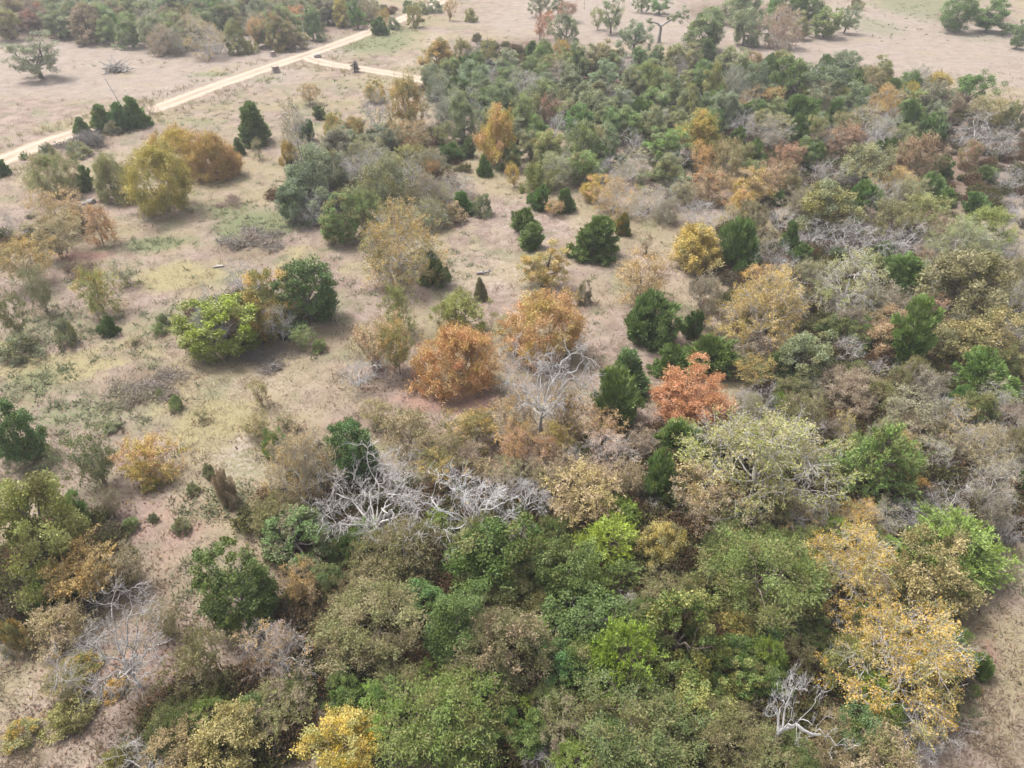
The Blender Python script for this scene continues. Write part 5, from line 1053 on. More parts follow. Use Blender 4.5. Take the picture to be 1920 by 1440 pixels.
def plain_material(name, col, scale=4., var=.5, rough=.85):
    m, nt = new_mat(name)
    t = NT(nt)
    tc = t.n('ShaderNodeTexCoord').outputs['Object']
    n1 = t.noise(tc, scale, 5, .65)
    c = t.mix(n1, tuple(x * (1 - var) for x in col), tuple(min(1, x * (1 + var)) for x in col))
    p = t.n('ShaderNodeBsdfPrincipled')
    t.l(c, p.inputs['Base Color'])
    p.inputs['Roughness'].default_value = rough
    p.inputs['Specular IOR Level'].default_value = .2
    bp = t.n('ShaderNodeBump')
    bp.inputs['Strength'].default_value = .5
    bp.inputs['Distance'].default_value = .05
    t.l(n1, bp.inputs['Height'])
    t.l(bp.outputs[0], p.inputs['Normal'])
    o = t.n('ShaderNodeOutputMaterial')
    t.l(p.outputs[0], o.inputs['Surface'])
    return m


def ground_material():
    m, nt = new_mat('dry_grassland')
    t = NT(nt)
    pos = t.n('ShaderNodeNewGeometry').outputs['Position']

    def mask(n):
        return t.n('ShaderNodeAttribute', attribute_type='GEOMETRY', attribute_name=n).outputs['Fac']
    big = t.noise(pos, .07, 4)
    mid = t.noise(pos, .45, 5, .62)
    fine = t.noise(pos, 2.6, 5, .7)
    vfine = t.noise(pos, 9., 4, .7)
    c = t.mix(t.ramp(mid, .36, .64), GC['base_dark'], GC['base_light'])
    c = t.mix(t.math('MULTIPLY', t.ramp(big, .42, .60), .6), c, GC['yellow'])
    c = t.mix(t.math('MULTIPLY', t.ramp(t.noise(pos, .22, 4), .50, .66), .50), c, GC['green'])

    def lay(c, name, col, nz, w=.5, top=1.):
        k = t.math('ADD', mask(name), t.math('MULTIPLY', t.math('SUBTRACT', nz, .5), 1.6))
        k = t.math('MULTIPLY', t.ramp(k, .28, .28 + w), t.ramp(mask(name), .02, .2))
        return t.mix(t.math('MULTIPLY', k, top), c, col)
    pc = t.mix(t.ramp(mid, .35, .65), GC['pasture_a'], GC['pasture_b'])
    pc = t.mix(t.math('MULTIPLY', t.ramp(t.noise(pos, .12, 4), .55, .7), .4), pc, GC['yellow'])
    c = lay(c, 'pasture', pc, big, .4)
    c = lay(c, 'yellow', GC['yellow'], mid, .5, .95)
    c = lay(c, 'pale', GC['pale'], fine, .6, .8)
    c = lay(c, 'brown', GC['brown'], mid, .6, .7)
    c = lay(c, 'green', GC['green'], fine, .45, .9)
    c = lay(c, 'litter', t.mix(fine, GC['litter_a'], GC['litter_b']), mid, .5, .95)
    c = lay(c, 'red', GC['red'], mid, .7, .85)
    sp = t.math('ADD', t.math('MULTIPLY', fine, .75), t.math('MULTIPLY', vfine, .65))
    hs = t.n('ShaderNodeHueSaturation')
    t.l(c, hs.inputs['Color'])
    t.l(t.math('ADD', sp, .32), hs.inputs['Value'])
    p = t.n('ShaderNodeBsdfPrincipled')
    t.l(hs.outputs[0], p.inputs['Base Color'])
    p.inputs['Roughness'].default_value = .95
    p.inputs['Specular IOR Level'].default_value = .05
    bp = t.n('ShaderNodeBump')
    bp.inputs['Strength'].default_value = .12
    bp.inputs['Distance'].default_value = .25
    t.l(t.math('ADD', fine, t.math('MULTIPLY', vfine, .4)), bp.inputs['Height'])
    t.l(bp.outputs[0], p.inputs['Normal'])
    o = t.n('ShaderNodeOutputMaterial')
    t.l(p.outputs[0], o.inputs['Surface'])
    return m


def road_material():
    m, nt = new_mat('pale_gravel')
    t = NT(nt)
    pos = t.n('ShaderNodeNewGeometry').outputs['Position']
    e = t.n('ShaderNodeAttribute', attribute_type='GEOMETRY', attribute_name='edge').outputs['Fac']
    n1 = t.noise(pos, .6, 5, .6)
    n2 = t.noise(pos, 5., 4, .6)
    n3 = t.noise(pos, .16, 3, .6)
    c = t.mix(n1, (0.221, 0.168, 0.123), (0.303, 0.242, 0.187))
    c = t.mix(t.math('MULTIPLY', t.ramp(n2, .4, .7), .35), c, (0.328, 0.275, 0.226))
    # two wheel ruts worn paler, a dull loose crown between them, grass creeping in from the verge
    rut = t.math('SUBTRACT', 1., t.ramp(t.math('ABSOLUTE', t.math('SUBTRACT', e, .47)), .08, .24))
    c = t.mix(t.math('MULTIPLY', rut, t.math('ADD', t.math('MULTIPLY', n1, .6), .15)), c, (0.353, 0.295, 0.246))
    mid = t.math('SUBTRACT', 1., t.ramp(t.math('ADD', e, t.math('MULTIPLY', t.math('SUBTRACT', n1, .5), .5)), .05, .26))
    c = t.mix(t.math('MULTIPLY', mid, t.math('MULTIPLY', t.ramp(n3, .42, .6), .6)), c, (0.176, 0.139, 0.094))
    k = t.math('ADD', e, t.math('MULTIPLY', t.math('SUBTRACT', n1, .5), 1.3))
    c = t.mix(t.math('MULTIPLY', t.ramp(k, .66, .98), .9), c, (0.164, 0.131, 0.089))
    p = t.n('ShaderNodeBsdfPrincipled')
    t.l(c, p.inputs['Base Color'])
    p.inputs['Roughness'].default_value = .95
    p.inputs['Specular IOR Level'].default_value = .05
    o = t.n('ShaderNodeOutputMaterial')
    t.l(p.outputs[0], o.inputs['Surface'])
    return m


GC = {'base_dark': (.236, .177, .143), 'base_light': (.338, .264, .216), 'yellow': (.315, .270, .150), 'green': (.175, .195, .100),
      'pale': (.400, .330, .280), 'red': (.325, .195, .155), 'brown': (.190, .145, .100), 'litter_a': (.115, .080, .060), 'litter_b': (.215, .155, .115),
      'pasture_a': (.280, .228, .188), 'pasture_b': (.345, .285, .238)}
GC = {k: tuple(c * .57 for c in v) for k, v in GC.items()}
M_LEAF = leaf_material('leaves', .30)
M_CEDAR = leaf_material('cedar_sprays', .15)
M_BARK = bark_material()
M_GRASS = tint_material('grass_blades', .8, .1, .5)


# ------------------------------------------------------------------ mesh helpers
def np_mesh(name, V, F, mat, attrs=None, color=None, smooth=False):
    """F: (n,k) faces of one size, or a list of such arrays"""
    Fs = F if isinstance(F, list) else [F]
    Fs = [f for f in Fs if len(f)]
    me = bpy.data.meshes.new(name)
    nl = sum(f.size for f in Fs)
    nf = sum(len(f) for f in Fs)
    me.vertices.add(len(V))
    me.vertices.foreach_set('co', np.ascontiguousarray(V, dtype=np.float32).ravel())
    me.loops.add(nl)
    me.loops.foreach_set('vertex_index', np.concatenate([f.ravel() for f in Fs]).astype(np.int32))
    me.polygons.add(nf)
    tot = np.concatenate([np.full(len(f), f.shape[1]) for f in Fs])
    st = np.concatenate([[0], np.cumsum(tot)[:-1]])
    me.polygons.foreach_set('loop_start', st.astype(np.int32))
    if smooth:
        me.polygons.foreach_set('use_smooth', np.ones(nf, dtype=bool))
    for k, v in (attrs or {}).items():
        a = me.attributes.new(k, 'FLOAT', 'POINT')
        a.data.foreach_set('value', np.ascontiguousarray(v, dtype=np.float32))
    if color is not None:
        a = me.attributes.new('tint', 'FLOAT_COLOR', 'POINT')
        a.data.foreach_set('color', np.c_[color, np.ones(len(color))].astype(np.float32).ravel())
    me.update(calc_edges=True)
    me.validate()
    me.materials.append(mat)
    return me


def unit(v):
    return v / np.maximum(np.linalg.norm(v, axis=-1, keepdims=True), 1e-9)


def tubes(Ps, k=4):
    """Ps: list of (points (B,n,3), radii (B,n)) -> verts, quads"""
    Vs, Fs, off = [], [], 0
    for P, R in Ps:
        B, n, _ = P.shape
        T = unit(np.gradient(P, axis=1))
        ref = np.where(np.abs(T[..., 2:3]) > .9, np.array([1., 0, 0]), np.array([0, 0, 1.]))
        U = unit(np.cross(T, ref))
        W = np.cross(T, U)
        a = np.arange(k) / k * 2 * np.pi
        ring = P[:, :, None] + R[:, :, None, None] * (U[:, :, None] * np.cos(a)[:, None] + W[:, :, None] * np.sin(a)[:, None])
        Vs.append(ring.reshape(-1, 3))
        b, i, j = np.meshgrid(np.arange(B), np.arange(n - 1), np.arange(k), indexing='ij')
        base = off + (b * n + i) * k
        j2 = (j + 1) % k
        Fs.append(np.stack([base + j, base + j2, base + k + j2, base + k + j], -1).reshape(-1, 4))
        off += B * n * k
    return np.concatenate(Vs), np.concatenate(Fs)


def bez(a, b, c, n):
    t = np.linspace(0, 1, n)[None, :, None]
    return (1 - t) ** 2 * a[:, None] + 2 * t * (1 - t) * b[:, None] + t ** 2 * c[:, None]


def wiggle(rng, P, amp):
    """bend polylines with a few smooth modes; ends stay"""
    B, n, _ = P.shape
    L = np.linalg.norm(P[:, -1] - P[:, 0], axis=1)[:, None, None] * amp
    t = np.linspace(0, 1, n)[None, :, None]
    out = P
    for k, w in ((1, 1.), (2, .75), (3, .5), (4, .3)):
        out = out + np.sin(k * np.pi * t) * rng.normal(0, w, (B, 1, 3)) * L
    return out


def kmeans(X, k, rng):
    C = X[rng.choice(len(X), k, replace=False)]
    for _ in range(7):
        lab = np.argmin(((X[:, None] - C[None]) ** 2).sum(-1), 1)
        for j in range(k):
            if (lab == j).any():
                C[j] = X[lab == j].mean(0)
    return lab, C


def lump(rng, n, amp):
    D = unit(rng.normal(size=(n, 3)))
    w = rng.uniform(.3, 1, n)

    def f(d):
        s = (np.maximum(0, d @ D.T) ** 5 * w).sum(-1)
        return 1 + amp * (s - s.mean()) * 2.2
    return f


PROFILE = {
 'dome': lambda t: np.where(t > .36, np.sqrt(np.maximum(0, 1 - ((t - .36) / .66) ** 2)), np.sqrt(np.maximum(0, 1 - ((.36 - t) / .52) ** 2))),
 'bush': lambda t: np.where(t > .25, np.sqrt(np.maximum(0, 1 - ((t - .25) / .77) ** 2)), .85 + .6 * t),
 'cone': lambda t: np.where(t < .16, .80 + 1.25 * t, np.maximum(0, 1 - (t - .16) / .86) ** .80),
 'ovoid': lambda t: np.where(t < .28, .82 + .64 * t, np.sqrt(np.maximum(0, 1 - ((t - .28) / .74) ** 2)) ** 1.1),
 'tier': lambda t: np.where(t < .34, .88 + .3 * t - 1.4 * np.maximum(0, t - .2), np.where(t < .45, .62, .74 * np.sqrt(np.maximum(0, 1 - ((t - .45) / .57) ** 2)))),
 'vase': lambda t: np.sqrt(np.maximum(0, 1 - ((t - .55) / .60) ** 2)) * (.55 + .45 * np.minimum(1, t * 2.)),
 'flat': lambda t: np.full_like(t, 1.) * np.sqrt(np.maximum(0, 1 - t ** 2)),
}


def crown_tips(rng, n, R, H, kb, prof, shell=.45, amp=.16, tlo=0., thi=1.):
    lf = lump(rng, 10, amp)
    out = []
    while len(out) < n:
        t = rng.uniform(tlo, thi)
        r = PROFILE[prof](np.array(t))
        if rng.uniform() > r + .12:
            continue
        a = rng.uniform(0, 2 * np.pi)
        rho = r * (1 - shell * rng.uniform() ** 1.6)
        if rng.uniform() < (.2 if t < .68 else .75):
            rho = r * rng.uniform() ** .5
        p = np.array([np.cos(a) * rho, np.sin(a) * rho, (t - .45) * 1.9])
        k = lf(unit(p)[None])[0] if False else 1.
        out.append((np.cos(a) * rho * R * k, np.sin(a) * rho * R * k, kb * H + t * (1 - kb) * H))
    X = np.array(out)
    c = np.array([0, 0, H * (kb + .42 * (1 - kb))])
    D = X - c
    s = lump(rng, 12, amp)(unit(D / np.array([R, R, H * .55])))
    X = c + D * s[:, None]
    X[:, 2] = np.maximum(X[:, 2], .10 * H if kb > .01 else .05)
    return X


def skeleton(rng, X, H, trunk_h, r0, k1, k2, stems=1, lift=.12, wig=.06, base=.05):
    """branches that carry the crown: trunk > limbs > boughs > tips"""
    lab2, C2 = kmeans(X, k2, rng)
    lab1, C1 = kmeans(C2, k1, rng)
    limbs, polys = [], []
    n1, n2, n3 = 10, 8, 6
    # stems
    if stems == 1:
        top = np.array([[rng.normal(0, .04) * H, rng.normal(0, .04) * H, trunk_h]])
        tr = bez(np.zeros((1, 3)) + [[0, 0, -.15]], np.array([[rng.normal(0, .02) * H, rng.normal(0, .02) * H, trunk_h * .5]]), top, 7)
        polys.append((tr, np.linspace(r0 * 1.25, r0 * .72, 7)[None]))
        t = rng.uniform(.62, 1., k1)
        idx = (t * 6).astype(int)
        s1 = tr[0][idx]
        rs = np.full(k1, r0 * .6)
    else:
        a = rng.uniform(0, 6.28, k1)
        s1 = np.c_[np.cos(a) * base * H, np.sin(a) * base * H, np.full(k1, -.1)]
        rs = np.full(k1, r0 * .7)
    e1 = C1 * np.array([.82, .82, .9])
    d = e1 - s1
    L = np.linalg.norm(d, axis=1)
    ctl = s1 + d * .45 + np.c_[np.zeros(k1), np.zeros(k1), L * lift] + rng.normal(0, .08, (k1, 3)) * L[:, None]
    P1 = bez(s1, ctl, e1, n1)
    P1 = wiggle(rng, P1, wig * .7)
    tap = np.linspace(1, .45, n1)
    polys.append((P1, rs[:, None] * tap))

    def attach(Pp, Rp, par, ends, tmin):
        """start on the parent polyline, near the end point"""
        n = Pp.shape[1]
        out, rr = [], []
        for e, p in zip(ends, par):
            q = Pp[p]
            lo = int(tmin * (n - 1))
            j = lo + np.argmin(((q[lo:] - e) ** 2).sum(1) + rng.uniform(0, .3, n - lo))
            j = max(lo, j - rng.integers(0, 2))
            out.append(q[j])
            rr.append(Rp[p][j])
        return np.array(out), np.array(rr)
    s2, r2 = attach(P1, rs[:, None] * tap, lab1, C2, .25)
    d = C2 - s2
    L = np.linalg.norm(d, axis=1)
    ctl = s2 + d * .5 + np.c_[np.zeros(k2), np.zeros(k2), L * lift] + rng.normal(0, .12, (k2, 3)) * L[:, None]
    P2 = bez(s2, ctl, C2, n2)
    P2 = wiggle(rng, P2, wig * .8)
    R2 = (r2 * .62)[:, None] * np.linspace(1, .45, n2)
    s3, r3 = attach(P2, R2, lab2, X, .3)
    d = X - s3
    L = np.linalg.norm(d, axis=1)
    ctl = s3 + d * .5 + np.c_[np.zeros(len(X)), np.zeros(len(X)), L * lift * .8] + rng.normal(0, .14, X.shape) * L[:, None]
    P3 = bez(s3, ctl, X, n3)
    P3 = wiggle(rng, P3, wig)
    R3 = np.maximum((r3 * .6)[:, None] * np.linspace(1, .35, n3), .006)
    return polys, (P2, R2), (P3, R3)


def twigs(rng, P, R, per, length, spread, tlo=.3, n=3, rmin=.004, up=.0, rk=.6):
    """side twigs on every polyline"""
    B, m, _ = P.shape
    t = rng.uniform(tlo, 1., (B, per)) * (m - 1)
    i = np.minimum(t.astype(int), m - 2)
    fr = (t - i)[..., None]
    bi = np.arange(B)[:, None]
    S0 = P[bi, i] * (1 - fr) + P[bi, i + 1] * fr
    r = (R[bi, i] * (1 - fr[..., 0]) + R[bi, i + 1] * fr[..., 0]) * rk
    T = unit(P[bi, i + 1] - P[bi, i])
    D = unit(T + rng.normal(0, spread, T.shape) + np.array([0, 0, up]))
    L = length * rng.uniform(.45, 1.2, (B, per, 1))
    S0, D, L, r = S0.reshape(-1, 3), D.reshape(-1, 3), L.reshape(-1, 1), r.reshape(-1)
    bend = rng.normal(0, .22, D.shape)
    mid = S0 + D * L * .5
    end = S0 + unit(D + bend + np.array([0, 0, up * .3])) * L
    Q = np.stack([S0, mid, end], 1) if n == 3 else bez(S0, mid, end, n)
    RR = np.maximum(r[:, None] * np.linspace(1, .4, Q.shape[1]), rmin)
    return Q, RR


def leaves(rng, pos, ln, wd, dirs=None, tilt=.5, clump_id=None, nclump=1, fold=0.):
    """diamond leaves; tone/hue per leaf and per clump"""
    n = len(pos)
    if dirs is None:
        D = unit(rng.normal(size=(n, 3)) * np.array([1, 1, .55]))
    else:
        D = unit(dirs + rng.normal(0, tilt, (n, 3)))
    N = unit(rng.normal(size=(n, 3)) * .75 + np.array([0, 0, .75]))
    Sd = unit(np.cross(D, N))
    s = rng.uniform(.6, 1.3, (n, 1))
    a = pos
    mid = pos + D * ln * s * .45
    b = pos + D * ln * s
    V = np.stack([a, mid + Sd * wd * s * .5, b, mid - Sd * wd * s * .5], 1).reshape(-1, 3)
    F = np.arange(n * 4).reshape(n, 4)
    if clump_id is None:
        clump_id = np.zeros(n, int)
    ct = rng.uniform(0, 1, nclump)
    ch = rng.uniform(0, 1, nclump)
    tone = np.clip(.55 * ct[clump_id] + .45 * rng.uniform(0, 1, n), 0, 1)
    hue = np.clip(.6 * ch[clump_id] + .4 * rng.uniform(0, 1, n), 0, 1)
    return V, F, np.repeat(tone, 4), np.repeat(hue, 4)


def clump_points(rng, X, per, rc, flat=.65):
    n = len(X) * per
    cid = np.repeat(np.arange(len(X)), per)
    o = unit(rng.normal(size=(n, 3))) * (rng.uniform(0, 1, (n, 1)) ** .45)
    rr = rc * rng.uniform(.65, 1.25, len(X))[cid][:, None]
    return X[cid] + o * rr * np.array([1, 1, flat]), cid


def along(rng, P, per, jit, tlo=.3):
    B, m, _ = P.shape
    t = rng.uniform(tlo, 1., (B, per)) * (m - 1)
    i = np.minimum(t.astype(int), m - 2)
    fr = (t - i)[..., None]
    bi = np.arange(B)[:, None]
    S0 = (P[bi, i] * (1 - fr) + P[bi, i + 1] * fr).reshape(-1, 3)
    T = unit(P[bi, i + 1] - P[bi, i]).reshape(-1, 3)
    return S0 + rng.normal(0, jit, S0.shape), T, np.repeat(np.arange(B), per)


# ------------------------------------------------------------------ plant kinds: each returns dict(part name -> mesh), R, H
def finish(kind, tr, br, lv, leafmat=None, names=('trunk', 'branches', 'crown')):
    out = []
    if tr:
        V, F = tubes(tr, 6)
        out.append((names[0], np_mesh(kind + '_' + names[0], V, F, M_BARK, smooth=True)))
    if br:
        V, F = tubes(br, 3)
        out.append((names[1], np_mesh(kind + '_' + names[1], V, F, M_BARK)))
    if lv:
        Vs, Fs, T, Hh, off = [], [], [], [], 0
        for v, f_, t_, h_ in lv:
            Vs.append(v)
            Fs.append(f_ + off)
            T.append(t_)
            Hh.append(h_)
            off += len(v)
        out.append((names[2], np_mesh(kind + '_' + names[2], np.concatenate(Vs), np.concatenate(Fs), leafmat or M_LEAF,
                                      {'tone': np.concatenate(T), 'hue': np.concatenate(Hh)})))
    return out


def measured(meshes, R, H):
    """real spread and height of a finished plant"""
    q = []
    for nm, me in meshes:
        if nm == 'trunk' and len(meshes) > 1:
            continue
        v = np.empty(len(me.vertices) * 3, dtype=np.float32)
        me.vertices.foreach_get('co', v)
        q.append(v.reshape(-1, 3))
    big = q[-1] if len(q[-1]) > 4000 else np.concatenate(q)
    a = np.hypot(big[:, 0], big[:, 1])
    return meshes, float(np.percentile(a, 95 if len(q[-1]) > 4000 and meshes[-1][0] in ('crown', 'foliage') else 91)), float(np.percentile(big[:, 2], 99))


def mk_oak(seed, R=3.2, H=5.4, kb=.08, M=95, per=150, ln=.178, wd=.108, rc=.72, shell=.5, amp=.2, trunk=.33, prof='dome', bare=0, r0=.2, k=(6, 22)):
    rng = np.random.default_rng(seed)
    X = crown_tips(rng, M, R - rc * .55, H - rc * .35, kb, prof, shell, amp)
    tr, b2, b3 = skeleton(rng, X, H, H * trunk, r0, k[0], k[1], lift=.14)
    q = twigs(rng, *b3, 4, .6, .8)
    pos, cid = clump_points(rng, X, per, rc, .62)
    lv = [leaves(rng, pos, ln, wd, clump_id=cid, nclump=len(X))]
    br = [b2, b3, q]
    if bare:
        Xb = crown_tips(rng, bare, R * 1.02, H * 1.02, kb, prof, .1, amp)
        c = np.array([0, 0, H * .45])
        Pb = bez(c + (Xb - c) * .35, c + (Xb - c) * .7 + rng.normal(0, .2, Xb.shape), Xb, 5)
        Rb = np.tile(np.linspace(.05, .012, 5), (bare, 1))
        br += [(Pb, Rb), twigs(rng, Pb, Rb, 5, .8, .7)]
    return finish('oak', tr, br, lv), R, H


def mk_elm(seed, R=3., H=5., kb=.06, M=110, per=110, tw=5, ln=.17, wd=.075, rc=.5, shell=.55, amp=.2, prof='dome', stems=1, jit=.10, r0=.12, twl=.8, lift=.16):
    """fine-leaved crown: leaves follow the twigs, a haze of twigs shows"""
    rng = np.random.default_rng(seed)
    X = crown_tips(rng, M, R - .35, H - .25, kb, prof, shell, amp)
    tr, b2, b3 = skeleton(rng, X, H, H * .25, r0, 7, 26, stems=stems, lift=lift)
    q = twigs(rng, *b3, tw, twl, .75, .35, up=.1)
    q2 = (b3[0], b3[1])
    p1, t1, c1 = along(rng, q[0], max(1, per // tw), jit, .15)
    c1 = c1 // tw
    p2, t2, c2 = along(rng, b3[0], per // 4, jit * 1.3, .5)
    pos, T, cid = np.r_[p1, p2], np.r_[t1, t2], np.r_[c1, c2]
    lv = [leaves(rng, pos, ln, wd, dirs=T, tilt=.8, clump_id=cid, nclump=M)]
    return finish('elm', tr, [b2, b3, q], lv), R, H


def mk_wisp(seed, R=2.6, H=5., M=90, per=70, tw=5, stems=3, ln=.16, wd=.06, twl=.95, prof='vase', kb=.1, r0=.08, amp=.24, shell=.7):
    return mk_elm(seed, R, H, kb, M, per, tw, ln, wd, shell=shell, amp=amp, prof=prof, stems=stems, jit=.07, r0=r0, twl=twl, lift=.2)


def mk_cedar(seed, R=1.9, H=4.2, prof='cone', M=120, per=120, ln=.34, wd=.095, rc=.36, amp=.24, shell=.42, up=.7):
    rng = np.random.default_rng(seed)
    X = crown_tips(rng, M, R - .2, H - .2, 0, prof, shell, amp)
    ax = np.zeros_like(X)
    ax[:, 2] = np.maximum(0, X[:, 2] - .55)
    tr = [(bez(np.array([[0, 0, -.1]]), np.array([[.05, .03, H * .5]]), np.array([[0, 0, H * .96]]), 8), np.linspace(.11, .015, 8)[None])]
    br = [(bez(ax, (ax + X) / 2 + [0, 0, .06], X, 4), np.tile(np.linspace(.03, .008, 4), (M, 1)))]
    pos, cid = clump_points(rng, X, per, rc, .8)
    out = pos - np.array([0, 0, H * .2])
    out[:, 2] *= .4
    D = unit(out) + np.array([0, 0, up])
    lv = [leaves(rng, pos - D * ln * .4, ln, wd, dirs=D, tilt=.42, clump_id=cid, nclump=M)]
    # inner foliage
    Xi = X * np.array([.62, .62, .86])
    pos, cid = clump_points(rng, Xi, per // 3, rc, .8)
    D = unit(pos * np.array([1, 1, .2])) + np.array([0, 0, .6])
    lv.append(leaves(rng, pos, ln, wd * 1.6, dirs=D, tilt=.5, clump_id=cid, nclump=M))
    return finish('cedar', tr, br, lv, M_CEDAR), R, H


def mk_feather(seed, R=3., H=4.6, M=150, per=20, ln=.17, wd=.055, prof='bush', shell=.45, amp=.2):
    """cedar whose branch ends are long feathered sprays"""
    rng = np.random.default_rng(seed)
    X = crown_tips(rng, M, R - .35, H - .3, 0, prof, shell, amp)
    ax = np.zeros_like(X)
    ax[:, 2] = np.maximum(.1, X[:, 2] * .72 - .3)
    P = bez(ax, ax * .4 + X * .6 + [0, 0, .35], X, 6)
    Rr = np.tile(np.linspace(.05, .010, 6), (M, 1))
    tr = [(bez(np.array([[0, 0, -.1]]), np.array([[.08, .03, H * .4]]), np.array([[0, 0, H * .9]]), 8), np.linspace(.16, .03, 8)[None])]
    q = twigs(rng, P, Rr, 11, .62, .55, .45, up=.25)
    q2 = twigs(rng, q[0], q[1], 2, .3, .5, .2, up=.15)
    p1, t1, c1 = along(rng, q[0], per // 2 + 2, .035, .05)
    p2, t2, c2 = along(rng, q2[0], 4, .03, .1)
    pos, T = np.r_[p1, p2], np.r_[t1, t2]
    cid = np.r_[c1 // 11, c2 // 22]
    lv = [leaves(rng, pos, ln, wd, dirs=T + [0, 0, .1], tilt=.42, clump_id=cid, nclump=M)]
    return finish('feather', tr, [(P, Rr), q], lv, M_CEDAR), R, H


def mk_semi(seed, R=3.2, H=5., M=110, per=60, kb=.08, ln=.115, wd=.070, leafy=.55, amp=.2, prof='dome', r0=.10):
    rng = np.random.default_rng(seed)
    X = crown_tips(rng, M, R - .3, H - .3, kb, prof, .6, amp)
    tr, b2, b3 = skeleton(rng, X, H, H * .24, r0, 12, 36, stems=1, lift=.15, wig=.08)
    q = twigs(rng, *b3, 6, .95, .6, .2, up=.05, rmin=.007)
    q2 = twigs(rng, *q, 3, .5, .6, .3, rmin=.0055)
    pick = rng.uniform(0, 1, M) < leafy
    sel = np.repeat(pick, 18)
    p1, t1, c1 = along(rng, q2[0], max(1, per // 6), .07, .1)
    keep = np.repeat(sel, max(1, per // 6)) | (rng.uniform(0, 1, len(p1)) < .08)
    lv = [leaves(rng, p1[keep], ln, wd, dirs=t1[keep], tilt=.9, clump_id=(c1 // 18)[keep], nclump=M)]
    return finish('semi', tr, [b2, b3, q, q2], lv), R, H


def mk_bare(seed, R=2.6, H=4., M=80, kb=.04, stems=4, r0=.09, prof='dome', tw=(6, 3), twl=.8, wig=.08, amp=.25, k=(8, 24), lift=.15, few=0, shell=.7, rm=.004):
    rng = np.random.default_rng(seed)
    X = crown_tips(rng, M, R, H, kb, prof, shell, amp)
    tr, b2, b3 = skeleton(rng, X, H, H * max(.22, kb * .9), r0, k[0], k[1], stems=stems, lift=lift, wig=wig)
    b3 = (b3[0], np.maximum(b3[1], rm * 2.3))
    q = twigs(rng, *b3, tw[0], twl, .5, .2, up=.05, rmin=rm)
    q2 = twigs(rng, *q, tw[1], twl * .5, .55, .3, rmin=rm * .75)
    lv = None
    if few:
        p1, t1, c1 = along(rng, q2[0], 1, .05, .1)
        keep = rng.uniform(0, 1, len(p1)) < few
        lv = [leaves(rng, p1[keep], .15, .10, dirs=t1[keep], tilt=.9)]
    return finish('bare', tr, [b2, b3, q, q2], lv), R, H


def mk_bush(seed, R=1.4, H=1.8, M=70, per=80, ln=.14, wd=.07, rc=.32, prof='bush'):
    rng = np.random.default_rng(seed)
    X = crown_tips(rng, M, R - .15, H - .15, 0, prof, .5, .2)
    tr, b2, b3 = skeleton(rng, X, H, H * .2, .035, 6, 18, stems=5, lift=.1)
    pos, cid = clump_points(rng, X, per, rc, .8)
    lv = [leaves(rng, pos, ln, wd, dirs=unit(pos) + [0, 0, .4], tilt=.8, clump_id=cid, nclump=M)]
    return finish('bush', None, tr + [b2, b3, twigs(rng, *b3, 3, .4, .6)], lv, names=('trunk', 'stems', 'foliage')), R, H


def mk_brush(seed, R=2.5, H=.9):
    """ragged low patch of dry stems, several mounds of unequal height"""
    rng = np.random.default_rng(seed)
    n = 620
    C = rng.normal(0, .48, (11, 2)) * R
    ci = rng.integers(0, 11, n)
    s = np.c_[C[ci] + rng.normal(0, .14, (n, 2)) * R, np.full(n, -.05)]
    hh = H * rng.uniform(.35, 1.1, 11)[ci] * rng.uniform(.5, 1., n)
    e = s + np.c_[rng.normal(0, .26, (n, 2)), hh]
    P = bez(s, (s + e) / 2 + rng.normal(0, .1, s.shape), e, 3)
    Rr = np.tile([.010, .008, .004], (n, 1))
    q = twigs(rng, P, Rr, 3, .30, .6, .3)
    p1, t1, c1 = along(rng, q[0], 4, .05, .0)
    cl = ci[np.minimum(c1 // 3, n - 1)]
    lv = [leaves(rng, p1, .12, .06, dirs=t1, tilt=.9, clump_id=cl, nclump=11)]
    return finish('brush', None, [(P, Rr), q], lv, names=('trunk', 'stems', 'foliage')), R, H


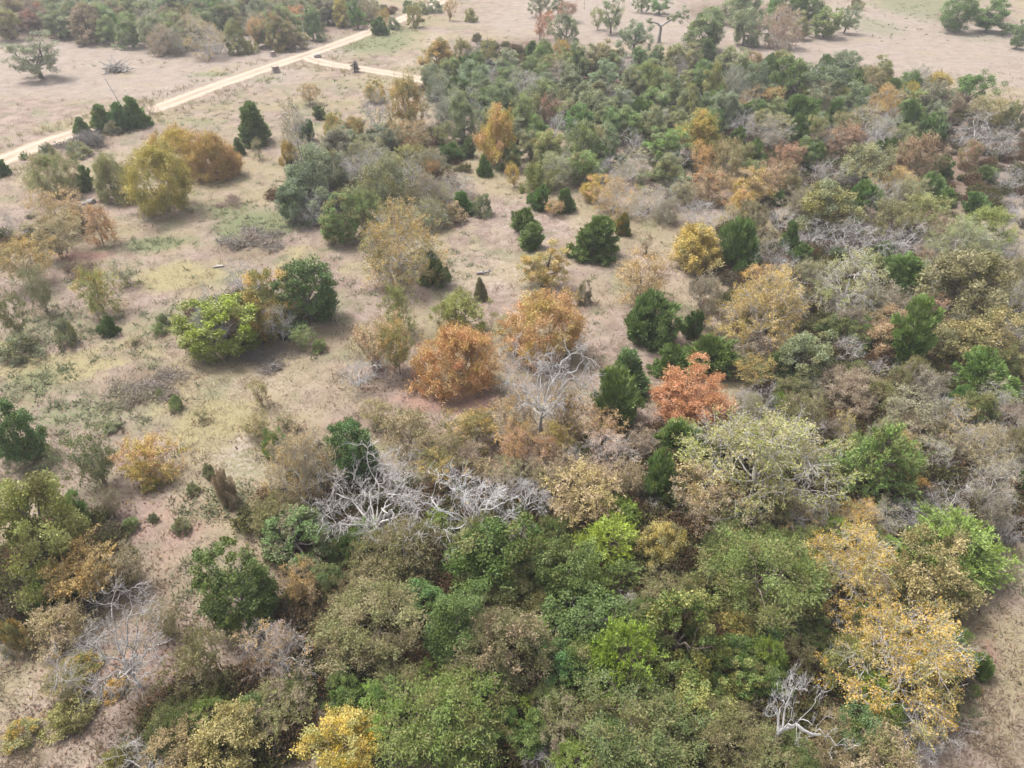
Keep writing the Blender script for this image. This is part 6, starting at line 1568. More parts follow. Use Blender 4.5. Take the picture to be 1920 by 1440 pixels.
def protos():
    P = {}
    P['oak'] = [mk_oak(11 + i, R=3.2, H=5.6 - .2 * (i % 3), M=(95, 80, 110)[i % 3], per=(230, 270, 200)[i % 3], amp=(.2, .28, .24)[i % 3], rc=(.72, .8, .62)[i % 3],
                       bare=(0, 14, 8, 0, 20, 6)[i]) for i in range(6)]
    P['oak2'] = [mk_oak(31 + i, R=4.2, H=6.4, kb=.2, M=90, per=190, rc=.75, trunk=.34, amp=.3, r0=.3) for i in range(2)]
    P['elm'] = [mk_elm(41 + i, M=110, per=120, amp=.22, shell=.5) for i in range(3)]
    P['elmy'] = [mk_elm(51 + i, M=120, per=180, ln=.15, wd=.092, jit=.14, amp=.17) for i in range(2)]
    P['elm2'] = [mk_elm(61 + i, R=3.2, H=5.2, kb=.03, M=200, per=168, tw=6, ln=.138, wd=.058, jit=.11, amp=.23, shell=.5, stems=3, r0=.1) for i in range(3)]
    P['wisp'] = [mk_wisp(71, per=85), mk_wisp(72, per=100, stems=1, kb=.16), mk_wisp(73, R=2.8, M=110, per=75, stems=5), mk_wisp(74, R=2.4, M=80, per=95, stems=1, kb=.12, prof='dome')]
    P['vine'] = [mk_oak(81 + i, R=3., H=4.4, kb=.01, M=130, per=150, ln=.165, wd=.115, rc=.5, amp=.2, shell=.4, prof='bush') for i in range(2)]
    P['vine2'] = [mk_oak(91 + i, R=2.8, H=5., kb=.06, M=170, per=100, ln=.18, wd=.115, rc=.52, amp=.13, shell=.4) for i in range(2)]
    P['cedar'] = [mk_cedar(101, M=150, per=100, amp=.13), mk_cedar(102, R=1.7, H=4.4, M=150, per=100, amp=.18), mk_cedar(103, prof='ovoid', H=4.)]
    P['cedar2'] = [mk_cedar(105, R=2.5, H=4.4, prof='tier', M=190, amp=.16)]
    P['round'] = [mk_cedar(106 + i, R=2.4, H=3.8, prof='ovoid', M=130, per=130, amp=.3, rc=.44, ln=.34) for i in range(3)]
    P['feather'] = [mk_feather(111), mk_feather(112, M=140, amp=.26)]
    P['semi'] = [mk_semi(121, leafy=.42, per=42), mk_semi(122, leafy=.8, M=120, per=90, amp=.16, ln=.095, wd=.06), mk_semi(123, leafy=.55, M=110, per=42, amp=.28)]
    P['bare'] = [mk_bare(131, rm=.0065), mk_bare(132, M=70, stems=1, few=.1, rm=.0065), mk_bare(133, M=100, R=3., H=3.8, stems=6, rm=.0065)]
    P['dead'] = [mk_bare(141, R=3., H=4.8, M=84, stems=1, r0=.105, k=(10, 28), tw=(6, 3), twl=.75, wig=.09, kb=.36, shell=.5, rm=.007, lift=.07),
                 mk_bare(142, R=3.2, H=4.6, M=104, stems=1, r0=.11, k=(13, 34), tw=(6, 3), twl=.75, wig=.08, kb=.34, shell=.5, rm=.007, lift=.07),
                 mk_bare(143, R=3.2, H=4.4, M=104, stems=1, r0=.10, k=(14, 34), tw=(6, 3), twl=.8, wig=.08, kb=.3, amp=.3, few=.02, shell=.5, rm=.007, lift=.06),
                 mk_bare(144, R=2.8, H=5., M=44, stems=1, r0=.20, k=(4, 13), tw=(6, 3), twl=.55, wig=.12, kb=.34, amp=.4, shell=.4, rm=.007, lift=.05)]
    P['bush'] = [mk_bush(151 + i) for i in range(3)]
    P['sap'] = [mk_wisp(161, R=1.2, H=2.6, M=40, per=50, stems=1, ln=.11, wd=.05, twl=.5, r0=.04), mk_wisp(162, R=1.1, H=2.8, M=36, per=40, stems=2, ln=.10, wd=.05, twl=.5, r0=.035)]
    P['brush'] = [mk_brush(171), mk_brush(172)]
    P['snag'] = [mk_oak(181, R=1., H=3.2, kb=.0, M=40, per=70, ln=.14, wd=.09, rc=.3, trunk=.8, r0=.16, k=(4, 10), bare=10)]
    return {k: [measured(*p) for p in v] for k, v in P.items()}


NAMES = {'oak': 'broadleaf_tree', 'oak2': 'oak_tree', 'elm': 'leafy_tree', 'elmy': 'speckled_tree', 'elm2': 'autumn_tree', 'wisp': 'feathery_tree',
         'vine': 'vine_covered_tree', 'vine2': 'dense_tree', 'cedar': 'cedar_tree', 'cedar2': 'cedar_tree', 'round': 'cedar_tree', 'feather': 'feathery_cedar',
         'semi': 'half_bare_tree', 'bare': 'bare_tree', 'dead': 'dead_tree', 'bush': 'shrub', 'sap': 'sapling', 'brush': 'brush_mound', 'snag': 'tree_snag'}
CATS = {'bush': 'shrub', 'brush': 'brush', 'snag': 'snag'}
BARKS = {'oak': 'dark', 'oak2': 'dark', 'vine2': 'dark', 'snag': 'dark', 'semi': 'grey', 'bare': 'grey', 'dead': 'grey'}


# ------------------------------------------------------------------ ground
def masks_at(x, y, name):
    v = np.zeros_like(x)
    for n, cx, cy, rx, ry, s in MASKS:
        if n != name:
            continue
        q = 1 - np.sqrt(((x - cx) / rx) ** 2 + ((y - cy) / ry) ** 2)
        v = np.maximum(v, s * np.clip(q * 1.5 + .15, 0, 1))
    return v


def axis(lo, hi, st, far):
    a = list(np.arange(lo, hi + .01, st))
    g = st
    while a[-1] < far:
        g *= 1.5
        a.append(a[-1] + g)
    g = st
    while a[0] > -far:
        g *= 1.5
        a.insert(0, a[0] - g)
    return np.array(a)


gx = axis(-185, 185, 1.4, 2500)
gy = axis(-6, 270, 1.4, 2500)
GX, GY = np.meshgrid(gx, gy)
nx, ny = len(gx), len(gy)
VX, VY = GX.ravel(), GY.ravel()
i, j = np.meshgrid(np.arange(nx - 1), np.arange(ny - 1))
b = (j * nx + i).ravel()
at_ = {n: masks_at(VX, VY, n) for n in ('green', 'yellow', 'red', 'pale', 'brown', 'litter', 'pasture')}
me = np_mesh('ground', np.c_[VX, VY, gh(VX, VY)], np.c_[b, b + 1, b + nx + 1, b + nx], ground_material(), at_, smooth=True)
ground = bpy.data.objects.new('ground', me)
COL.objects.link(ground)
ground['kind'] = 'structure'

M_ROAD = road_material()


def strip(name, pts, width, lift, seed):
    rng = np.random.default_rng(seed)
    P = np.array(pts, float)
    # smooth resample
    t = np.r_[0, np.cumsum(np.linalg.norm(np.diff(P, axis=0), axis=1))]
    s = np.arange(0, t[-1], 1.2)
    Q = np.c_[np.interp(s, t, P[:, 0]), np.interp(s, t, P[:, 1])]
    k = np.ones(9) / 9
    pad = np.r_[np.repeat(Q[:1], 4, 0), Q, np.repeat(Q[-1:], 4, 0)]
    Q = np.c_[np.convolve(pad[:, 0], k, 'valid'), np.convolve(pad[:, 1], k, 'valid')]
    T = unit(np.gradient(Q, axis=0))
    N = np.c_[-T[:, 1], T[:, 0]]
    u = np.array([-1, -.82, -.6, -.35, 0, .35, .6, .82, 1])
    wob = np.convolve(rng.normal(0, 1, len(Q) + 8), k, 'valid')
    wob2 = np.convolve(rng.normal(0, 1, len(Q) + 8), k, 'valid')
    V, E = [], []
    for c in u:
        off = c * width / 2 * (1 + .12 * (wob if c < 0 else wob2))
        q = Q + N * off[:, None]
        V.append(np.c_[q, gh(q[:, 0], q[:, 1]) + lift - .02 * (abs(c) == 1)])
        E.append(np.full(len(Q), abs(c)))
    V = np.stack(V, 1).reshape(-1, 3)
    E = np.stack(E, 1).ravel()
    n, m = len(Q), len(u)
    a, c = np.meshgrid(np.arange(n - 1), np.arange(m - 1), indexing='ij')
    b = (a * m + c).ravel()
    me = np_mesh(name, V, np.c_[b, b + m, b + m + 1, b + 1], M_ROAD, {'edge': E}, smooth=True)
    o = bpy.data.objects.new(name, me)
    COL.objects.link(o)
    o['kind'] = 'structure'
    return Q


QR = strip('gravel_road', ROAD, 4.7, .05, 1)
QD = strip('driveway', DRIVE, 3.8, .058, 2)

# ------------------------------------------------------------------ haze: thin pale air over the whole place
hm, hnt = new_mat('haze')
hv = hnt.nodes.new('ShaderNodeVolumePrincipled')
hv.inputs['Color'].default_value = (.93, .95, 1, 1)
hv.inputs['Density'].default_value = .0004
hv.inputs['Anisotropy'].default_value = .2
ho = hnt.nodes.new('ShaderNodeOutputMaterial')
hnt.links.new(hv.outputs[0], ho.inputs['Volume'])
V = np.array([[x, y, z] for x in (-700, 700) for y in (-500, 900) for z in (-1.6, 46)], float)
F = np.array([[0, 1, 3, 2], [4, 6, 7, 5], [0, 4, 5, 1], [2, 3, 7, 6], [0, 2, 6, 4], [1, 5, 7, 3]])
haze = bpy.data.objects.new('haze', np_mesh('haze', V, F, hm))
COL.objects.link(haze)
haze['kind'] = 'stuff'

# ------------------------------------------------------------------ trees and shrubs
PROTO = protos()
count = {}


def place(kind, x, y, R, H, a, b, mix, group, label, rng):
    kind, _, var = kind.partition(':')
    n = count.get(kind, 0)
    count[kind] = n + 1
    meshes, R0, H0 = PROTO[kind][int(var) if var else n % len(PROTO[kind])]
    root = bpy.data.objects.new(NAMES[kind], None)
    root.empty_display_size = .5
    COL.objects.link(root)
    root.location = (x, y, float(gh(x, y)))
    root.rotation_euler = (rng.gauss(0, .03), rng.gauss(0, .03), rng.uniform(0, 6.28))
    root.scale = (R / R0, R / R0, H / H0)
    root['label'] = label
    root['category'] = CATS.get(kind, 'tree')
    root['group'] = group
    j = [1 + rng.uniform(-.1, .1) for _ in range(3)]
    for nm, me in meshes:
        o = bpy.data.objects.new(nm, me)
        COL.objects.link(o)
        o.parent = root
        if nm in ('crown', 'foliage'):
            ca, cb = PAL[a], PAL[b]
            if kind in ('dead', 'bare'):
                ca, cb = PAL['gold'], PAL['yellow']
            if kind == 'semi':
                dry = (.34, .28, .15)
                ca = dry if a == 'twig' else ca
                cb = tuple(.5 * p + .5 * q for p, q in zip(ca, dry)) if b in ('twig', 'white', 'grey') else cb
            o['leaf_a'] = [ca[q] * j[q] for q in range(3)]
            o['leaf_b'] = list(cb)
            o['leaf_mix'] = float(mix)
        else:
            if kind in ('dead', 'bare'):
                o['bark'] = list(PAL[a])
            elif kind == 'semi' and (a == 'white' or b == 'white'):
                o['bark'] = list(PAL['white'])
            else:
                o['bark'] = list(BARK[BARKS.get(kind, 'brown')])
    return root


rr = random.Random(77)
SPOTS = []
for ln in TREES.strip().split('\n'):
    k, x, y, R, H, a, b, mix, g, lab = ln.split('|')
    place(k, float(x), float(y), float(R), float(H), a, b, float(mix), GROUPS[int(g)], lab, rr)
    SPOTS.append((float(x), float(y), float(R), k.split(':')[0]))

# ------------------------------------------------------------------ small things by the road and in the grass
def thing(name, label, cat, loc, rz=0, group=None):
    o = bpy.data.objects.new(name, None)
    o.empty_display_size = .3
    COL.objects.link(o)
    o.location = (loc[0], loc[1], float(gh(loc[0], loc[1])))
    o.rotation_euler = (0, 0, rz)
    o['label'] = label
    o['category'] = cat
    if group:
        o['group'] = group
    return o


def part(name, me, parent, bark=None):
    o = bpy.data.objects.new(name, me)
    COL.objects.link(o)
    o.parent = parent
    if bark is not None:
        o['bark'] = list(bark)
    return o


def rock_mesh(name, seed, sx, sy, sz, mat):
    rng = np.random.default_rng(seed)
    import bmesh
    bm = bmesh.new()
    bmesh.ops.create_icosphere(bm, subdivisions=3, radius=1)
    D = unit(rng.normal(size=(9, 3)))
    h = rng.uniform(.55, .9, 9)
    for v in bm.verts:
        p = np.array(v.co)
        for d, q in zip(D, h):
            s = p @ d
            if s > q:
                p = p - d * (s - q)
        v.co = Vector((p[0] * sx, p[1] * sy, max(p[2] * sz + sz * .55, -.1)))
    me = bpy.data.meshes.new(name)
    bm.to_mesh(me)
    bm.free()
    me.materials.append(mat)
    return me


M_STONE = plain_material('pale_stone', (.22, .205, .195), 3.)
M_DARKWOOD = plain_material('weathered_wood', (.17, .14, .125), 5.)
M_POLE = plain_material('grey_pole', (.36, .34, .32), 6., .25)

# stumps
for nm, lab, sc in (('stump', 'short dark tree stump on the near verge of the gravel road junction', 1.), ('stump2', 'dark tree stump at the field entrance across the gravel road', .8)):
    x, y, m = PT[nm]
    t = thing('tree_stump', lab, 'stump', (x, y), rr.uniform(0, 6), 'stumps beside the gravel road')
    a = np.linspace(0, 2 * np.pi, 17)[:-1]
    rng = np.random.default_rng(len(nm))
    fl = 1 + .12 * np.sin(a * 5 + 1) + rng.normal(0, .04, 16)
    rings = []
    for z, r in ((-.1, .95), (.15, .78), (.5, .66), (1.15, .6)):
        rings.append(np.c_[np.cos(a) * r * fl * sc, np.sin(a) * r * fl * sc, np.full(16, z * sc) + (rng.normal(0, .05, 16) if z > 1 else 0)])
    V = np.concatenate(rings)
    F = [[q * 16 + i, q * 16 + (i + 1) % 16, (q + 1) * 16 + (i + 1) % 16, (q + 1) * 16 + i] for q in range(3) for i in range(16)]
    part('trunk', np_mesh('stump_trunk', V, np.array(F), M_DARKWOOD), t)
    top = rings[-1].copy()
    inner = top * [.55, .55, 1] - [0, 0, .05 * sc]
    V = np.concatenate([top - [0, 0, .01], inner, [inner.mean(0) - [0, 0, .06 * sc]]])
    F4 = np.array([[i, (i + 1) % 16, 16 + (i + 1) % 16, 16 + i] for i in range(16)])
    F3 = np.array([[16 + i, 16 + (i + 1) % 16, 32] for i in range(16)])
    part('cut_top', np_mesh('stump_top', V, [F4, F3], plain_material('stump_top_wood', (.27, .22, .18), 9.)), t)

x, y, m = PT['boulder']
o = bpy.data.objects.new('boulder', rock_mesh('boulder', 4, .8, .65, .55, M_STONE))
COL.objects.link(o)
o.location = (x, y, float(gh(x, y)))
o['label'] = 'pale grey boulder on the grass inside the road junction'
o['category'] = 'boulder'
x, y, m = PT['stone']
o = bpy.data.objects.new('stone', rock_mesh('stone', 7, .6, .25, .14, plain_material('white_stone', (.26, .24, .22), 4., .25)))
COL.objects.link(o)
o.location = (x, y, float(gh(x, y)))
o.rotation_euler = (0, 0, .2)
o['label'] = 'small flat white stone in the dark weeds above the lime vine bush'
o['category'] = 'stone'
x, y, m = PT['rocks']
for q, (rx, ry, sz, mat, lab) in enumerate(((0, 0, .62, M_STONE, 'largest grey rock of the small heap on the slope behind the orange trees'),
                                            (.85, .25, .46, M_DARKWOOD, 'dark brown rock beside the largest grey rock of the slope heap'),
                                            (-.75, -.35, .36, M_STONE, 'smallest grey rock in front of the largest rock of the slope heap'))):
    o = bpy.data.objects.new('rock', rock_mesh('rock', 20 + q, sz, sz * .8, sz * .6, mat))
    COL.objects.link(o)
    o.location = (x + rx, y + ry, float(gh(x + rx, y + ry)))
    o['label'] = lab
    o['category'] = 'rock'
    o['group'] = 'rocks of the heap on the slope'

# utility poles
for nm, lab, hh, lean in (('pole1', 'thin leaning grey pole in the tan pasture behind the roadside cedars', 4.2, -.28), ('pole2', 'thin grey pole in front of the far wood beside the road', 5.6, -.05),
                          ('pole3', 'thin grey pole at the top edge in the far field', 5.5, .02)):
    x, y, m = PT[nm]
    t = thing('utility_pole', lab, 'pole', (x, y), 0, 'thin poles along the road and field')
    V, F = tubes([(bez(np.array([[0, 0, -.2]]), np.array([[0, 0, hh / 2]]), np.array([[0, 0, hh]]), 5), np.linspace(.085, .06, 5)[None])], 8)
    sh = part('shaft', np_mesh('pole_shaft', V, F, M_POLE, smooth=True), t)
    V, F = tubes([(np.array([[[0, 0, hh - .02], [0, 0, hh + .08], [0, 0, hh + .12]]]), np.array([[.075, .075, .01]]))], 8)
    part('cap', np_mesh('pole_cap', V, F, M_POLE), t)
    t.rotation_euler = (0, lean, 0)

# brush pile in the pasture
x, y, m = PT['pile']
t = thing('brush_pile', 'heap of dead grey branches alone in the tan pasture', 'brush pile', (x, y))
rng = np.random.default_rng(9)
sticks = []
for q in range(26):
    a = rng.uniform(0, 6.28)
    L = rng.uniform(1.6, 3.6)
    c = np.array([rng.normal(0, 1.3), rng.normal(0, .7), rng.uniform(.3, 1.3)])
    d = np.array([np.cos(a), np.sin(a), rng.normal(.1, .45)]) * L / 2
    P = bez((c - d)[None], (c + rng.normal(0, .25, 3))[None], (c + d)[None], 6)
    P[..., 2] = np.maximum(P[..., 2], .03)
    Rr = np.linspace(rng.uniform(.07, .14), .03, 6)[None]
    V, F = tubes([(P, Rr)] + [twigs(rng, P, Rr, 5, .9, .6)], 5)
    part('branch', np_mesh('pile_branch', V, F, M_BARK), t, rng.uniform(.75, 1.15) * np.array(PAL['grey']))
n = 700
a = rng.uniform(0, 6.28, n)
pos = np.c_[np.cos(a) * rng.uniform(0, 2.4, n), np.sin(a) * rng.uniform(0, 1.4, n), rng.uniform(0, .9, n)]
lv = leaves(rng, pos, .28, .12)
o = part('dead_leaves', np_mesh('pile_leaves', lv[0], lv[1], M_LEAF, {'tone': lv[2], 'hue': lv[3]}), t)
o['leaf_a'], o['leaf_b'], o['leaf_mix'] = list(PAL['brown']), list(PAL['dbrush']), .5
o['kind'] = 'stuff'

# bent oak: thick pale leaning trunk with one tuft of crown
x, y, m = PT['bent']
t = thing('oak_tree', 'bent snag with thick pale trunk and one tuft of leaves reaching sideways', 'tree', (x, y), 0, 'lone trees on the tan fields')
rng = np.random.default_rng(12)
P = np.array([[[0, 0, -.2], [0, 0, 1.2], [.1, 0, 2.6], [.3, 0, 3.4], [1.2, 0, 3.9], [2.4, 0, 4.6], [3.4, 0, 5.2]]])
Pb = np.array([[[.15, 0, 3.0], [-.6, 0, 3.7], [-1.4, .1, 3.9], [-2.3, .2, 4.0]]])
V, F = tubes([(P, np.array([[.42, .34, .31, .27, .2, .13, .06]])), (Pb, np.array([[.3, .22, .16, .07]]))], 7)
part('trunk', np_mesh('bent_trunk', V, F, M_BARK, smooth=True), t, (.20, .185, .175))
Xc = np.array([3.5, 0, 5.3]) + rng.normal(0, 1, (22, 3)) * [1.1, .8, .65]
Xc[:4] = np.array([-2.2, .2, 4.2]) + rng.normal(0, .3, (4, 3))
Pq = bez(np.repeat([[2.6, 0, 4.7]], 18, 0), (Xc[4:] + [2.6, 0, 4.7]) / 2 + [0, 0, .15], Xc[4:], 4)
V, F = tubes([(Pq, np.tile([.06, .05, .03, .015], (18, 1)))], 4)
part('branches', np_mesh('bent_branches', V, F, M_BARK), t, (.3, .28, .27))
pos, cid = clump_points(rng, Xc, 90, .55)
lv = leaves(rng, pos, .24, .15, clump_id=cid, nclump=22)
o = part('crown', np_mesh('bent_crown', lv[0], lv[1], M_LEAF, {'tone': lv[2], 'hue': lv[3]}), t)
o['leaf_a'], o['leaf_b'], o['leaf_mix'] = list(PAL['ggreen']), list(PAL['green']), .3

# fallen logs
for nm, lab, L, rz in (('log1', 'grey fallen log lying across the red leafy gap', 3.6, -.2), ('log2', 'small heap of dark rotten log on the pale clearing grass', 1.3, .1),
                       ('log3', 'grey fallen trunk under the top field tree row', 4., .1)):
    x, y, m = PT[nm]
    t = thing('fallen_log', lab, 'log', (x, y), rz, 'fallen logs')
    rng = np.random.default_rng(int(L * 10))
    P = np.array([[[-L / 2, 0, .12], [-L / 4, .05, .16], [0, -.04, .2], [L / 4, .08, .18], [L / 2, 0, .26]]])
    Rr = np.array([[.17, .16, .14, .11, .07]])
    V, F = tubes([(P, Rr)], 7)
    part('trunk', np_mesh('log_trunk', V, F, M_BARK, smooth=True), t, (.24, .21, .20))
    q = twigs(rng, P, Rr, 6, .9, .5, .3, up=.4)
    V, F = tubes([q], 4)
    part('branches', np_mesh('log_branches', V, F, M_BARK), t, (.28, .26, .25))

# ------------------------------------------------------------------ grass, weeds and fallen leaves
rng = np.random.default_rng(2024)


def sample_ground(n, y0, y1, k=.78):
    """more points near the camera, as density falls with distance"""
    u = rng.uniform(0, 1, n)
    y = y0 * (y1 / y0) ** u
    w = np.hypot(y, CAMH) * k + 4
    return np.c_[rng.uniform(-1, 1, n) * w, y]


def road_clear(P):
    d = np.full(len(P), 99.)
    for q in range(0, len(P), 4000):
        p = P[q:q + 4000]
        d1 = np.sqrt(((p[:, None] - QR[None, ::2]) ** 2).sum(-1)).min(1)
        d2 = np.sqrt(((p[:, None] - QD[None, ::2]) ** 2).sum(-1)).min(1)
        d[q:q + 4000] = np.minimum(d1 - 3.2, d2 - 2.3)
    return d


def tufts(name, P, blades, h, spread, wd, colf, lean=.5, gain=.74):
    n = len(P)
    base = np.repeat(np.c_[P, gh(P[:, 0], P[:, 1])], blades, 0)
    m = n * blades
    hs = (h * rng.uniform(.5, 1.3, n)).repeat(blades) * rng.uniform(.6, 1.2, m)
    a = rng.uniform(0, 6.28, m)
    r = spread * rng.uniform(0, 1, m)
    b0 = base + np.c_[np.cos(a) * r, np.sin(a) * r, np.full(m, -.02)]
    wind = np.array([.25, -.1])
    tip = b0 + np.c_[np.cos(a) * hs * lean + wind[0] * hs, np.sin(a) * hs * lean + wind[1] * hs, hs]
    s = rng.uniform(0, 6.28, m)
    sv = np.c_[np.cos(s), np.sin(s), np.zeros(m)] * wd * .5
    V = np.stack([b0 - sv, b0 + sv, tip], 1).reshape(-1, 3)
    c = gain * colf(P).repeat(blades, 0) * rng.uniform(.85, 1.15, (m, 1))
    me = np_mesh(name, V, np.arange(m * 3).reshape(-1, 3), M_GRASS, color=np.clip(c, 0, .8).repeat(3, 0))
    o = bpy.data.objects.new(name, me)
    COL.objects.link(o)
    o['kind'] = 'stuff'
    return o


def fixcol(c1, c2):
    c1, c2 = np.array(c1), np.array(c2)
    return lambda P: c1 + (c2 - c1) * rng.uniform(0, 1, (len(P), 1))


def dry_col(P):
    x, y = P[:, 0], P[:, 1]
    f = .5 + .5 * np.sin(x * .31 + 2 * np.sin(y * .17)) * np.sin(y * .27 + np.sin(x * .2))
    f = np.clip(f + rng.normal(0, .25, len(P)), 0, 1)[:, None]
    c = np.array([.28, .21, .17]) * (1 - f) + np.array([.40, .32, .262]) * f
    k = np.clip(masks_at(x, y, 'yellow') + rng.normal(0, .15, len(P)), 0, 1)[:, None]
    c = c * (1 - k) + np.array([.36, .31, .19]) * k
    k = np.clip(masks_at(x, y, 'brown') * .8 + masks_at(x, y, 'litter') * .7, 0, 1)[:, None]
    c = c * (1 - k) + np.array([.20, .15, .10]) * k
    return c


P = sample_ground(42000, 13, 215)
d = road_clear(P)
x, y = P[:, 0], P[:, 1]
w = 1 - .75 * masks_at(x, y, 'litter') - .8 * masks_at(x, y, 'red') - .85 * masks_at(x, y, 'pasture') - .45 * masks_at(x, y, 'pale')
keep = (d > .2) & (rng.uniform(0, 1, len(P)) < w)
P = P[keep]
tufts('dry_grass', P, 9, .20, .42, .045, dry_col, 1.0, .66)
# taller verge grass along the road
P = sample_ground(30000, 60, 240)
d = road_clear(P)
P = P[(d > .1) & (d < 3.5) & (rng.uniform(0, 1, len(d)) < .9)]
tufts('verge_grass', P, 8, .75, .35, .07, fixcol((.30, .25, .13), (.24, .23, .10)), .5)
# green weeds
P = sample_ground(60000, 13, 215)
d = road_clear(P)
x, y = P[:, 0], P[:, 1]
f = np.sin(x * .5 + np.sin(y * .3) * 2) * np.sin(y * .45 + np.sin(x * .37) * 2)
w = masks_at(x, y, 'green') * .8 + .16 * (f > .55) * (1 - masks_at(x, y, 'pasture'))
P = P[(d > .3) & (rng.uniform(0, 1, len(P)) < w)]
tufts('green_weeds', P, 12, .34, .34, .11, fixcol((.15, .175, .09), (.27, .285, .17)), 1.0, .85)
# tall brown weeds and seedlings
P = sample_ground(26000, 13, 150)
d = road_clear(P)
x, y = P[:, 0], P[:, 1]
f = np.sin(x * .33 + 1 + np.sin(y * .21) * 2) * np.sin(y * .37 + np.sin(x * .29) * 2)
w = .06 + .35 * (f > .5) + masks_at(x, y, 'brown') * .5
w = w * (1 - .9 * masks_at(x, y, 'pasture')) * (1 - .6 * masks_at(x, y, 'red'))
P = P[(d > .6) & (rng.uniform(0, 1, len(P)) < w)]
tufts('brown_weeds', P, 12, .5, .35, .045, fixcol((.22, .165, .115), (.31, .25, .15)), .7, .85)
# fallen leaves round the trees
Pl = []
for (x, y, R, k) in SPOTS:
    if k in ('cedar', 'cedar2', 'round', 'feather', 'bare', 'brush') or y > 130:
        continue
    n = int(50 + 18 * R * R * (1.5 if y < 55 else .6))
    a = rng.uniform(0, 6.28, n)
    r = R * 1.5 * rng.uniform(0, 1, n) ** .6
    Pl.append(np.c_[x + np.cos(a) * r, y + np.sin(a) * r])
Pl = np.concatenate(Pl)
Pn = sample_ground(14000, 12, 60)
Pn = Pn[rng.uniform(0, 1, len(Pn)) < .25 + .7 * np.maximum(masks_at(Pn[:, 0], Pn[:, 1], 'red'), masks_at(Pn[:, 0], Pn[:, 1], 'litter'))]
Pl = np.r_[Pl, Pn]
n = len(Pl)
pos = np.c_[Pl, gh(Pl[:, 0], Pl[:, 1]) + rng.uniform(.02, .12, n)]
D = unit(np.c_[rng.normal(size=(n, 2)), rng.normal(0, .25, n)])
Sd = unit(np.cross(D, np.c_[rng.normal(0, .4, (n, 2)), np.ones(n)]))
s = rng.uniform(.10, .2, (n, 1))
V = np.stack([pos - D * s * .5, pos + Sd * s * .35, pos + D * s * .5, pos - Sd * s * .35], 1).reshape(-1, 3)
cs = np.array([(.27, .16, .12), (.20, .12, .085), (.33, .22, .15), (.40, .29, .10), (.16, .10, .075), (.34, .19, .13)])
c = .7 * cs[rng.integers(0, len(cs), n)] * rng.uniform(.8, 1.2, (n, 1))
me = np_mesh('fallen_leaves', V, np.arange(n * 4).reshape(-1, 4), M_GRASS, color=c.repeat(4, 0))
o = bpy.data.objects.new('fallen_leaves', me)
COL.objects.link(o)
o['kind'] = 'stuff'

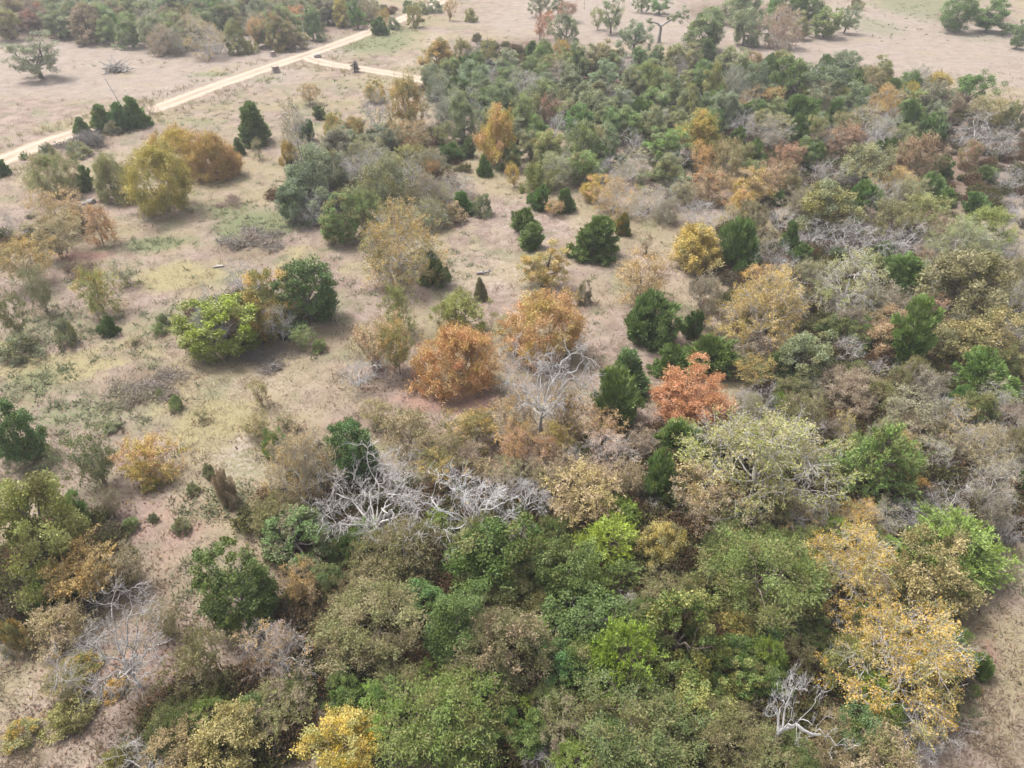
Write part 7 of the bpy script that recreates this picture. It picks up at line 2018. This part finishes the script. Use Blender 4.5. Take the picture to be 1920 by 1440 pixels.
# low undergrowth under and between the trees of the woods
def undergrowth(name, P, cols, seed, scale):
    r2 = np.random.default_rng(seed)
    n = 150
    a = r2.uniform(0, 6.28, n)
    r = .9 * r2.uniform(0, 1, n) ** .6
    s = np.c_[np.cos(a) * r * .5, np.sin(a) * r * .5, np.full(n, -.05)]
    e = np.c_[np.cos(a) * r, np.sin(a) * r, (1 - .6 * r ** 2) * r2.uniform(.45, 1., n)]
    Pp = bez(s, (s + e) / 2 + r2.normal(0, .06, s.shape), e, 3)
    Rr = np.tile([.011, .009, .005], (n, 1))
    V1, F1 = tubes([(Pp, Rr)], 3)
    p1, t1, c1 = along(r2, Pp, 7, .06, .35)
    V2, F2, tn, hu = leaves(r2, p1, .15, .085, dirs=t1, tilt=.9, clump_id=c1 // 15, nclump=n // 15 + 1)
    cc = np.array(cols[0]) + (np.array(cols[1]) - np.array(cols[0])) * hu[:, None]
    cc = cc * (.45 + .75 * tn[:, None])
    me = np_mesh(name + '_clump', np.r_[V1, V2], [F1, F2 + len(V1)], M_GRASS, color=np.r_[np.tile(cols[2], (len(V1), 1)), cc])
    src = bpy.data.objects.new(name + '_clump', me)
    pm = bpy.data.meshes.new(name)
    pm.vertices.add(len(P))
    pm.vertices.foreach_set('co', np.c_[P, gh(P[:, 0], P[:, 1])].astype(np.float32).ravel())
    rot = np.c_[r2.normal(0, .1, (len(P), 2)), r2.uniform(0, 6.28, len(P))]
    at2 = pm.attributes.new('rot', 'FLOAT_VECTOR', 'POINT')
    at2.data.foreach_set('vector', rot.astype(np.float32).ravel())
    sc = r2.uniform(*scale, len(P))[:, None] * np.c_[np.ones((len(P), 2)), r2.uniform(.6, 1.25, len(P))]
    at3 = pm.attributes.new('size', 'FLOAT_VECTOR', 'POINT')
    at3.data.foreach_set('vector', sc.astype(np.float32).ravel())
    o = bpy.data.objects.new(name, pm)
    COL.objects.link(o)
    o['kind'] = 'stuff'
    g = bpy.data.node_groups.new(name, 'GeometryNodeTree')
    g.interface.new_socket('Geometry', in_out='INPUT', socket_type='NodeSocketGeometry')
    g.interface.new_socket('Geometry', in_out='OUTPUT', socket_type='NodeSocketGeometry')
    gi, go = g.nodes.new('NodeGroupInput'), g.nodes.new('NodeGroupOutput')
    ip = g.nodes.new('GeometryNodeInstanceOnPoints')
    oi = g.nodes.new('GeometryNodeObjectInfo')
    oi.inputs['Object'].default_value = src
    for an, sock in (('rot', 'Rotation'), ('size', 'Scale')):
        na = g.nodes.new('GeometryNodeInputNamedAttribute')
        na.data_type = 'FLOAT_VECTOR'
        na.inputs['Name'].default_value = an
        g.links.new([q for q in na.outputs if q.enabled][0], ip.inputs[sock])
    g.links.new(gi.outputs[0], ip.inputs['Points'])
    g.links.new(oi.outputs['Geometry'], ip.inputs['Instance'])
    g.links.new(ip.outputs[0], go.inputs[0])
    md = o.modifiers.new('scatter', 'NODES')
    md.node_group = g


P = sample_ground(30000, 13, 215)
d = road_clear(P)
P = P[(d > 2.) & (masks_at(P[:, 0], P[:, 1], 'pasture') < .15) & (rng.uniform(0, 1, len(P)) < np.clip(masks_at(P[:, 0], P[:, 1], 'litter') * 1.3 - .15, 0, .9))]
q = rng.integers(0, 3, len(P))
undergrowth('brown_undergrowth', P[q == 0], [(.13, .09, .05), (.24, .15, .08), (.16, .13, .11)], 1, (.6, 1.5))
undergrowth('olive_undergrowth', P[q == 1], [(.09, .10, .035), (.17, .16, .06), (.15, .12, .10)], 2, (.6, 1.5))
undergrowth('grey_undergrowth', P[q == 2], [(.17, .13, .10), (.12, .12, .06), (.27, .24, .22)], 3, (.6, 1.3))

tri = sum(sum(len(p.vertices) - 2 for p in m.polygons) for m in bpy.data.meshes if len(m.polygons) < 4e5) if False else 0
print('meshes', len(bpy.data.meshes), 'objects', len(S.objects), 'faces', sum(len(m.polygons) for m in bpy.data.meshes))
